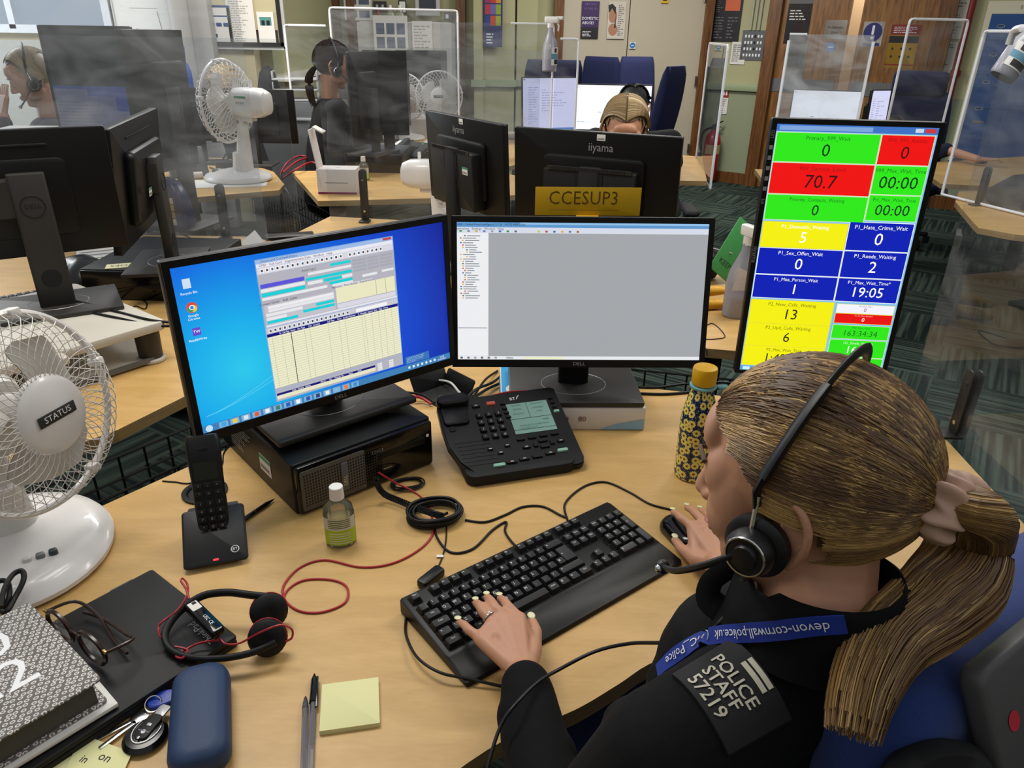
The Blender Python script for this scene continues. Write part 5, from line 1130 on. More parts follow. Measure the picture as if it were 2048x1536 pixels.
# ---------------------------------------------------------------- left desk
kbp = P(0, 640, DZ)
r = thing('keyboard', 'black keyboard at the left edge behind the round-logo stand', 'keyboard', (kbp.x-.02, kbp.y+.10, DZ), .75)
MB(BLK).slab((0, 0, .012), (.42, .15, .018), .008, .003).build('case', r); 
for i in range(5):
    for j in range(18): MB(KEYM).slab((-.19+j*.0222, .05-i*.0235, .026), (.018, .019, .008), .002, .002).build('key', r, 0)
q = P(170, 560, DZ)
o = MB(mat('black_bag', '#101012', .25, bump=.6, bscale=30)).loft([[(x*k, y*k, z) for x, y in rrect(.16, .24, .05, 6)] for z, k in ((0, .7), (.02, 1), (.05, .9), (.075, .55), (.085, .2))]).build('plastic_bag', None, 60)
tag(o, 'crumpled black plastic bag between the round-logo stand and the flat computer', 'bag', None, (q.x, q.y, DZ), .9)
for k in range(7):
    q = P(205+k*1.5, 520-k*6, DZ+.003*k); mb = MB(PAP).slab((0, 0, 0), (.20, .28, .0012), .001, .0003)
    tag(mb.build('paper_sheet'), ['bottom', 'second lowest', 'third', 'middle', 'fifth', 'second highest', 'topmost'][k]+' sheet of the loose paper pile behind the flat computer', 'paper', 'loose paper pile behind the flat computer', (q.x-.05, q.y+.12, DZ+.003+.004*k), .5+.07*math.sin(k*2.1))
q = P(300, 470, DZ); bag = thing('carrier_bag', 'navy plastic bag with a colourful grid print behind the turned monitor', 'bag', (q.x, q.y+.12, DZ), -.1)
bb = MB(mat('navy_plastic_bag', '#1c2350', .3, bump=.5, bscale=18)); bb.loft([[(x*k, y*k, z) for x, y in rrect(.30, .10, .03, 5)] for z, k in ((0, .9), (.03, 1), (.14, .92), (.20, .75), (.22, .5))]); bb.build('sack', bag, 60)
pr = MB(); rnd = random.Random(9); pc_ = [mat('print_cream', '#d8bd9a', .6), mat('print_gold', '#b98a35', .6), mat('print_purple', '#55406f', .6), mat('print_dark', '#2b2230', .6)]
for i in range(7):
    for j in range(4): pr.use(pc_[rnd.randrange(4)]).at((0, -.0515, 0), (R(90), 0, 0)).rect(-.11+i*.031, .03+j*.03, -.083+i*.031, .056+j*.03, rnd.uniform(0, .001))
pr.build('printed_grid', bag, 0)
cable('left black cable from the round-logo stand crossing the riser', [(95, 602, .12), (150, 618, .11), (230, 635, .11), (300, 650, .10), (345, 652, .09)], .004)
cable('right black cable from the round-logo stand crossing the riser', [(95, 598, .13), (160, 604, .12), (240, 625, .11), (300, 640, .11), (345, 645, .1)], .004)
cable('thin black cable curled on the desk before the flat computer', [(160, 605), (185, 625), (200, 612), (195, 580), (165, 565), (152, 560)], .002)
cable('thin black cable lying against the flat computer', [(205, 615), (240, 600), (270, 595), (292, 605), (290, 618), (270, 612), (262, 625), (230, 628)], .002)
cable('black cable pair leaving the turned monitor stand', [(362, 468, .02), (385, 478, .02), (405, 490), (420, 502)], .003)
q = P(585, 470, DZ); tag(MB(BLK).slab((0, 0, .006), (.20, .07, .014), .008, .003).build('cable_hatch_cover'), 'closed black cable hatch cover on the desk behind the blue desktop', 'cover', None, (q.x, q.y-.04, DZ), .35)
q = P(505, 490, DZ); tag(MB(PAP).add([(-.06, 0, 0), (.06, 0, 0), (0, .05, .05)], [(0, 1, 2)]).add([(-.06, 0, 0), (0, .05, .05), (0, .08, 0)], [(0, 1, 2)]).add([(.06, 0, 0), (0, .08, 0), (0, .05, .05)], [(0, 1, 2)]).build('folded_paper', None, 0), 'folded white paper peeping above the blue desktop monitor', 'paper', None, (q.x, q.y, DZ))

# ---------------------------------------------------------------- mid desks
def cheap_phone(label, loc, rz, tilt=1.0):
    r = thing('desk_telephone', label, 'telephone', loc, rz)
    T = TR((0, 0, .07), (tilt, 0, 0)); m = MB(mat('dark_phone', '#222423', .45)); m.T = T; m.slab((0, 0, 0), (.22, .20, .03), .02, .01); m.at((0, .04, .03)).slab((0, 0, 0), (.18, .10, .06), .01, .005); m.build('base', r)
    h = MB(mat('dark_phone')); h.T = T; h.slab((-.085, 0, .026), (.045, .20, .025), .015, .008); h.build('handset', r)
    k = MB(BLK); k.T = T
    for i in range(4):
        for j in range(3): k.slab((-.01+j*.025, .02-i*.022, .018), (.016, .012, .006), .002, .001)
    k.use(emi('#9df03a', 2)).disc((.05, .07, .0162), .004, 10); k.build('keypad', r)
    return r
q = P(375, 345, DZ); cheap_phone('dark desk telephone tipped on its side beside the fan seen from behind', (q.x+.05, q.y-.1, DZ), .55, 1.05)
q = P(830, 322, DZ); cheap_phone('black desk telephone behind the left black monitor', (q.x-.02, q.y, DZ), -.5, .35)
q = P(445, 368, DZ); tag(MB(PAP).slab((0, 0, .001), (.42, .24, .002), .004, .0005).build('paper_sheet'), 'white sheet of paper under the fan seen from behind', 'paper', None, (q.x+.03, q.y+.02, DZ), .25)
q = P(388, 355, DZ); tag(MB(mat('tissue_tube', '#cfc4b4', .7)).at((0, 0, .02), (0, R(90), 0)).cyl((0, 0, -.05), .02, .10, 18).build('paper_roll'), 'small paper roll beside the tipped telephone', 'roll', None, (q.x+.02, q.y-.05, DZ), .5)
for k, pts in enumerate(([(440, 330), (455, 305, .05), (470, 312, .04), (480, 335)], [(445, 335), (480, 325), (500, 332), (520, 310, .02)], [(420, 335), (450, 345), (480, 340), (500, 345)])): cable(['black cable loop standing', 'black cable curving', 'black cable lying'][k]+' between tipped telephone and fan base', pts, .005, k=5)
q = P(470, 335, DZ); tag(MB(BLKM).slab((0, 0, .02), (.22, .10, .04), .02, .008).build('phone_cradle'), 'low black cradle behind the fan seen from behind', 'cradle', None, (q.x, q.y, DZ), .1)
# white box opened
q = P(668, 388, DZ); r = thing('cardboard_box', 'opened white box with a purple stripe beside the bracket', 'box', (q.x+.02, q.y+.06, DZ), .02)
WB = mat('white_box_card', '#d0c9c4', .6); bx = MB(WB).slab((0, 0, .065), (.21, .13, .13), .002, .001); bx.use(mat('magenta_stripe', '#7c2550', .6)).slab((0, -.0655, .006), (.208, .001, .010), .001, .0003); bx.use(GREY).slab((0, -.0655, .06), (.12, .0008, .003), .001, .0002).slab((0, .0, .1305), (.03, .003, .0006), .001, .0001); bx.build('carton', r)
MB(WB).at((-.105, .0, .18), (0, R(-8), 0)).slab((0, 0, 0), (.006, .13, .30), .002, .001).at((-.085, 0, .325), (0, R(28), 0)).slab((0, 0, 0), (.06, .08, .008), .002, .001).build('lid', r)
for k, pts in enumerate(([(560, 350, -.05), (575, 325, .02), (600, 312, .03), (630, 318, .02)], [(562, 360, -.1), (590, 340, .02), (620, 325, .03), (640, 330, .02)], [(566, 345, 0), (600, 320, .04), (650, 312, .03)])): cable(['lower', 'middle', 'upper'][k]+' red cable trailing off the desk beside the opened white box', pts, .006, REDC, k=5, group=None)
cable('white fan flex hanging down from the fan seen from behind', [(553, 362, .0), (575, 385, -.08), (588, 430, -.25), (590, 460, -.35), (588, 500, -.5)], .006, WHT)
cable('black cable drooping to the floor beside the white flex', [(563, 345, 0), (562, 380, -.1), (565, 430, -.3), (572, 470, -.5), (590, 475, -.55), (600, 450, -.4)], .006)
cable('black cable slung under the desk toward the bracket', [(530, 405, -.3), (560, 425, -.35), (600, 420, -.32), (620, 405, -.2)], .004)
cable('black cable rising from the opened box to the edge-on monitor', [(640, 305, .02), (655, 280, .1), (680, 260, .2), (705, 258, .25)], .005)
# patterned bag, carton etc.
q = P(790, 270, DZ); r = thing('handbag', 'black and orange patterned bag behind the edge-on monitor', 'bag', (q.x, q.y+.08, DZ), 0)
TG = mat('tiger_print', '#a5703a', .7); nt = TG.node_tree; b_ = nt.nodes['Principled BSDF']; tc = nt.nodes.new('ShaderNodeTexCoord'); n_ = nt.nodes.new('ShaderNodeTexNoise'); n_.inputs['Scale'].default_value = 22; n_.inputs['Detail'].default_value = 1; c_ = nt.nodes.new('ShaderNodeValToRGB'); c_.color_ramp.interpolation = 'CONSTANT'; c_.color_ramp.elements[0].color = lin('#1d1a1a'); c_.color_ramp.elements[1].position = .5; c_.color_ramp.elements[1].color = lin('#a5703a'); nt.links.new(tc.outputs['Object'], n_.inputs[0]); nt.links.new(n_.outputs[0], c_.inputs[0]); nt.links.new(c_.outputs[0], b_.inputs['Base Color'])
MB(TG).slab((0, 0, .13), (.34, .15, .24), .02, .01).build('body', r)
MB(BLK).tube(cr([(-.06, 0, .24), (-.05, 0, .33), (.03, 0, .35), (.07, 0, .24)], 6), .008, 8).build('handle', r, 60)
q = P(845, 266, DZ); tag(MB(WB).at((0, 0, .075)).slab((0, 0, 0), (.16, .12, .15), .002, .001).at((0, 0, .15), (R(40), 0, 0)).slab((0, .03, .0), (.16, .06, .003), .001, .0005).build('carton'), 'small white carton below the front-facing fan', 'box', None, (q.x, q.y-.3, DZ), .2)
q = P(800, 285, DZ); tag(MB(PAP).loft([[(x*k+.01*math.sin(z*90), y*k, z) for x, y in rrect(.14, .12, .05, 5)] for z, k in ((0, .8), (.02, 1), (.05, .7), (.08, .25))]).build('crumpled_tissue', None, 50), 'crumpled white tissue beside the flat computer', 'tissue', None, (q.x+.08, q.y-.5, DZ))
q = P(748, 275, DZ); s_ = thing('squirt_bottle', 'white bottle with red cap behind the upright edge-on monitor', 'bottle', (q.x-.05, q.y-.9, DZ)); MB(WHT).lathe([(.001, 0), (.04, 0), (.042, .02), (.042, .14), (.03, .18), (.012, .2), (.001, .2)], 20).build('bottle', s_); MB(RED).cyl((0, 0, .2), .014, .03, 14).build('cap', s_)
q = P(930, 235, DZ); tag(MB(BLKM).slab((0, 0, .05), (.22, .18, .1), .01, .01).build('network_box'), 'small black box with cables right of the front-facing fan', 'box', None, (-.47, 6.5, DZ), .3)
q = Y(962, 222, 6.3)
r = thing('hair_clip_tray', 'pale tray of cables on the narrow desk behind the left black monitor', 'tray', (-.15, 6.45, DZ)); MB(mat('pale_tray', '#a99a86', .6)).slab((0, 0, .03), (.4, .2, .03), .03, .01).build('tray_body', r); r.name = 'cable_tray'
desk('office_desk', 'narrow beech desk with the pale cable tray, behind the left black monitor', ccw([(-.40, 5.25), (-.1, 4.95), (.05, 5.2), (.05, 6.3), (-.1, 6.9), (-.40, 6.9)]), (.1, 5.9), [(0, 6)])
q = P(1140, 300, DZ); tag(MB(mat('terracotta_print', '#b0603c', .7)).slab((0, 0, .08), (.10, .08, .16), .004, .002).build('tissue_box'), 'small terracotta coloured box between the lilac and white monitors', 'box', None, (.395, 5.5, DZ))
# dark bag on right desk
q = P(1925, 400, DZ); o = MB(mat('black_cloth_bag', '#1a1b1b', .8, bump=.8, bscale=14)).loft([[(x*k+ox, y*k, z) for x, y in rrect(.62, .40, .12, 6)] for z, k, ox in ((0, .9, 0), (.03, 1, 0), (.09, .85, .02), (.14, .55, -.02), (.17, .2, 0))]).build('cloth_bag', None, 60)
tag(o, 'slumped black cloth bag on the right desk corner', 'bag', None, (2.86, 4.02, DZ), -.4)
q = P(1962, 326, DZ); tag(MB(LAP).loft([[(x*k, y*k, z) for x, y in rrect(.06, .10, .026, 5)] for z, k in ((0, .9), (.01, 1), (.03, .7), (.035, .3))]).build('computer_mouse', None, 60), 'black computer mouse under the bare forearm at the right', 'mouse', None, (q.x, q.y, DZ), -.9)
# ---------------------------------------------------------------- perspex screens with white edge trim
def sheet(label, a, b, z0, z1, trims=(), brk=(), m=None, drop=0):
    ax, ay = a; L = math.hypot(b[0]-ax, b[1]-ay); r = thing('perspex_screen', label, 'screen', (ax, ay, z0), math.atan2(b[1]-ay, b[0]-ax))
    Hh = z1-z0; p = MB(m or PERS).slab((L/2, 0, Hh/2), (L, .005, Hh), .001, .0005); p.build('sheet', r, 0)
    e = MB(EDGE); n = 0; rr = .008
    for t in trims:
        if t == 'top': e.tube([(0.03, 0, Hh), (L-.03, 0, Hh)], rr, 6); n += 1
        elif t == 'left': e.tube([(0, 0, Hh-.03), (0, 0, 0)], rr, 6); n += 1
        elif t == 'right': e.tube([(L, 0, Hh-.03), (L, 0, 0)], rr, 6); n += 1
        elif t == 'tl': e.tube(cr([(0, 0, Hh-.03), (.006, 0, Hh-.006), (.03, 0, Hh)], 4), rr, 6)
        elif t == 'tr': e.tube(cr([(L, 0, Hh-.03), (L-.006, 0, Hh-.006), (L-.03, 0, Hh)], 4), rr, 6)
        elif t == 'bottom': e.tube([(0, 0, 0), (L, 0, 0)], rr, 6)
        elif isinstance(t, tuple): MB(EDGE).tube([(t[0]*L, 0, t[1]*Hh), (t[2]*L, 0, t[3]*Hh)], rr*.8, 6).build('edge_trim', r, 60)
        if t in ('left', 'right') and len([x for x in trims if x in ('left', 'right', 'top')]) == 2 and 'top' not in trims: e.build('edge_trim', r, 60); e = MB(EDGE)
    if e.v: e.build('edge_trim', r, 60)
    for x, h in brk:
        bm = MB(DGR).at((x, -.006, DZ-z0)); bm.at((x, -.008, DZ-z0+h/2), (R(90), 0, 0)).slab((0, 0, 0), (.034, h, .005), .016, .001)
        bm.at((x, .012, DZ-z0+h/2), (R(90), 0, 0)).slab((0, 0, 0), (.034, h, .005), .016, .001); bm.at((x, -.02, DZ-z0+.004)).slab((0, 0, 0), (.05, .06, .006), .01, .001)
        bm.use(CHR); [bm.at((x, -.0105, DZ-z0+zz), (R(90), 0, 0)).cyl((0, 0, 0), .005, .002, 12) for zz in (h*.2, h*.8)]; bm.build('bracket', r)
    return r
sheet('large perspex screen along the right edge of the main desk', (1.012, 1.684), (.985, .80), .62, 1.56, [('left'), (0, 1, 1, 1)] and ['top', 'tl'], [(.215, .16)], PERS)
sheet('perspex screen behind the computer lying flat at the left, single bracket', (-2.25, 3.09), (-.90, 3.09), .60, 1.5, [], [(1.03, .225)], PERS)
sheet('perspex screen with a bracket in front of the opened white box', (-.86, 3.44), (.1, 3.44), .70, 1.47, [], [(.165, .235)], PERS)
# framed screens further back
q = Y(568, 50, 5.78); q2 = Y(660, 57, 5.78); sheet('small white-edged perspex screen left of the white cupboard', (q.x, 5.78), (q2.x, 5.78), .8, q.z, ['top', 'tl', 'left'], m=PERS)
q = Y(658, 15, 5.6); q2 = Y(915, 25, 5.9); sheet('tall white-edged perspex screen in front of the white cupboard', (q.x, 5.6), (q2.x, 5.9), .8, q.z, ['top', 'tl', 'tr', 'left', 'right'], m=PERSH)
q = Y(880, 60, 5.2); q2 = Y(1108, 48, 5.2); sheet('perspex screen whose white corner the spray bottle hangs from', (q.x, 5.2), (q2.x, 5.2), .85, q2.z, ['tr', 'right', (.62, 1, .97, 1)], m=PERSH)
q = Y(1112, 72, 5.35); q2 = Y(1158, 78, 5.35); sheet('narrow white-edged perspex screen left of the bright white monitor', (q.x, 5.35), (q2.x, 5.35), .85, q2.z, ['top', 'tr', 'right'], m=PERS)
sheet('narrow turned perspex screen in front of the fire extinguisher', (1.308, 5.554), (1.19, 4.60), .69, 1.485, ['top', 'tl', 'tr', 'left', 'right', 'bottom'], m=perspex_mat('smoked_perspex', .03, .80))
q = Y(1580, 68, 4.3); q2 = Y(1748, 78, 4.3); sheet('perspex screen in front of the automatic door sign', (q.x, 4.3), (q2.x, 4.3), .9, q.z, ['right', (0, 1, .2, 1), 'left'], m=perspex_mat('hazy_perspex', .16, .86))
q = Y(1820, 40, 4.9); q2 = Y(1938, 38, 5.0); sheet('white-edged perspex screen beside the blue board, farther one', (q.x, 4.9), (q2.x, 5.0), .7, 1.64, ['top', 'tl', 'tr', 'left', 'right'], m=PERS)
sheet('white-edged perspex screen over the dark cloth bag', (2.42, 4.268), (2.75, 3.2), .74, 1.576, ['top', 'tl', 'left', 'bottom'], [(.25, .2)], m=perspex_mat('grey_perspex', .035, .90))
q = Y(0, 130, 2.6); sheet('large dusty perspex screen at the far left over the dim monitors', (-2.6, 2.75), (-.93, 2.75), .74, 1.62, [], m=PERSH)

# ---------------------------------------------------------------- wall things
def onw(o): o.parent = None; return o
def plate(name, label, cat, u, v, y, w_, h_, build, thick=.004, wall=None):
    if wall: r_ = thing(name, label, cat); r_.matrix_world = WT @ TR((wall[0], -.004-thick/2, wall[1]), (R(90), 0, 0))
    else: q = Y(u, v, y); r_ = thing(name, label, cat, (q.x, y, q.z), 0, None, (R(90), 0, 0))
    mb = MB(); build(mb, w_, h_); mb.build('face', r_, 0)
    return r_
def poster(cols):
    def f(mb, w_, h_):
        mb.use(mat(*cols[0])).slab((0, 0, 0), (w_, h_, .004), .001, .0005)
        for (a, b, c, d, m) in cols[1:]: mb.use(m).rect(a*w_-w_/2, b*h_-h_/2, c*w_-w_/2, d*h_-h_/2, .0025)
    return f
def simple(name, label, cat, u, v, y, w_, h_, base, fn, wall=None):
    def b(mb, a, c): mb.use(base).slab((0, 0, 0), (a, c, .006), .001, .0005); fn(mb, a, c)
    return plate(name, label, cat, u, v, y, w_, h_, b, .006, wall)
PUR = mat('poster_purple', '#3b2356', .6); POB = mat('poster_black', '#16141a', .5); WPR = mat('white_print')
def f(mb, w_, h_):
    mb.use(POB).rect(-w_/2, -h_/2, w_/2, -h_*.2, .0035); mb.text('ARE YOU', 0, h_*.42, .03, .004, mat('poster_lilac', '#7c5f96', .6)); mb.text('AT RISK OF', 0, h_*.30, .027, .004)
    mb.text('DOMESTIC', 0, h_*.04, .040, .004, WPR, sx=.92); mb.text('ABUSE?', -.02, -h_*.08, .040, .004, WPR); lines_mb(mb, -w_*.4, -h_*.45, w_*.1, -h_*.3, 4, WPR, 2, z=.004)
simple('poster', 'purple poster reading DOMESTIC ABUSE on the cream door', 'poster', 1180, 40, 8.89, .19, .36, PUR, f)
def f(mb, w_, h_):
    mb.use(mat('skin_print', '#a5785c', .7)).disc((-w_*.22, h_*.12, .0035), .045, 20, 1.5); mb.disc((-w_*.18, -h_*.25, .0034), .05, 20, 1.2)
    mb.use(POB).add([(-w_*.5, h_*.4, .0037), (-w_*.3, h_*.45, .0037), (-w_*.08, h_*.35, .0037), (-w_*.02, -h_*.2, .0037), (-w_*.12, -h_*.2, .0037), (-w_*.06, h_*.15, .0037), (-w_*.28, h_*.32, .0037), (-w_*.46, h_*.2, .0037)], [tuple(range(8))]); lines_mb(mb, w_*.08, -h_*.42, w_*.42, h_*.42, 16, GREY, 5, z=.004)
simple('poster', 'pale poster with a long-haired face on the cream door', 'poster', 1233, 41, 8.89, .19, .36, mat('poster_cream', '#c5bdb0', .7), f)
def disc_sign(mb, w_, h_, c='#2a70b0'): mb.use(mat('sign_blue', c, .5)).disc((0, 0, .0035), w_*.45, 24); mb.use(WPR).slab((0, 0, .0037), (w_*.5, w_*.1, .0003), .001, .0001)
simple('door_sticker', 'small round blue fire door sticker on the cream door', 'sticker', 1265, 91, 8.89, .065, .065, PAP, lambda mb, a, b: disc_sign(mb, a, b))
simple('door_sticker', 'small yellow sticker at the top of the cream door', 'sticker', 1330, -1, 8.89, .075, .07, mat('yellow_card'), lambda mb, a, b: mb.use(INK).rect(-a*.3, -b*.2, a*.3, b*.2, .0035))
def f(mb, w_, h_):
    cc = ['#8a2f5c', '#b5352f', '#c9812a', '#a83540', '#6a5a9c', '#7f9a35', '#2a3c7c', '#b04a3a', '#8f9a40']
    for k in range(9): mb.use(mat('poster_tile_%d' % k, cc[k], .6)).rect(-w_*.42+(k % 3)*w_*.28, h_*.25-(k//3)*h_*.19, -w_*.15+(k % 3)*w_*.28, h_*.42-(k//3)*h_*.19, .0035)
    lines_mb(mb, -w_*.4, h_*.44, w_*.4, h_*.49, 2, WPR, 2, .9, 1, .004); lines_mb(mb, -w_*.35, -h_*.45, w_*.35, -h_*.25, 4, WPR, 8, z=.004)
simple('poster', 'navy poster with colourful balloon tiles on the pilaster', 'poster', 986, 36, 8.70, .20, .56, mat('poster_navy', '#26305e', .6), f)
# angled wall
def f(mb, w_, h_):
    mb.use(mat('sign_orange', '#c8613a', .6)).rect(-w_*.1, -h_*.02, w_*.42, h_*.15, .0035); lines_mb(mb, -w_*.42, h_*.28, w_*.42, h_*.36, 3, GREY, 2, .9, 1, .004); lines_mb(mb, -w_*.42, -h_*.05, -w_*.18, h_*.18, 7, GREY, 4, z=.004); lines_mb(mb, -w_*.42, -h_*.46, -w_*.05, -h_*.1, 8, GREY, 6, z=.004); lines_mb(mb, w_*.05, -h_*.46, w_*.42, -h_*.1, 7, GREY, 7, z=.004)
simple('poster', 'dark poster with an orange panel beside the grey button panel', 'poster', 0, 0, 0, .31, .62, POB, f, wall=(.245, 1.78))
def f(mb, w_, h_):
    for r_ in range(4):
        for c_ in range(6): mb.use(BLKM if c_ == 3 and r_ < 3 else WPR).slab((-w_*.34+c_*w_*.135, h_*.3-r_*h_*.21, .004), (w_*.07, h_*.09, .004), .001, .0005)
pnl = simple('button_panel', 'grey alarm panel with rows of white switches left of the oak door', 'panel', 0, 0, 0, .25, .29, mat('panel_grey', '#5a5d60', .5), f, wall=(.565, 1.44))
cdm = MB(mat('conduit_cream', '#a8a894', .5))
for k in range(3): cdm.cyl((.52+k*.045, -.015, 1.585), .012, 1.2, 10)
tag(cdm.build('conduit_pipes'), 'three cream conduit pipes running up from the grey alarm panel', 'pipes').matrix_world = WT
simple('notice_sheet', 'small printed sheet below the dark poster', 'notice', 0, 0, 0, .16, .22, PAP, lambda mb, a, b: lines_mb(mb, -a*.4, -b*.4, a*.4, b*.4, 9, GREY, 3, z=.004), wall=(.42, 1.36))
simple('fire_sign', 'red fire extinguisher sign above the extinguisher', 'sign', 0, 0, 0, .075, .085, mat('sign_red', '#9c2320', .5), lambda mb, a, b: (mb.use(WPR).slab((-.014, 0, .004), (.014, .05, .001), .004, .0002).slab((.014, .0, .004), (.018, .05, .001), .008, .0002)), wall=(.335, .955))
simple('fire_sign', 'white instruction sign under the red fire extinguisher sign', 'sign', 0, 0, 0, .085, .17, PAP, lambda mb, a, b: lines_mb(mb, -a*.4, -b*.45, a*.4, b*.45, 8, mat('print_rust', '#8c5048', .7), 3, z=.004), wall=(.335, .82))
simple('door_sign', 'white sign reading Automatic door on the oak door', 'sign', 0, 0, 0, .21, .17, PAP, lambda mb, a, b: (mb.text('Automatic', 0, .02, .036, .004, INK), mb.text('door', 0, -.025, .036, .004)), wall=(1.375, 1.60))
simple('door_sign', 'round blue push sign below the Automatic door sign', 'sign', 0, 0, 0, .10, .10, mat('sign_grey', '#9aa0a0', .6), lambda mb, a, b: disc_sign(mb, a, b, '#39618c'), wall=(1.36, 1.44))
simple('door_sign', 'square sign with white exclamation mark in a blue disc', 'sign', 0, 0, 0, .19, .22, PAP, lambda mb, a, b: (mb.use(mat('sign_navy', '#1f2568', .5)).disc((0, .015, .0035), .085, 32), mb.use(WPR).slab((0, .035, .0040), (.022, .085, .0006), .011, .0001), mb.disc((0, -.035, .0042), .014, 16), mb.use(mat('sign_navy')).rect(-.07, -.105, .08, -.08, .0036)), wall=(1.73, 1.565))
def f(mb, w_, h_):
    mb.use(mat('sign_maroon', '#7c2228', .6)).rect(-w_/2, h_*.26, w_/2, h_*.5, .0035); mb.use(POB).rect(-w_/2, h_*.08, w_/2, h_*.24, .0036); lines_mb(mb, -w_*.4, h_*.3, w_*.4, h_*.46, 4, PAP, 2, z=.004)
    for k in range(6): mb.use(INK).slab((-w_*.32+(k % 3)*w_*.3, -.02-(k//3)*.07, .004), (.02, .02, .0006), .004, .0002)
    mb.use(mat('sign_maroon')).rect(-w_/2, -h_*.44, w_/2, -h_*.41, .0036)
simple('safety_poster', 'yellow and maroon safety poster on the right oak door leaf', 'poster', 0, 0, 0, .26, .38, mat('sign_yellow', '#c2982a', .6), f, wall=(2.02, 1.46))
simple('poster', 'black and white poster with magenta scribble on the left oak door', 'poster', 0, 0, 0, .24, .62, POB, lambda mb, a, b: (mb.use(PAP).rect(-a/2, b*.18, a/2, b*.5, .0035), mb.text('PPP', 0, b*.33, .12, .004, mat('magenta_print', '#8c2560', .6), sx=.8), mb.use(GREY).rect(-a/2, b*.1, a/2, b*.18, .0036), lines_mb(mb, -a*.4, -b*.15, a*.3, b*.02, 4, PAP, 2, z=.004)), wall=(1.0, 1.77))
simple('notice_sheet', 'faint framed diagram notice low on the left oak door', 'notice', 0, 0, 0, .22, .34, mat('notice_grey', '#8d8a80', .7), lambda mb, a, b: (mb.use(mat('notice_dark', '#5c5f60', .7)).add([(a*.1, 0, .004), (a*.4, b*.25, .004), (a*.4, -b*.25, .004)], [(0, 2, 1)]), [mb.slab((-a*.15, b*(.25-.15*k), .004), (a*.45, b*.07, .0005), .002, .0002) for k in range(4)]), wall=(1.03, 1.30))
# red pipe
rp = MB(mat('red_pipe_paint', '#7c1a20', .4)).cyl((2.53, -.05, 0.0), .028, 2.7, 16).cyl((2.53, -.05, 1.22), .045, .05, 16)
tag(rp.build('fire_pipe'), 'dark red vertical pipe beside the blue locker board', 'pipe').matrix_world = WT
simple('notice_sheet', 'upper clear-pocketed notice with a blue heading left of the red pipe', 'notice', 0, 0, 0, .20, .42, mat('notice_pale', '#b5b4a6', .6), lambda mb, a, b: (mb.use(mat('sign_blue')).rect(-a*.2, b*.34, a*.3, b*.43, .0038), lines_mb(mb, -a*.4, -b*.4, a*.4, b*.3, 12, GREY, 5, z=.004)), wall=(2.40, 1.74))
simple('notice_sheet', 'lower pale notice page left of the red pipe', 'notice', 0, 0, 0, .24, .34, mat('notice_pale'), lambda mb, a, b: lines_mb(mb, -a*.4, -b*.1, a*.4, b*.45, 9, GREY, 6, z=.004), wall=(2.37, 1.34))
def f(mb, w_, h_):
    mb.use(mat('board_blue', '#1c4a86', .5)).rect(-w_*.46, -h_*.5, w_*.5, h_*.43, .0035); mb.text('0', -w_*.28, h_*.465, .04, .004, INK)
    for k in range(4): mb.use(SIL).tube([(-w_*.38+.03*math.cos(i*PI/8), h_*(.36-.16*k)+.014*math.sin(i*PI/8), .008) for i in range(16)], .003, 5, True)
    for k in range(3): mb.use(mat('board_line', '#16345a', .6)).rect(-w_*.46, h_*(.28-.2*k), w_*.5, h_*(.285-.2*k), .0037)
    mb.use(mat('brass', '#a8924c', .4, .8)).slab((-w_*.36, -h_*.2, .006), (.09, .014, .006), .002, .001)
simple('locker_board', 'blue panelled board with cream frame at the right edge', 'board', 0, 0, 0, 1.2, 1.45, mat('board_cream', '#d6cfb4', .6), f, wall=(3.25, 1.12))
# fire extinguisher
ext = thing('fire_extinguisher', 'red fire extinguisher standing below its signs', 'fire extinguisher', tuple(WT @ V((.30, -.12, .03))))
eb = MB(mat('extinguisher_red', '#9c1318', .25)).lathe([(.001, 0), (.085, 0), (.09, .02), (.09, .42), (.075, .48), (.035, .52), (.03, .55), (.001, .55)], 32); eb.build('cylinder', ext)
MB(mat('label_cream', '#b5a070', .5)).add([(.0915*math.cos(R(a)), .0915*math.sin(R(a)), z) for z in (.29, .39) for a in range(210, 331, 15)], [(i, i+1, i+10, i+9) for i in range(8)]).build('label', ext, 60)
MB(BLKM).cyl((0, 0, .55), .025, .05, 14).at((.03, 0, .61), (0, R(-25), 0)).slab((0, 0, 0), (.13, .02, .012), .004, .002).at((.03, 0, .585), (0, R(15), 0)).slab((0, 0, 0), (.10, .018, .008), .004, .002).build('handle', ext)
MB(BLKM).tube(cr([(-.02, 0, .57), (-.12, -.02, .52), (-.13, -.03, .35), (-.12, -.03, .15), (-.10, -.03, .05)], 6), .012, 8).build('hose', ext, 60)

# white cupboard with things
q0 = Y(715, 41, 8.2); q1_ = Y(903, 44, 8.2)
r = thing('cupboard', 'tall pale grey cupboard with papers stuck on its front', 'cupboard', ((q0.x+q1_.x)/2, 8.4, 0))
CW_ = q1_.x-q0.x; cm = mat('cupboard_grey', '#bdb9b1', .5); MB(cm).box((0, 0, .80), (CW_, .5, 1.60)).use(PAP).box((0, -.02, 1.60), (CW_*.95, .4, .012)).build('body', r, 0)
MB(cm).box((0, -.255, .80), (.006, .01, 1.56)).build('door_gap', r, 0)
def onf(name, label, u, v, w_, h_, fn, base=PAP, y=8.13): return simple(name, label, 'notice', u, v, y, w_, h_, base, fn)
onf('notice_sheet', 'white chart sheet with blue boxes stuck on the cupboard', 782, 78, .34, .42, lambda mb, a, b: [mb.use(mat('print_slate', '#5a6478', .7)).rect(-a*.42+k % 3*a*.3, b*(.1-.3*(k//3)), -a*.18+k % 3*a*.3, b*(.34-.3*(k//3)), .0036) for k in range(6)])
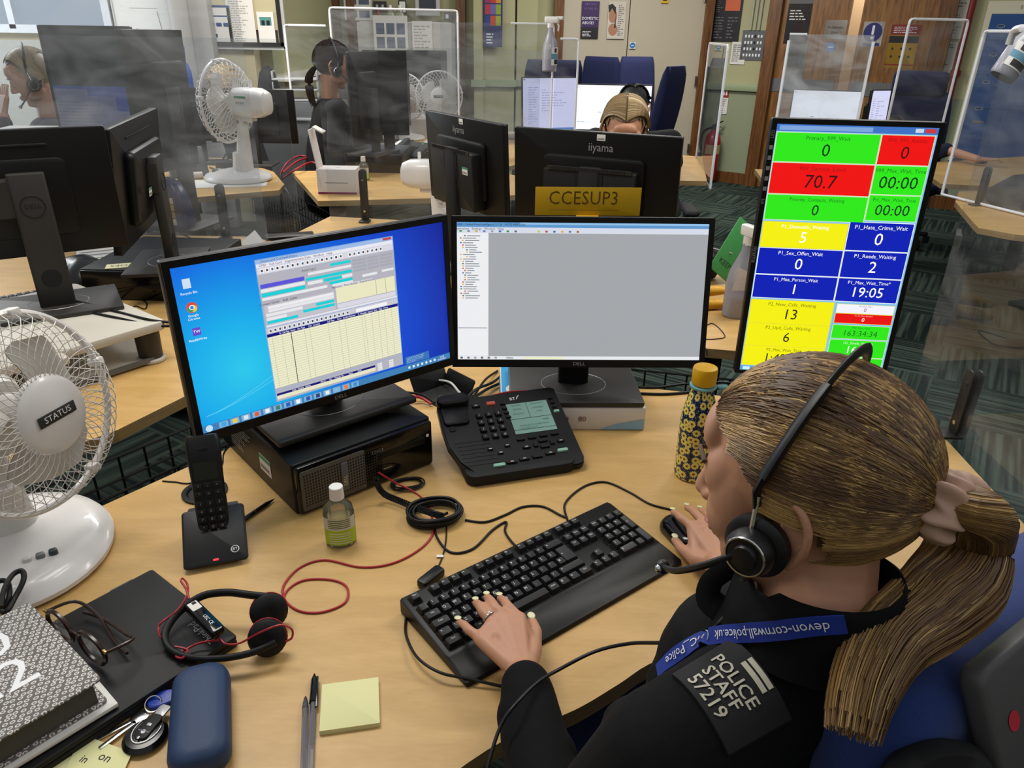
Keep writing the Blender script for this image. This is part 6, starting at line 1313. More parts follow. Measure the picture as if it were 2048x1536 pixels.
onf('notice_sheet', 'plain typed sheet stuck on the right half of the cupboard', 845, 80, .20, .34, lambda mb, a, b: lines_mb(mb, -a*.4, -b*.4, a*.4, b*.4, 10, mat('faint_print', '#a5a29a', .8), 4, z=.004))
simple('notice_sheet', 'large printed notice above the cupboard', 'notice', 716, 12, 8.9, .30, .28, PAP, lambda mb, a, b: [mb.use(mat('print_slate')).rect(-a*.42+k % 2*a*.45, -b*.4+k//2*b*.45, -a*.05+k % 2*a*.45, -b*.15+k//2*b*.45, .0036) for k in range(4)])
simple('intercom', 'dark grey intercom box with two dials above the cupboard', 'intercom', 760, 14, 8.88, .145, .11, DGR, lambda mb, a, b: [mb.use(SIL).cyl((x, .01, .003), .014, .006, 14) for x in (-.03, .03)])
tag(MB(RED).slab((0, 0, 0), (.02, .012, .12), .006, .003).build('red_tassel'), 'red lanyard tassel hanging under the intercom', 'lanyard', None, tuple(Y(757, 33, 8.86)))
simple('light_switch', 'white light switch with black surround above the cupboard', 'switch', 805, 14, 8.88, .085, .13, BLKM, lambda mb, a, b: mb.use(WPR).slab((0, 0, .004), (a*.75, b*.8, .004), .003, .001))
simple('control_panel', 'pale control panel with dark display above the cupboard', 'panel', 855, 4, 8.88, .26, .26, LGR, lambda mb, a, b: (mb.use(mat('dark_display', '#2c333c', .3)).slab((0, .02, .004), (a*.7, b*.7, .004), .01, .001)))
simple('wall_socket', 'small grey wall socket at the right of the cupboard', 'socket', 896, 33, 8.88, .08, .08, GREY, lambda mb, a, b: mb.use(WPR).slab((-.01, 0, .004), (.03, .04, .002), .002, .0005))
# notice board on the left wall
nb_ = thing('notice_board', 'cream notice board with black frame and pinned posters', 'notice board', (-2.42+.02, 6.42, 1.80), 0, None, (R(90), 0, 0))
fb_ = MB(WC).slab((0, 0, 0), (1.10, .76, .02), .002, .001); fb_.use(BLKM).box((.545, 0, .012), (.03, .79, .03)).box((0, -.385, .012), (1.12, .03, .03)); fb_.use(LGR).box((.57, 0, .005), (.025, .84, .02)).box((0, -.41, .005), (1.16, .025, .02)); fb_.build('board', nb_, 0)
def onb(name, label, u, v, w_, h_, base, fn): return simple(name, label, 'notice', u, v, 6.40, w_, h_, base, fn)
def f(mb, a, b):
    mb.use(mat('flow_blue', '#2c4a7c', .6)); mb.rect(-a/2, b*.44, a/2, b*.5, .0036); mb.rect(-a/2, -b*.5, a/2, -b*.46, .0036); mb.rect(-a*.45, b*.2, a*.45, b*.24, .0036)
    for k in range(5): mb.slab((-a*.36+k*a*.18, b*.0, .004), (a*.14, b*.1, .0006), .006, .0002)
    for k in range(2): mb.slab((0, -b*.15-k*b*.14, .004), (a*(.14+.08*k), b*.1, .0006), .006, .0002)
onb('notice_sheet', 'blue flow-chart poster on the notice board', 424, 49, .31, .27, PAP, f)
onb('notice_sheet', 'long white typed list on the notice board', 482, 38, .21, .36, PAP, lambda mb, a, b: lines_mb(mb, -a*.4, -b*.45, a*.4, b*.45, 20, mat('faint_print'), 7, z=.004))
onb('notice_sheet', 'small white leaflet with a teal picture on the notice board', 533, 58, .13, .24, PAP, lambda mb, a, b: (mb.use(mat('teal_print', '#4f8c86', .6)).rect(-a*.35, b*.1, a*.35, b*.35, .0036), mb.use(POB).rect(-a*.25, b*.1, -a*.05, b*.25, .0038), mb.rect(a*.05, b*.1, a*.25, b*.25, .0038)))
onb('notice_sheet', 'dark brown card behind the teal leaflet', 528, 74, .22, .10, mat('dark_brown_card', '#2c2220', .7), lambda mb, a, b: None).location.y = 6.41
simple('whiteboard', 'whiteboard with faint sketches left of the grey pillar', 'whiteboard', 288, 22, 6.40, .48, .62, mat('whiteboard_white', '#dcdcd8', .3), lambda mb, a, b: (mb.use(LGR).box((a*.5, 0, .0), (.012, b, .016)).box((-a*.5, 0, 0), (.012, b, .016)).box((0, -b*.5, 0), (a, .012, .016)), mb.use(mat('faint_print')).tube([(-.08, -.12, .005), (.0, -.2, .005), (.12, -.17, .005), (.1, 0, .005)], .002, 4), mb.slab((.0, .02, .005), (.22, .003, .0006), .001, .0002)))

# hanging spray bottle, right spray bottle
q = Y(1098, 142, 5.17); spray('white spray bottle with purple liquid hanging on the perspex corner', (q.x, 5.13, q.z), 1.3, 1.22, True)
r_ = V(Y(2003, 155, 2.9)); sp = spray('white spray bottle tilted at the right edge of the photo, purple at its base', tuple(r_), 0, 1.0, True, rot=(0, R(28), R(10)))
# letter trays
q = Y(575, 160, 6.0); r = thing('letter_tray', 'stack of white letter trays behind the wide monitor back', 'letter tray', (q.x, 6.22, .73+.30), .2)
for k in range(3): MB(LGR).slab((0, 0, .0+.075*k), (.34, .24, .012), .01, .003).slab((-.165, 0, .03+.075*k), (.006, .24, .055), .002, .001).slab((.165, 0, .03+.075*k), (.006, .24, .055), .002, .001).build('tray', r)
tag(MB(BLKM).loft([[(x*k, y*k, z) for x, y in rrect(.18, .2, .07, 6)] for z, k in ((0, 1), (.08, .9), (.2, .6), (.25, .2))]).build('black_cap', None, 60), 'black cloth cap hung left of the letter trays', 'cap', None, (q.x-.21, 6.2, 1.02))
cabl = thing('side_table', 'low grey side cabinet carrying the letter trays', 'cabinet', (q.x-.02, 6.22, 0)); MB(GREY).slab((0, 0, .515), (.75, .35, 1.03-.02), .01, .004).build('body', cabl); MB(LGR).slab((0, -.18, .9), (.5, .02, .02), .005, .003).build('handle', cabl); cabl.name = 'storage_cabinet'
# white box & papers left far
q = Y(85, 252, 3.25); tag(MB(mat('box_white', '#cfcdc9', .6)).slab((0, 0, .06), (.36, .2, .06), .004, .002).use(mat('print_navy', '#3a4f7c', .6)).disc((.08, 0, .0905), .05, 20).build('flat_box'), 'flat white box with a navy print at the far left', 'box', None, (q.x, 3.25, q.z-.1), .1)
# ---------------------------------------------------------------- people
from mathutils.bvhtree import BVHTree
CAMP = V((0, 0, CAM_H))
def hair_mat(name, cols, rough=.45):
    m = bpy.data.materials.new(name); m.use_nodes = True; _mats[name] = m; nt = m.node_tree; N = nt.nodes.new; L = nt.links.new
    b = nt.nodes['Principled BSDF']; b.inputs['Roughness'].default_value = rough; b.inputs['Specular IOR Level'].default_value = .45
    g = N('ShaderNodeNewGeometry'); c = N('ShaderNodeValToRGB'); e = c.color_ramp.elements
    e[0].position = 0; e[0].color = lin(cols[0]); e[1].position = 1; e[1].color = lin(cols[-1])
    for i, cc in enumerate(cols[1:-1]): k = e.new((i+1)/(len(cols)-1)); k.color = lin(cc)
    L(g.outputs['Random Per Island'], c.inputs[0]); L(c.outputs[0], b.inputs['Base Color']); return m
class Head:
    def __init__(s, c, f, pitch=15, roll=0, size=1.0):
        f = V((f[0], f[1], 0)).normalized(); t = R(pitch); up = V((0, 0, 1))
        s.c = V(c); s.F = f*math.cos(t)-up*math.sin(t); s.U = f*math.sin(t)+up*math.cos(t); s.L = s.U.cross(s.F); s.k = size
        if roll: a = R(roll); s.U, s.L = (s.U*math.cos(a)+s.L*math.sin(a)), (s.L*math.cos(a)-s.U*math.sin(a))
    def p(s, f, l, u): return s.c+(s.F*f+s.L*l+s.U*u)*s.k
    def T(s, f=0, l=0, u=0):      # local x=F, y=L, z=U
        m = M.Identity(4); q = s.p(f, l, u)
        for i in range(3): m[i][0] = s.F[i]; m[i][1] = s.L[i]; m[i][2] = s.U[i]; m[i][3] = q[i]
        return m
def rel(root, M4): return M.Translation(-V(root.location)) @ M4
def head_shapes(mb, root, h):
    mb.T = rel(root, h.T()); k = h.k
    B = lambda c, r: mb.ball([x*k for x in c], [x*k for x in r], 24, 16)
    B((-.012, 0, .022), (.092, .073, .084)); B((.022, 0, -.02), (.062, .060, .080)); B((.035, 0, -.062), (.046, .046, .050)); B((.058, 0, -.098), (.024, .026, .018))
    for s_ in (-1, 1):
        B((.048, .033*s_, -.034), (.032, .027, .036)); B((.054, .030*s_, .006), (.027, .030, .034)); B((.040, .034*s_, -.014), (.036, .030, .050)); B((.02, .050*s_, -.065), (.04, .014, .026))
        B((-.022, .073*s_, -.020), (.014, .006, .026)); mb.tube(cr([[x*k, y*s_*k, z*k] for x, y, z in ((-.008, .073, .000), (-.016, .079, .012), (-.030, .084, .010), (-.038, .086, -.006), (-.036, .085, -.024), (-.027, .081, -.040), (-.018, .077, -.050), (-.012, .073, -.048))], 3), .0046*k, 8); B((-.017, .077*s_, -.047), (.007, .005, .008))
    mb.cap([.080*k, 0, .012*k], [.100*k, 0, -.028*k], .009*k, .011*k); B((.098, 0, -.030), (.014, .012, .010))
    for s_ in (-1, 1): B((.090, .011*s_, -.034), (.010, .007, .007))
    B((.082, 0, -.060), (.014, .024, .007)); B((.079, 0, -.072), (.014, .020, .007)); B((.070, 0, .042), (.020, .045, .032))
def face_bits(root, h, lid=False, lipcol='#a5605a'):
    k = h.k
    for s_ in (-1, 1):
        e = MB(mat('eye_white', '#d8d2cc', .3)); e.T = rel(root, h.T(.0715, .031*s_, -.004)); e.ball((0, 0, 0), .0115*k, 14, 10); e.use(mat('iris', '#3a4a55', .2)).ball((.0075*k, 0, -.002), .0052*k, 10, 8)
        e.use(mat('eyelid', '#a87a66', .5)).ball((-.001, 0, .004*k), (.0125*k, .0130*k, .0095*k), 14, 8); e.build('eye', root, 60)
        b_ = MB(mat('eyebrow', '#5c4635', .8)); b_.T = rel(root, h.T()); b_.tube([(.088*k, .014*s_*k, .020*k), (.089*k, .030*s_*k, .026*k), (.074*k, .050*s_*k, .020*k)], .0025*k, 6); b_.build('eyebrow', root, 60)
    l = MB(mat('lips'+lipcol, lipcol, .4)); l.T = rel(root, h.T()); l.ball((.0885*k, 0, -.0605*k), (.009*k, .021*k, .0042*k), 16, 8); l.ball((.0865*k, 0, -.0690*k), (.009*k, .017*k, .0048*k), 16, 8); l.build('lips', root, 60)
def strands(mb, root, h, tie, n, seed, r0=.0009, face=lambda d: False, rad=(.100, .083, .094), ctr=(-.012, 0, .022), lift=1.03, segs=9, sides=3, fall=None, mats=None):
    rnd = random.Random(seed); mb.T = rel(root, M.Identity(4)); A = h.T()
    td = None if tie is None else V(((tie[0]-ctr[0])/rad[0], (tie[1]-ctr[1])/rad[1], (tie[2]-ctr[2])/rad[2]))
    c = 0; tries = 0
    while c < n and tries < n*30:
        tries += 1
        d = V((rnd.gauss(0, 1), rnd.gauss(0, 1), rnd.gauss(0, 1)))
        if d.length < 1e-3: continue
        d.normalize()
        if face(d): continue
        if td is not None and rnd.random() < .9 and not face((d+V((.16, 0, -.07))).normalized()) and not face((d+V((0, 0, -.16))).normalized()): continue
        c += 1; lf = lift+rnd.uniform(-.004, .016); pts = []; jit = V((rnd.uniform(-.05, .05), rnd.uniform(-.05, .05), rnd.uniform(-.05, .05)))
        if fall is None:
            for i in range(segs):
                t = i/(segs-1); q = d.lerp(td, t)+jit*math.sin(PI*t)*.5
                L_ = max(q.length, .3); want = 1+(td.length-1)*t**3; q = q*(want/L_)
                ll = 1+(lf-1)*(1-t**6)
                pts.append(A @ (V((ctr[0]+q.x*rad[0]*ll, ctr[1]+q.y*rad[1]*ll, ctr[2]+q.z*rad[2]*ll))*h.k))
        else: pts = [A @ (V(q)*h.k) for q in fall(d, rnd, segs, lf)]
        rr = [r0*(.55+.45*math.sin(PI*min(1, .15+i/(segs-1)*.8))) for i in range(segs)]
        if mats: v = .5+.9*mnoise.noise(V((d.x*2.2, d.y*5.5, d.z*5.5))+V((seed, 0, 0)))+rnd.uniform(-.16, .16); mb.use(mats[max(0, min(len(mats)-1, int(v*len(mats))))])
        mb.tube(pts, rr, sides)
def tie_hair(root, h, cols, tie, n, seed=1, tail=None, capcol='#5a4330', face=None, r0=.0013, tailr=(.014, .035), tn=None, name='hair'):
    face = face or (lambda d: (d.x > .50 and d.z < .50-.25*abs(d.y)) or (abs(d.y) > .55 and d.z < -.25 and d.x > -.25) or d.z < -.80 or (d.x > .3 and d.z < -.1))
    hms = []
    for i in range(len(cols)-1):
        nm = 'hair_%s_%d' % (''.join(cols), i); hms.append(_mats.get(nm) or hair_mat(nm, [cols[max(0, i-0)], cols[i+1]]))
    hm = hms
    cap_ = MB(mat('scalp'+capcol, capcol, .7)); cap_.T = rel(root, h.T()); k = h.k; vs = []; fs = []; n1, n2 = 40, 28
    for j in range(n2+1):
        for i in range(n1):
            a = 2*PI*i/n1; b = PI*j/n2; d = (math.sin(b)*math.cos(a), math.sin(b)*math.sin(a), math.cos(b))
            vs.append(((-.012+d[0]*.097)*k, d[1]*.0795*k, (.022+d[2]*.0905)*k))
    for j in range(n2):
        for i in range(n1):
            f = (j*n1+i, (j+1)*n1+i, (j+1)*n1+(i+1) % n1, j*n1+(i+1) % n1)
            m_ = V(vs[f[0]])+V(vs[f[2]]); d = V(((m_.x/2/k+.012)/.097, m_.y/2/k/.0795, (m_.z/2/k-.022)/.0905))
            if not face(d): fs.append(f)
    cap_.add(vs, fs)
    strands(cap_, root, h, tie, n, seed, r0, face, mats=hms)
    if tail:
        rnd = random.Random(seed+5); path = cr([V(q) for q in tail], 4); L_ = len(path); cap_.T = rel(root, M.Identity(4))
        for s_ in range(tn or n//2):
            a = rnd.uniform(0, 2*PI); rr = math.sqrt(rnd.random()); tw = rnd.uniform(-.5, .5); ln = rnd.uniform(.5, 1); m_ = int(L_*ln); pts = []; up = V((0, 0, 1))
            for i in range(m_):
                t = i/(L_-1); tg = (path[min(i+1, L_-1)]-path[max(i-1, 0)]).normalized(); sd = tg.cross(up).normalized(); u2 = sd.cross(tg)
                w_ = tailr[0]+(tailr[1]-tailr[0])*math.sin(min(1, t*1.6)*PI/2)*(1 if t < .45 else 1-.80*(t-.45)/.55)
                aa = a+tw*t; pts.append(path[i]+(sd*math.cos(aa)+u2*math.sin(aa)*.8)*w_*rr+V((0, 0, rnd.uniform(-.0006, .0006))))
            v = .55+.8*mnoise.noise(V((math.cos(a)*rr*3, math.sin(a)*rr*3, seed)))+rnd.uniform(-.2, .2); cap_.use(hms[max(0, min(len(hms)-1, int(v*len(hms))))])
            if len(pts) > 3: cap_.tube(pts, [r0*(1-.6*i/len(pts)) for i in range(len(pts))], 3)
    return cap_.build(name, root, 80)
def headset_on(root, h, side=1, mic=True, name='headset'):
    k = h.k; g = MB(mat('headset_black', '#131315', .4)); g.T = rel(root, h.T()); pts = []
    for i in range(22):
        a = R(-8+i*8.0); pts.append(((.004-.050*max(0, math.sin(a)))*k, .0905*side*math.cos(a)*k, (.022+.104*math.sin(a))*k))
    g.tube([p for p in pts if p[2] > -.002*k], .0042*k, 8, flat=(1.6, .7)); g.tube(pts[2:9], .0065*k, 8, flat=(1.5, .75)); g.build('headset_band', root, 60)
    c = MB(mat('headset_black')); c.T = rel(root, h.T(.006, .083*side, -.032)) @ Euler((R(-90*side), 0, 0)).to_matrix().to_4x4()
    c.lathe([(.001, -.006*k), (.024*k, -.006*k), (.029*k, -.001*k), (.029*k, .006*k), (.024*k, .010*k), (.001, .010*k)], 32)
    c.lathe([(.001, .011*k), (.021*k, .011*k), (.022*k, .019*k), (.018*k, .027*k), (.001, .028*k)], 32)
    c.use(CHR).tube([(.0175*k*math.cos(i*PI/14), .0175*k*math.sin(i*PI/14), .0275*k) for i in range(28)], .0012*k, 6, True); c.use(mat('headset_black')).lathe([(.001, .027*k), (.012*k, .027*k), (.010*k, .031*k), (.001, .0315*k)], 20)
    c.build('ear_cup', root, 50)
    st = MB(CHR); st.T = rel(root, h.T()); st.tube([(.002*k, .092*side*k, .018*k), (.006*k, .096*side*k, -.012*k)], .0022*k, 6); st.build('adjuster', root)
    if mic:
        m = MB(mat('headset_black')); m.T = rel(root, h.T()); m.tube(cr([(.016*k, .108*side*k, -.034*k), (.045*k, .112*side*k, -.052*k), (.080*k, .098*side*k, -.075*k), (.105*k, .080*side*k, -.088*k)], 6), .0028*k, 8, flat=(1, 1.3)); m.ball((.107*k, .078*side*k, -.089*k), .0075*k, 14, 10); m.use(CHR).ball((.1085*k, .083*side*k, -.089*k), .0045*k, 10, 8); m.build('microphone_boom', root, 60)
def hand(mb, wrist, kn, pip, tip, thumb, o, rad=.0085, wr=.024):
    W = V(wrist)-o; kn = [V(q)-o for q in kn]; pip = [V(q)-o for q in pip]; tip = [V(q)-o for q in tip]; th = [V(q)-o for q in thumb]
    for i in range(4):
        s_ = (.95, 1.02, 1.0, .86)[i]
        mb.cap(W.lerp(kn[i], .12), kn[i], rad*1.55, rad*1.28); mb.cap(kn[i], pip[i], rad*1.06*s_, rad*.95*s_)
        mid = pip[i].lerp(tip[i], .48)+V((0, 0, .0025)); mb.cap(pip[i], mid, rad*.95*s_, rad*.86*s_); mb.cap(mid, tip[i], rad*.86*s_, rad*.74*s_)
        if i < 3:
            for t in (.35, .6, .85, 1): a = W.lerp(kn[i], t); b = W.lerp(kn[i+1], t); mb.cap(a, b, rad*1.35*(1.05-.12*t), rad*1.35*(1.05-.12*t))
    mb.cap(W, th[0], rad*1.8, rad*1.7); mb.cap(th[0], th[1], rad*1.65, rad*1.12); mb.cap(th[1], th[2], rad*1.08, rad*.86); mb.cap(th[0], kn[0], rad*1.3, rad*1.2); mb.cap(th[0], W.lerp(kn[1], .5), rad*1.4, rad*1.3)
def nails(root, tips, pips, col='#e3dfb4', s=1):
    for t, p in zip(tips, pips):
        t = V(t); p = V(p); d = (t-p).normalized(); sd = d.cross(V((0, 0, 1))).normalized(); up = sd.cross(d)
        m = M.Identity(4)
        for i in range(3): m[i][0] = sd[i]; m[i][1] = d[i]; m[i][2] = up[i]; m[i][3] = (t+up*.0062*s+d*.0015)[i]
        n = MB(mat('nail_varnish'+col, col, .25)); n.T = rel(root, m); n.ball((0, 0, 0), (.0050*s, .0072*s, .0016*s), 14, 8); n.build('fingernail', root, 60)

# =============================== the woman in the foreground
H0 = Head((.274, .590, 1.166), (-.755, .655), 11, -3, 1.0)
W0 = thing('person', 'woman in a black fleece with POLICE STAFF patch typing, blonde ponytail, headset', 'person', (.30, .5, 0))
o = V(W0.location)
Lk = [P(1039, 1238, .79), P(1015, 1240, .793), P(988, 1246, .79), P(962, 1278, .784)]
Lp = [P(1017, 1214, .795), P(990, 1217, .797), P(967, 1224, .794), P(938, 1260, .786)]
Lt = [P(1000, 1196, .777), P(974, 1194, .777), P(952, 1205, .776), P(918, 1244, .773)]
Lw = P(1048, 1352, .785); Lth = [P(1064, 1300, .776), P(1071, 1262, .772), P(1063, 1240, .768)]
Rk = [P(1384, 1053, .778), P(1414, 1050, .782), P(1436, 1062, .780), P(1450, 1080, .772)]
Rp = [P(1362, 1036, .782), P(1392, 1028, .782), P(1418, 1036, .772), P(1436, 1052, .762)]
Rt = [P(1346, 1024, .768), P(1374, 1015, .764), P(1400, 1020, .752), P(1420, 1036, .747)]
Rw = P(1436, 1128, .768); Rth = [P(1392, 1118, .757), P(1364, 1098, .752), P(1350, 1079, .748)]
C7 = V((.290, .535, 1.058)); SL, SR = V((.150, .462, .945)), V((.435, .600, .955))
EL, ER = V((.055, .47, .775)), V((.47, .83, .80))
b0 = MB(SKIN); head_shapes(b0, W0, H0); b0.T = M.Identity(4)
nk_t = H0.p(-.020, 0, -.055)-o
b0.cap(C7-o-V((0, 0, .03)), nk_t, .053, .050); b0.cap(C7-o, H0.p(.01, 0, -.07)-o, .055, .042)
b0.cap(C7-o-V((0, 0, .05)), SL-o-V((0, 0, .02)), .036, .036); b0.cap(C7-o-V((0, 0, .05)), SR-o-V((0, 0, .02)), .036, .036)
b0.cap(C7-o-V((0, -.01, .15)), V((.29, .53, .62))-o, .07, .09, 20)
b0.cap(SL-o, EL-o, .042, .034); b0.cap(EL-o, Lw-o, .034, .022); b0.cap(SR-o, ER-o, .042, .033); b0.cap(ER-o, Rw-o, .036, .0225)
hand(b0, Lw, Lk, Lp, Lt, Lth, o); hand(b0, Rw, Rk, Rp, Rt, Rth, o, .0083)
fuse(b0, 'body', W0, SKIN, .0024, 8)
nails(W0, Lt, Lp); nails(W0, [Lth[2]], [Lth[1]], s=1.15); nails(W0, Rt, Rp); nails(W0, [Rth[2]], [Rth[1]], s=1.1)
face_bits(W0, H0)
def ring_on(a, b, t, r_, m, nm='finger_ring'):
    c = a.lerp(b, t); d = (b-a).normalized(); u = d.orthogonal().normalized(); w_ = d.cross(u); g = MB(m)
    g.tube([c-o+(u*math.cos(i*PI/12)+w_*math.sin(i*PI/12))*r_ for i in range(24)], .0012, 6, True); return g
g = ring_on(Lk[2], Lp[2], .45, .0098, CHR); g.use(mat('gem', '#e8eef5', .05)).ball(tuple(Lk[2].lerp(Lp[2], .45)-o+V((0, -.001, .0105))), .0022, 8, 6); g.build('finger_ring', W0, 60)
ring_on(Rk[2], Rp[2], .45, .0096, mat('gold_ring', '#c9a14a', .2, 1)).build('finger_ring', W0, 60)
eg = MB(mat('gold_ring')); eg.T = rel(W0, H0.T(-.006, .084, -.052)); eg.tube([(.004*math.cos(i*PI/8), 0, .005*math.sin(i*PI/8)) for i in range(16)], .0009, 5, True); eg.build('earring', W0, 60)
# fleece
FLC = mat('black_fleece', '#060608', .85, bump=.5, bscale=60, spec=.25)
c0 = MB(FLC); a = C7-o
c0.cap(a-V((0, 0, .065)), SL-o-V((0, 0, .004)), .060, .066, 20); c0.cap(a-V((0, 0, .075)), SR-o, .065, .065, 20)
fw = V((-.56, .83, 0)); c0.cap(a+fw*.05-V((0, 0, .135)), V((.27, .55, .80))-o, .105, .135, 24); c0.cap(a+fw*.008-V((0, 0, .055)), a+fw*.03-V((0, 0, .12)), .076, .10, 24); c0.cap(V((.27, .55, .80))-o, V((.31, .51, .56))-o, .135, .15, 24); c0.cap(V((.24, .56, .90))-o, V((.26, .54, .70))-o, .095, .11, 20); c0.cap(V((.36, .60, .88))-o, V((.36, .58, .70))-o, .09, .11, 20)
c0.cap(SL-o, EL-o, .066, .050, 18); cuffL = EL.lerp(Lw, .86)
c0.cap(EL-o, cuffL-o, .048, .0355, 18)
for t in (.35, .5, .62, .74): c0.ball(tuple(EL.lerp(Lw, t)-o+V((.004*math.sin(t*40), 0, .0))), (.043-.012*t+.006, .043-.012*t+.006, .040-.012*t+.003), 16, 10)
cr_ = EL.lerp(Lw, .93); c0.cap(EL.lerp(Lw, .80)-o, cr_-o, .0335, .033, 20)
c0.cap(SR-o, ER-o, .062, .048, 18); c0.cap(ER-o, ER.lerp(Rw, .12)-o, .046, .042, 18)
for (u, v, z, r_) in ((1300, 1450, .93, .035), (1330, 1520, .90, .04), (1480, 1500, .93, .04)): c0.ball(tuple(P(u, v, z)-o), (r_*1.4, r_, r_*.7), 14, 10)
fl = fuse(c0, 'fleece_top', W0, FLC, .0045, 8)
bvh = BVHTree.FromObject(fl, bpy.context.evaluated_depsgraph_get())
def on_fleece(u, v, off=.003):
    d = P(u, v, 0)-CAMP; d.normalize(); hit = bvh.ray_cast(CAMP-o, d)
    if hit[0] is None: return None, None
    return hit[0]+hit[1]*off, hit[1]
# collar: stand-up band round the neck, open at the throat
cc = C7+V((-.004, .006, .008)); fdir = V((-.55, .83, 0)); ld2 = V((-.83, -.55, 0)); g = MB(FLC); rings = []
for i in range(33):
    t = R(38+i*(284/32)); c_, s_ = math.cos(t), math.sin(t); rr = .062+.005*abs(c_)
    q = cc+fdir*rr*1.08*c_+ld2*rr*s_; dz = -.012*c_+(.010 if c_ < 0 else 0)
    out = (fdir*c_+ld2*s_)
    rings.append([q-o+out*x+V((0, 0, dz+z)) for x, z in ((.020, -.045), (.010, -.02), (.004, .020), (-.002, .024), (-.006, .018), (-.002, -.03))])
g.loft(rings); col_o = g.build('collar', W0, 60); colv = [V(v) for v in g.v]; colf = list(g.f)
bvh2 = BVHTree.FromPolygons([v.co.copy() for v in fl.data.vertices]+colv, [tuple(p.vertices) for p in fl.data.polygons]+[tuple(i+len(fl.data.vertices) for i in f) for f in colf])
# collar wings at the throat
wing = MB(mat('black_twill', '#101013', .7)); q = P(1470, 1195, 1.035)-o
wing.tube(cr([q+V((-.004, .012, .028)), q+V((-.022, .010, .012)), q+V((-.024, .004, -.006)), q+V((-.008, -.002, -.016))], 6), .010, 8, flat=(.5, 1.4)); wing.build('collar_wing', W0, 60)
# shoulder patch
pc0, pn = on_fleece(1462, 1378)
if pc0 is not None:
    pn = (pn+V((0, 0, .3))).normalized(); X_ = (P(1490, 1420, 1.0)-P(1425, 1345, 1.0)); X_ = (X_-pn*X_.dot(pn)).normalized(); Y_ = pn.cross(X_)
    def onp(x, y, off):
        q = pc0+X_*x+Y_*y+pn*.06; h_ = bvh.ray_cast(q, -pn)
        return (h_[0]+pn*off) if h_[0] is not None else pc0+X_*x+Y_*y
    PX, PY = .082, .066; nx, ny = 12, 10; mb = MB(mat('patch_black', '#111114', .75)); vs = []
    for zz in (.0065, .001):
        for j in range(ny+1):
            for i in range(nx+1): vs.append(onp((i/nx-.5)*PX, (j/ny-.5)*PY, zz))
    n_ = (nx+1); fs = [(j*n_+i, j*n_+i+1, (j+1)*n_+i+1, (j+1)*n_+i) for j in range(ny) for i in range(nx)]; K = n_*(ny+1)
    bd = [(j, 0) for j in range(ny+1)]
    mb.add(vs, fs); edge = [i for i in range(n_)]+[j*n_+nx for j in range(1, ny+1)]+[ny*n_+i for i in range(nx-1, -1, -1)]+[j*n_ for j in range(ny-1, 0, -1)]
    mb.add(vs, [(edge[i], edge[i]+K, edge[(i+1) % len(edge)]+K, edge[(i+1) % len(edge)]) for i in range(len(edge))]); mb.build('shoulder_patch', W0, 40)
    tx = MB(mat('silver_thread', '#c2bda8', .6))
    for s_, yy, sz in (('POLICE', .006, .0165), ('STAFF', -.008, .0165), ('57219', -.023, .0175)):
        vs_, fs_ = text_mesh(s_); tx.add([onp(a_*sz*1.02-.004, b_*sz+yy, .0075) for a_, b_, _ in vs_], fs_)
        tx.add([onp(a_*sz*1.02-.0035, b_*sz+yy+.0004, .0077) for a_, b_, _ in vs_], fs_)
    for yy in (.019, .026): tx.add([onp(-.012+i*.005, yy+k*.005, .0075) for k in (0, 1) for i in range(7)], [(i, i+1, i+8, i+7) for i in range(6)])
    tx.build('patch_print', W0, 0)
# lanyard
lp = []
for u, v in ((1690, 1243), (1640, 1247), (1600, 1252), (1560, 1258), (1520, 1263), (1480, 1267), (1440, 1272), (1405, 1283), (1375, 1300), (1345, 1322), (1322, 1345)):
    d_ = (P(u, v, 0)-CAMP).normalized(); h_ = bvh2.ray_cast(CAMP-o, d_); q = h_[0]+h_[1]*(.004 if h_[1].dot(d_) < 0 else -.004) if h_[0] is not None else None
    if q is not None and (not lp or (q-lp[-1]).length < .12): lp.append(q)
LAN = mat('lanyard_blue', '#14308c', .6)
if len(lp) > 4:
    pth = cr(lp, 5); mb = MB(LAN); rings = []; fr_ = []; acc = 0
    for i, q in enumerate(pth):
        tg = (pth[min(i+1, len(pth)-1)]-pth[max(0, i-1)]).normalized(); h_ = bvh2.find_nearest(q); nn = h_[1]*(1 if h_[1].dot(q-h_[0]) > 0 else -1); sd = nn.cross(tg).normalized()
        if i: acc += (q-pth[i-1]).length
        fr_.append((acc, q, tg, sd, nn)); rings.append([q+sd*.0085+nn*.001, q-sd*.0085+nn*.001, q-sd*.0085-nn*.0008, q+sd*.0085-nn*.0008])
    mb.loft(rings); mb.build('lanyard', W0, 60)
    def along(s_, y_, off):
        for i in range(len(fr_)-1):
            if fr_[i+1][0] >= s_: break
        a0, q, tg, sd, nn = fr_[i]; return q+tg*(s_-a0)+sd*y_+nn*off
    tx = MB(mat('white_print'))
    for s_, c_ in (('devon-cornwall.police.uk', .075), ('@DC_Police', .182)):
        vs_, fs_ = text_mesh(s_); tx.add([along(c_+a_*.0125, b_*.0125, .0022) for a_, b_, _ in vs_], fs_)
    tx.build('lanyard_print', W0, 0)
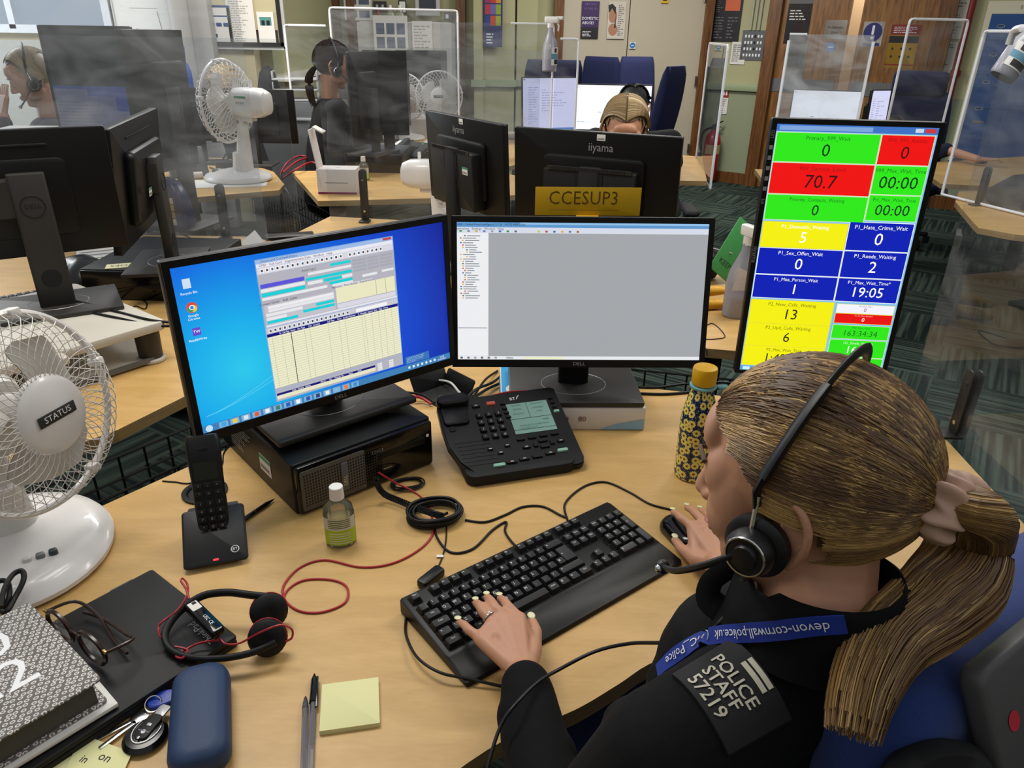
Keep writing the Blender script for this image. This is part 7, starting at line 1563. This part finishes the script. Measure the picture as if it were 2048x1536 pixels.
# hair
TIE = (-.112, -.004, .000)
tieW = H0.T() @ V(TIE)
def px3(u, v, z): return P(u, v, z)
tail = [tieW, tieW+(-H0.F*.03), P(1945, 1075, 1.13), P(1915, 1160, 1.105), P(1850, 1225, 1.085), P(1775, 1285, 1.08), P(1725, 1380, 1.07), P(1700, 1490, 1.05)]
HC = ['#4f3923', '#624830', '#735536', '#8a6a40', '#a9864f', '#cda867']
tie_hair(W0, H0, HC, TIE, 7000, 3, tail, '#644b30', r0=.0010, tailr=(.014, .043), tn=3400, face=lambda d: (d.x > .52 and d.z < .62-.35*abs(d.y)) or (d.x > .22 and d.z < .30-.1*abs(d.y) and abs(d.y) > .5 and d.x*1.4-d.z > .35) or (abs(d.y) > .60 and d.z < -.22 and d.x > -.30) or d.z < -.95 or (d.x > -.1 and d.z < -.5) or (d.x > .0 and d.z < -.35))
sc = MB(mat('blush_satin', '#c29c86', .5, bump=.5, bscale=70)); rings = []; ax = -(H0.F*.9+H0.U*.35).normalized(); u_ = ax.orthogonal().normalized(); v_ = ax.cross(u_); c1 = tieW+ax*.006-o; NA, NB = 120, 22
for i in range(NA):
    a = 2*PI*i/NA; rr = .021+.002*math.sin(a*5); wv = .0125+.003*math.sin(a*8+1)+.002*math.sin(a*13); ring = []
    for j in range(NB):
        b = 2*PI*j/NB; w2 = wv*(1+.16*math.sin(b*2+a*6)+.08*math.sin(b*3-a*11)); ring.append(c1+(u_*math.cos(a)+v_*math.sin(a))*(rr+w2*.8*math.cos(b))+ax*(w2*1.15*math.sin(b)+.004*math.sin(a*6)))
    rings.append(ring)
vs = [q for r_ in rings for q in r_]; sc.add(vs, [(i*NB+j, i*NB+(j+1) % NB, ((i+1) % NA)*NB+(j+1) % NB, ((i+1) % NA)*NB+j) for i in range(NA) for j in range(NB)]); sc.build('scrunchie', W0, 180)
headset_on(W0, H0, 1)
# headset cord along the chest to the wrist
cup = H0.p(.012, .105, -.058)
cp = [cup, P(1500, 1160, 1.08), P(1490, 1200, 1.05)]
for u, v in ((1462, 1240), (1440, 1262)):
    q, _ = on_fleece(u, v, .007); 
    if q is not None: cp.append(q+o)
cp += [P(1400, 1276, .96), P(1330, 1285, .90), P(1260, 1287, .85), P(1190, 1303, .82), P(1120, 1338, .81), P(1075, 1365, .825), P(1030, 1410, .835), P(1000, 1455, .82), P(975, 1536, .80), P(965, 1600, .78)]
MB(mat('headset_black')).tube(cr([q-o for q in cp], 6), .0023, 8).build('headset_cable', W0, 60)

# =============================== her chair
ch = thing('office_chair', 'navy fabric office chair with grey plastic back, under the blonde ponytail', 'chair', (.485, .570, 0), R(34))
NV = mat('blue_chair_fabric', '#15306e', .9, bump=.2, bscale=800, var=.12, vscale=250, sheen=.25)
def cushion(mb, w_, d_, h_, z0, k=.045):
    rr = []
    for i in range(13):
        t = i/12; z = z0+h_*t; e = math.sin(PI*min(1, max(0, t)))**.28 if 0 < t < 1 else .25
        rr.append([(x*(.82+.18*e), y*max(.2, e)-.05*(1-t)**2, z) for x, y in rrect(w_, d_, d_*.48, 8)])
    mb.loft(rr)
mb = MB(NV); rr = []
for z, kx, ky in ((.60, .80, .4), (.62, .92, .8), (.70, 1, 1), (.90, 1, 1), (.99, .99, 1), (1.015, .97, .92), (1.035, .94, .72), (1.045, .88, .4), (1.046, .8, .1)): rr.append([(x*kx, y*ky+.01*(z-.8), z) for x, y in rrect(.47, .115, .055, 8)])
mb.loft(rr); mb.build('backrest', ch, 70)
mb = MB(NV); mb.slab((0, .27, .47), (.48, .46, .09), .10, .035); mb.build('seat', ch, 70)
pl = MB(mat('chair_grey_plastic', '#4b4a4a', .5)); pl.at((.045, -.064, 1.022), (R(62), 0, 0)).slab((0, 0, 0), (.40, .105, .022), .014, .005); pl.at((.06, -.075, .72)).slab((0, 0, 0), (.08, .03, .44), .012, .008); pl.use(mat('red_dot', '#c22a3c', .5)).at((-.125, -.064, 1.022), (R(62), 0, 0)).disc((0, 0, .0118), .0085, 24)
pl.use(GREY).at((0, 0, 0)).tube([(-.10, -.10, .96), (.25, -.085, .98)], .012, 10); pl.build('back_bracket', ch, 50)
kn = MB(BLKM); kn.at((-.195, -.048, .985), (R(70), 0, R(-25))).lathe([(.001, 0), (.036, .002), (.042, .014), (.036, .028), (.001, .032)], 28, sx=1.25, sy=.9); kn.build('knob', ch, 60)
st = MB(BLKM).cyl((0, .25, .07), .03, .38, 18).cyl((0, .25, .05), .06, .05, 20)
for k in range(5): a = k*2*PI/5; st.tube([(0, .25, .09), (.3*math.cos(a), .25+.3*math.sin(a), .07)], .02, 8); st.cyl((.3*math.cos(a), .25+.3*math.sin(a), 0), .025, .055, 12)
st.build('swivel_base', ch)
# ---------------------------------------------------------------- the others in the room
def fall_hair(part=0.0, length=.16, wave=0.0, fringe=False, side_bias=0):
    def f(d, rnd, segs, lf):
        # from the parting down over the side of the head, then hanging
        s_ = 1 if d.y > part*.5 else -1; x0 = d.x*.098; out = []; zz = math.sqrt(max(.06, 1-d.x*d.x*.93))
        for i in range(segs):
            t = i/(segs-1); a = t*1.9
            if a < 1.45:
                xc = x0*(1-.62*math.sin(a)**1.3)-.004*t; zz = math.sqrt(max(.06, 1-(xc/.098)**2*.93)); out.append((-.012+xc, s_*(.003+.081*math.sin(a)*(.35+.65*zz))*lf, .022+.093*math.cos(a)*zz*lf))
            else:
                b = out[-1]; out.append((b[0]-.004, b[1]+s_*.002+wave*math.sin(t*9+d.x*6)*.006, b[2]-length/(segs*.28)))
        return out
    return f
def person(label, c, f, pitch, cols, top, hair='tie', size=1.0, shoulder=.18, back=-.04, arms=(), headset=False, tail=None, lean=0, seed=1, n=700, capc=None, skin=None, collar=True, voxel=.006, mic=True, drop=.165):
    h = Head(c, f, pitch, 0, size); r = thing('person', label, 'person', (c[0], c[1], 0)); o = V(r.location)
    fd = V((f[0], f[1], 0)).normalized(); ld_ = V((-fd.y, fd.x, 0)); n0 = h.p(-.02, 0, -.06); c7 = V(c)+fd*(back-lean*.3)-V((0, 0, drop*size))
    sh = [c7+ld_*shoulder*s_-V((0, 0, .06)) for s_ in (1, -1)]; hip = V((c7.x, c7.y, .52))-fd*(.08+lean)
    b = MB(SKIN); head_shapes(b, r, h); b.T = M.Identity(4); b.cap(c7-o-V((0, 0, .04)), n0-o, .055, .05)
    for q in sh: b.cap(c7-o-V((0, 0, .06)), q-o, .045, .045)
    b.cap(c7-o-V((0, 0, .16)), hip-o, .10, .10); cl = MB(top)
    cl.cap(c7-o-V((0, 0, .12)), (c7.lerp(hip, .5))-o, .125, .14, 18); cl.cap(c7.lerp(hip, .5)-o, hip-o, .14, .15, 18)
    for q in sh: cl.cap(c7-o-V((0, 0, .085)), q-o, .062, .062)
    for side, el, wr, bare, hd in arms:
        q = sh[0 if side > 0 else 1]; el = V(el); wr = V(wr); b.cap(q-o, el-o, .045, .036); b.cap(el-o, wr-o, .034, .024)
        cl.cap(q-o, el-o, .058, .050)
        if not bare: cl.cap(el-o, el.lerp(wr, .9)-o, .048, .034)
        if hd:
            d = V(hd).normalized(); sd = d.cross(V((0, 0, 1))).normalized(); kn = [wr+d*.085+sd*x for x in (-.03, -.01, .01, .028)]; pp_ = [k+d*.035+V((0, 0, .004)) for k in kn]; tt = [k+d*.03-V((0, 0, .014)) for k in pp_]
            hand(b, wr, kn, pp_, tt, [wr+d*.04-sd*.03, wr+d*.07-sd*.045, wr+d*.095-sd*.045], o)
    fuse(b, 'body', r, SKIN, voxel*.7, 4); fuse(cl, 'clothing', r, top, voxel, 6); face_bits(r, h)
    k = (lambda d: (d.x > .45 and d.z < .5) or (abs(d.y) > .6 and d.z < -.3 and d.x > -.2) or d.z < -.85 or (d.x > .2 and d.z < -.2))
    if hair == 'tie': tie_hair(r, h, cols, (-.115, 0, -.02), n, seed, tail, capc or cols[0], r0=.0022, face=k, tn=n//2)
    else:
        hm = _mats.get('hair_'+str(cols)) or hair_mat('hair_'+str(cols), cols); cp = MB(hm); cp.T = rel(r, h.T()); q_ = h.k
        vs = []; fs = []; N1, N2 = 36, 24
        for j in range(N2+1):
            for i in range(N1):
                a = 2*PI*i/N1; bb = PI*j/N2; d = (math.sin(bb)*math.cos(a), math.sin(bb)*math.sin(a), math.cos(bb)); vs.append(((-.012+d[0]*.096)*q_, d[1]*.079*q_, (.022+d[2]*.090)*q_))
        for j in range(N2):
            for i in range(N1):
                f_ = (j*N1+i, (j+1)*N1+i, (j+1)*N1+(i+1) % N1, j*N1+(i+1) % N1); m_ = (V(vs[f_[0]])+V(vs[f_[2]]))/2/q_; d = V(((m_.x+.012)/.096, m_.y/.079, (m_.z-.022)/.09))
                if not (d.x > .50 and d.z < .62) and not (d.z < -.7) and not (d.x > .2 and d.z < .1): fs.append(f_)
        cp.add(vs, fs)
        strands(cp, r, h, None, n, seed, .0022, lambda d: d.x > .80 or d.x < -.99, fall=fall_hair(.0, length=hair if not isinstance(hair, str) else .12, wave=.6), segs=10)
        cp.build('hair', r, 80)
    if headset: headset_on(r, h, headset, mic)
    return r, h
NVT = mat('navy_top', '#131a33', .85, bump=.3, bscale=40); BKT = mat('black_top', '#0a0a0c', .85, bump=.3, bscale=40)
# far-left woman with her hand at the chin
q = Y(62, 152, 3.75)
person('grey-blonde woman with a headset resting her chin on her hand, navy top, far left', tuple(q), (-.8, -.45), 22, ['#6f6250', '#8c7c64', '#a99878', '#b9a988'], NVT, .07, 1.05, arms=[(1, (q.x-.05, q.y-.28, .86), (q.x-.10, q.y-.12, q.z-.17), False, (.15, .2, .9)), (-1, (q.x+.1, q.y+.15, .85), (q.x-.15, q.y+.0, .78), False, None)], headset=1, seed=2)
# blonde woman behind the wide monitors
q = Y(447, 168, 5.75)
person('blonde woman in profile looking left over the wide monitor backs', tuple(q), (-.95, -.25), 12, ['#7c6444', '#a98c60', '#cdb284', '#dcc79c'], BKT, .10, 1.12, arms=[], seed=3, n=900)
# dark-haired person with headset
q = Y(668, 128, 5.05)
person('dark-haired person with ponytail and headset in a black top, facing a lit screen', tuple(q), (.85, .35), 15, ['#17120f', '#221a16', '#2c221c', '#3a2d25'], BKT, 'tie', 1.15, shoulder=.20, tail=[q+V((-.11, -.05, -.02)), q+V((-.15, -.06, -.08)), q+V((-.15, -.06, -.18)), q+V((-.13, -.06, -.26))], arms=[(-1, (q.x+.02, q.y-.25, .86), (q.x+.2, q.y-.20, .80), False, (1, .1, 0)), (1, (q.x, q.y+.2, .85), (q.x+.25, q.y+.1, .80), False, None)], headset=-1, seed=4)
# blonde woman behind the black monitor
q = Y(1250, 256, 3.25)
person('blonde woman with centre parting bowed behind the wide black monitor', tuple(q), (-.12, -1), 32, ['#66523a', '#8c7350', '#b39a72', '#d2bd93'], BKT, .06, 1.10, arms=[(1, (q.x-.0+.22, q.y-.02, .85), (q.x+.12, q.y-.25, .80), False, None), (-1, (q.x-.22, q.y-.02, .85), (q.x-.12, q.y-.25, .80), False, None)], seed=5, n=2200, voxel=.005)
# person in black facing the bright white monitor
q = Y(1266, 216, 4.45)
person('person with dark hair in a black jacket seen from behind at the bright white monitor', tuple(q), (.05, 1), 40, ['#12110f', '#1c1916', '#26221c'], BKT, .02, 1.05, shoulder=.21, back=-.14, drop=.09, arms=[(-1, (q.x+.30, q.y+.15, .84), (1.02, 5.02, .775), False, (.35, .9, 0)), (1, (q.x-.3, q.y+.15, .84), (q.x-.15, q.y+.5, .78), False, None)], seed=6)
# person at the right whose forearm reaches the mouse
wr = P(1955, 318, .775); el = P(1892, 300, .80); sh_ = V((el.x-.12, el.y+.1, 1.0))
person('person in navy leaning behind the tile display, bare forearm reaching a mouse', (sh_.x-.26, sh_.y+.0, .90), (.9, .25), 50, ['#2a211b', '#3a2e25', '#4a3b2e'], NVT, .02, 1.0, shoulder=.15, lean=.1, arms=[(-1, tuple(el), tuple(wr), True, (.9, -.25, 0))], seed=7)

# office chairs
def ochair(label, loc, rz, head=False, bh=.62, tilt=.12, w=.46, arm=True, top=1.1, group=None, mt=None):
    r = thing('office_chair', label, 'chair', loc, rz, group); mt = mt or NV
    mb = MB(mt); mb.T = TR((0, 0, top-bh), (-tilt, 0, 0)); cushion(mb, w, .10, bh, 0); mb.build('backrest', r, 70)
    if head: mb = MB(mt); mb.T = TR((0, tilt*bh, top-.02), (-tilt, 0, 0)); mb.slab((0, 0, .07), (w*.75, .09, .17), .04, .03); mb.build('headrest', r, 70)
    MB(mt).slab((0, -.25, .46), (w+.02, .46, .08), .1, .03).build('seat', r, 70)
    if arm:
        for s_ in (-1, 1): MB(BLKM).slab((s_*(w/2+.06), -.18, .68), (.08, .26, .03), .03, .012).at((0, 0, 0)).slab((s_*(w/2+.06), -.14, .56), (.03, .05, .24), .01, .004).slab((s_*(w/2+.02), -.14, .45), (.12, .05, .03), .01, .004).build('armrest', r, 60)
    st = MB(BLKM).cyl((0, -.2, .07), .03, .37, 14).at((0, 0, 0)).slab((0, .06, .6), (.06, .03, .4), .01, .004)
    for k in range(5): a = k*2*PI/5; st.tube([(0, -.2, .09), (.28*math.cos(a), -.2+.28*math.sin(a), .07)], .02, 6); st.cyl((.28*math.cos(a), -.2+.28*math.sin(a), 0), .025, .055, 10)
    st.build('swivel_base', r); return r
NV2 = mat('navy_back_fabric', '#10183f', .9, bump=.2, bscale=600)
x_ = Y(1228, 115, 8.0); ochair('leftmost of three navy chairs parked by the cream door, grey strap down its back', (x_.x-.05, 8.35, 0), -.7, bh=.62, top=x_.z-.0, arm=False, tilt=-.1, mt=NV2)
x_ = Y(1278, 112, 7.7); ochair('middle one of three navy chairs parked by the cream door, highest back', (x_.x, 7.6, 0), .2, bh=.7, top=x_.z, arm=False, w=.36, mt=NV2)
x_ = Y(1318, 122, 7.5); ochair('rightmost of three navy chairs parked by the cream door, black armrest sticking out', (x_.x-.1, 6.55, 0), PI+.9, bh=.72, top=x_.z, w=.36, mt=NV2)
x_ = Y(1110, 118, 6.4); ochair('navy chair behind the lilac monitor and the hanging spray bottle', (x_.x, 6.45, 0), PI-.1, bh=.70, top=x_.z+.0, w=.48, mt=NV2)
x_ = Y(348, 108, 5.95); ochair('bright blue chair with a headrest beside the grey pillar', (x_.x-.0, 5.68, 0), PI+.9, True, top=x_.z-.05, w=.40, mt=mat('bright_blue_fabric', '#1f4696', .9))
x_ = Y(1920, 190, 5.5); ochair('navy chair with tall headrest behind the right perspex screens', (x_.x-.05, 5.95, 0), PI*.5+.9, True, top=x_.z-.0, w=.5, bh=.62, mt=NV2)
x_ = Y(1262, 300, 4.0); ochair('black-armed chair of the person at the bright white monitor', (q.x if False else Y(1268, 212, 4.45).x, 4.22, 0), 0, bh=.5, top=.98, w=.44, mt=NV2)
# purple toy-like lid at far left edge
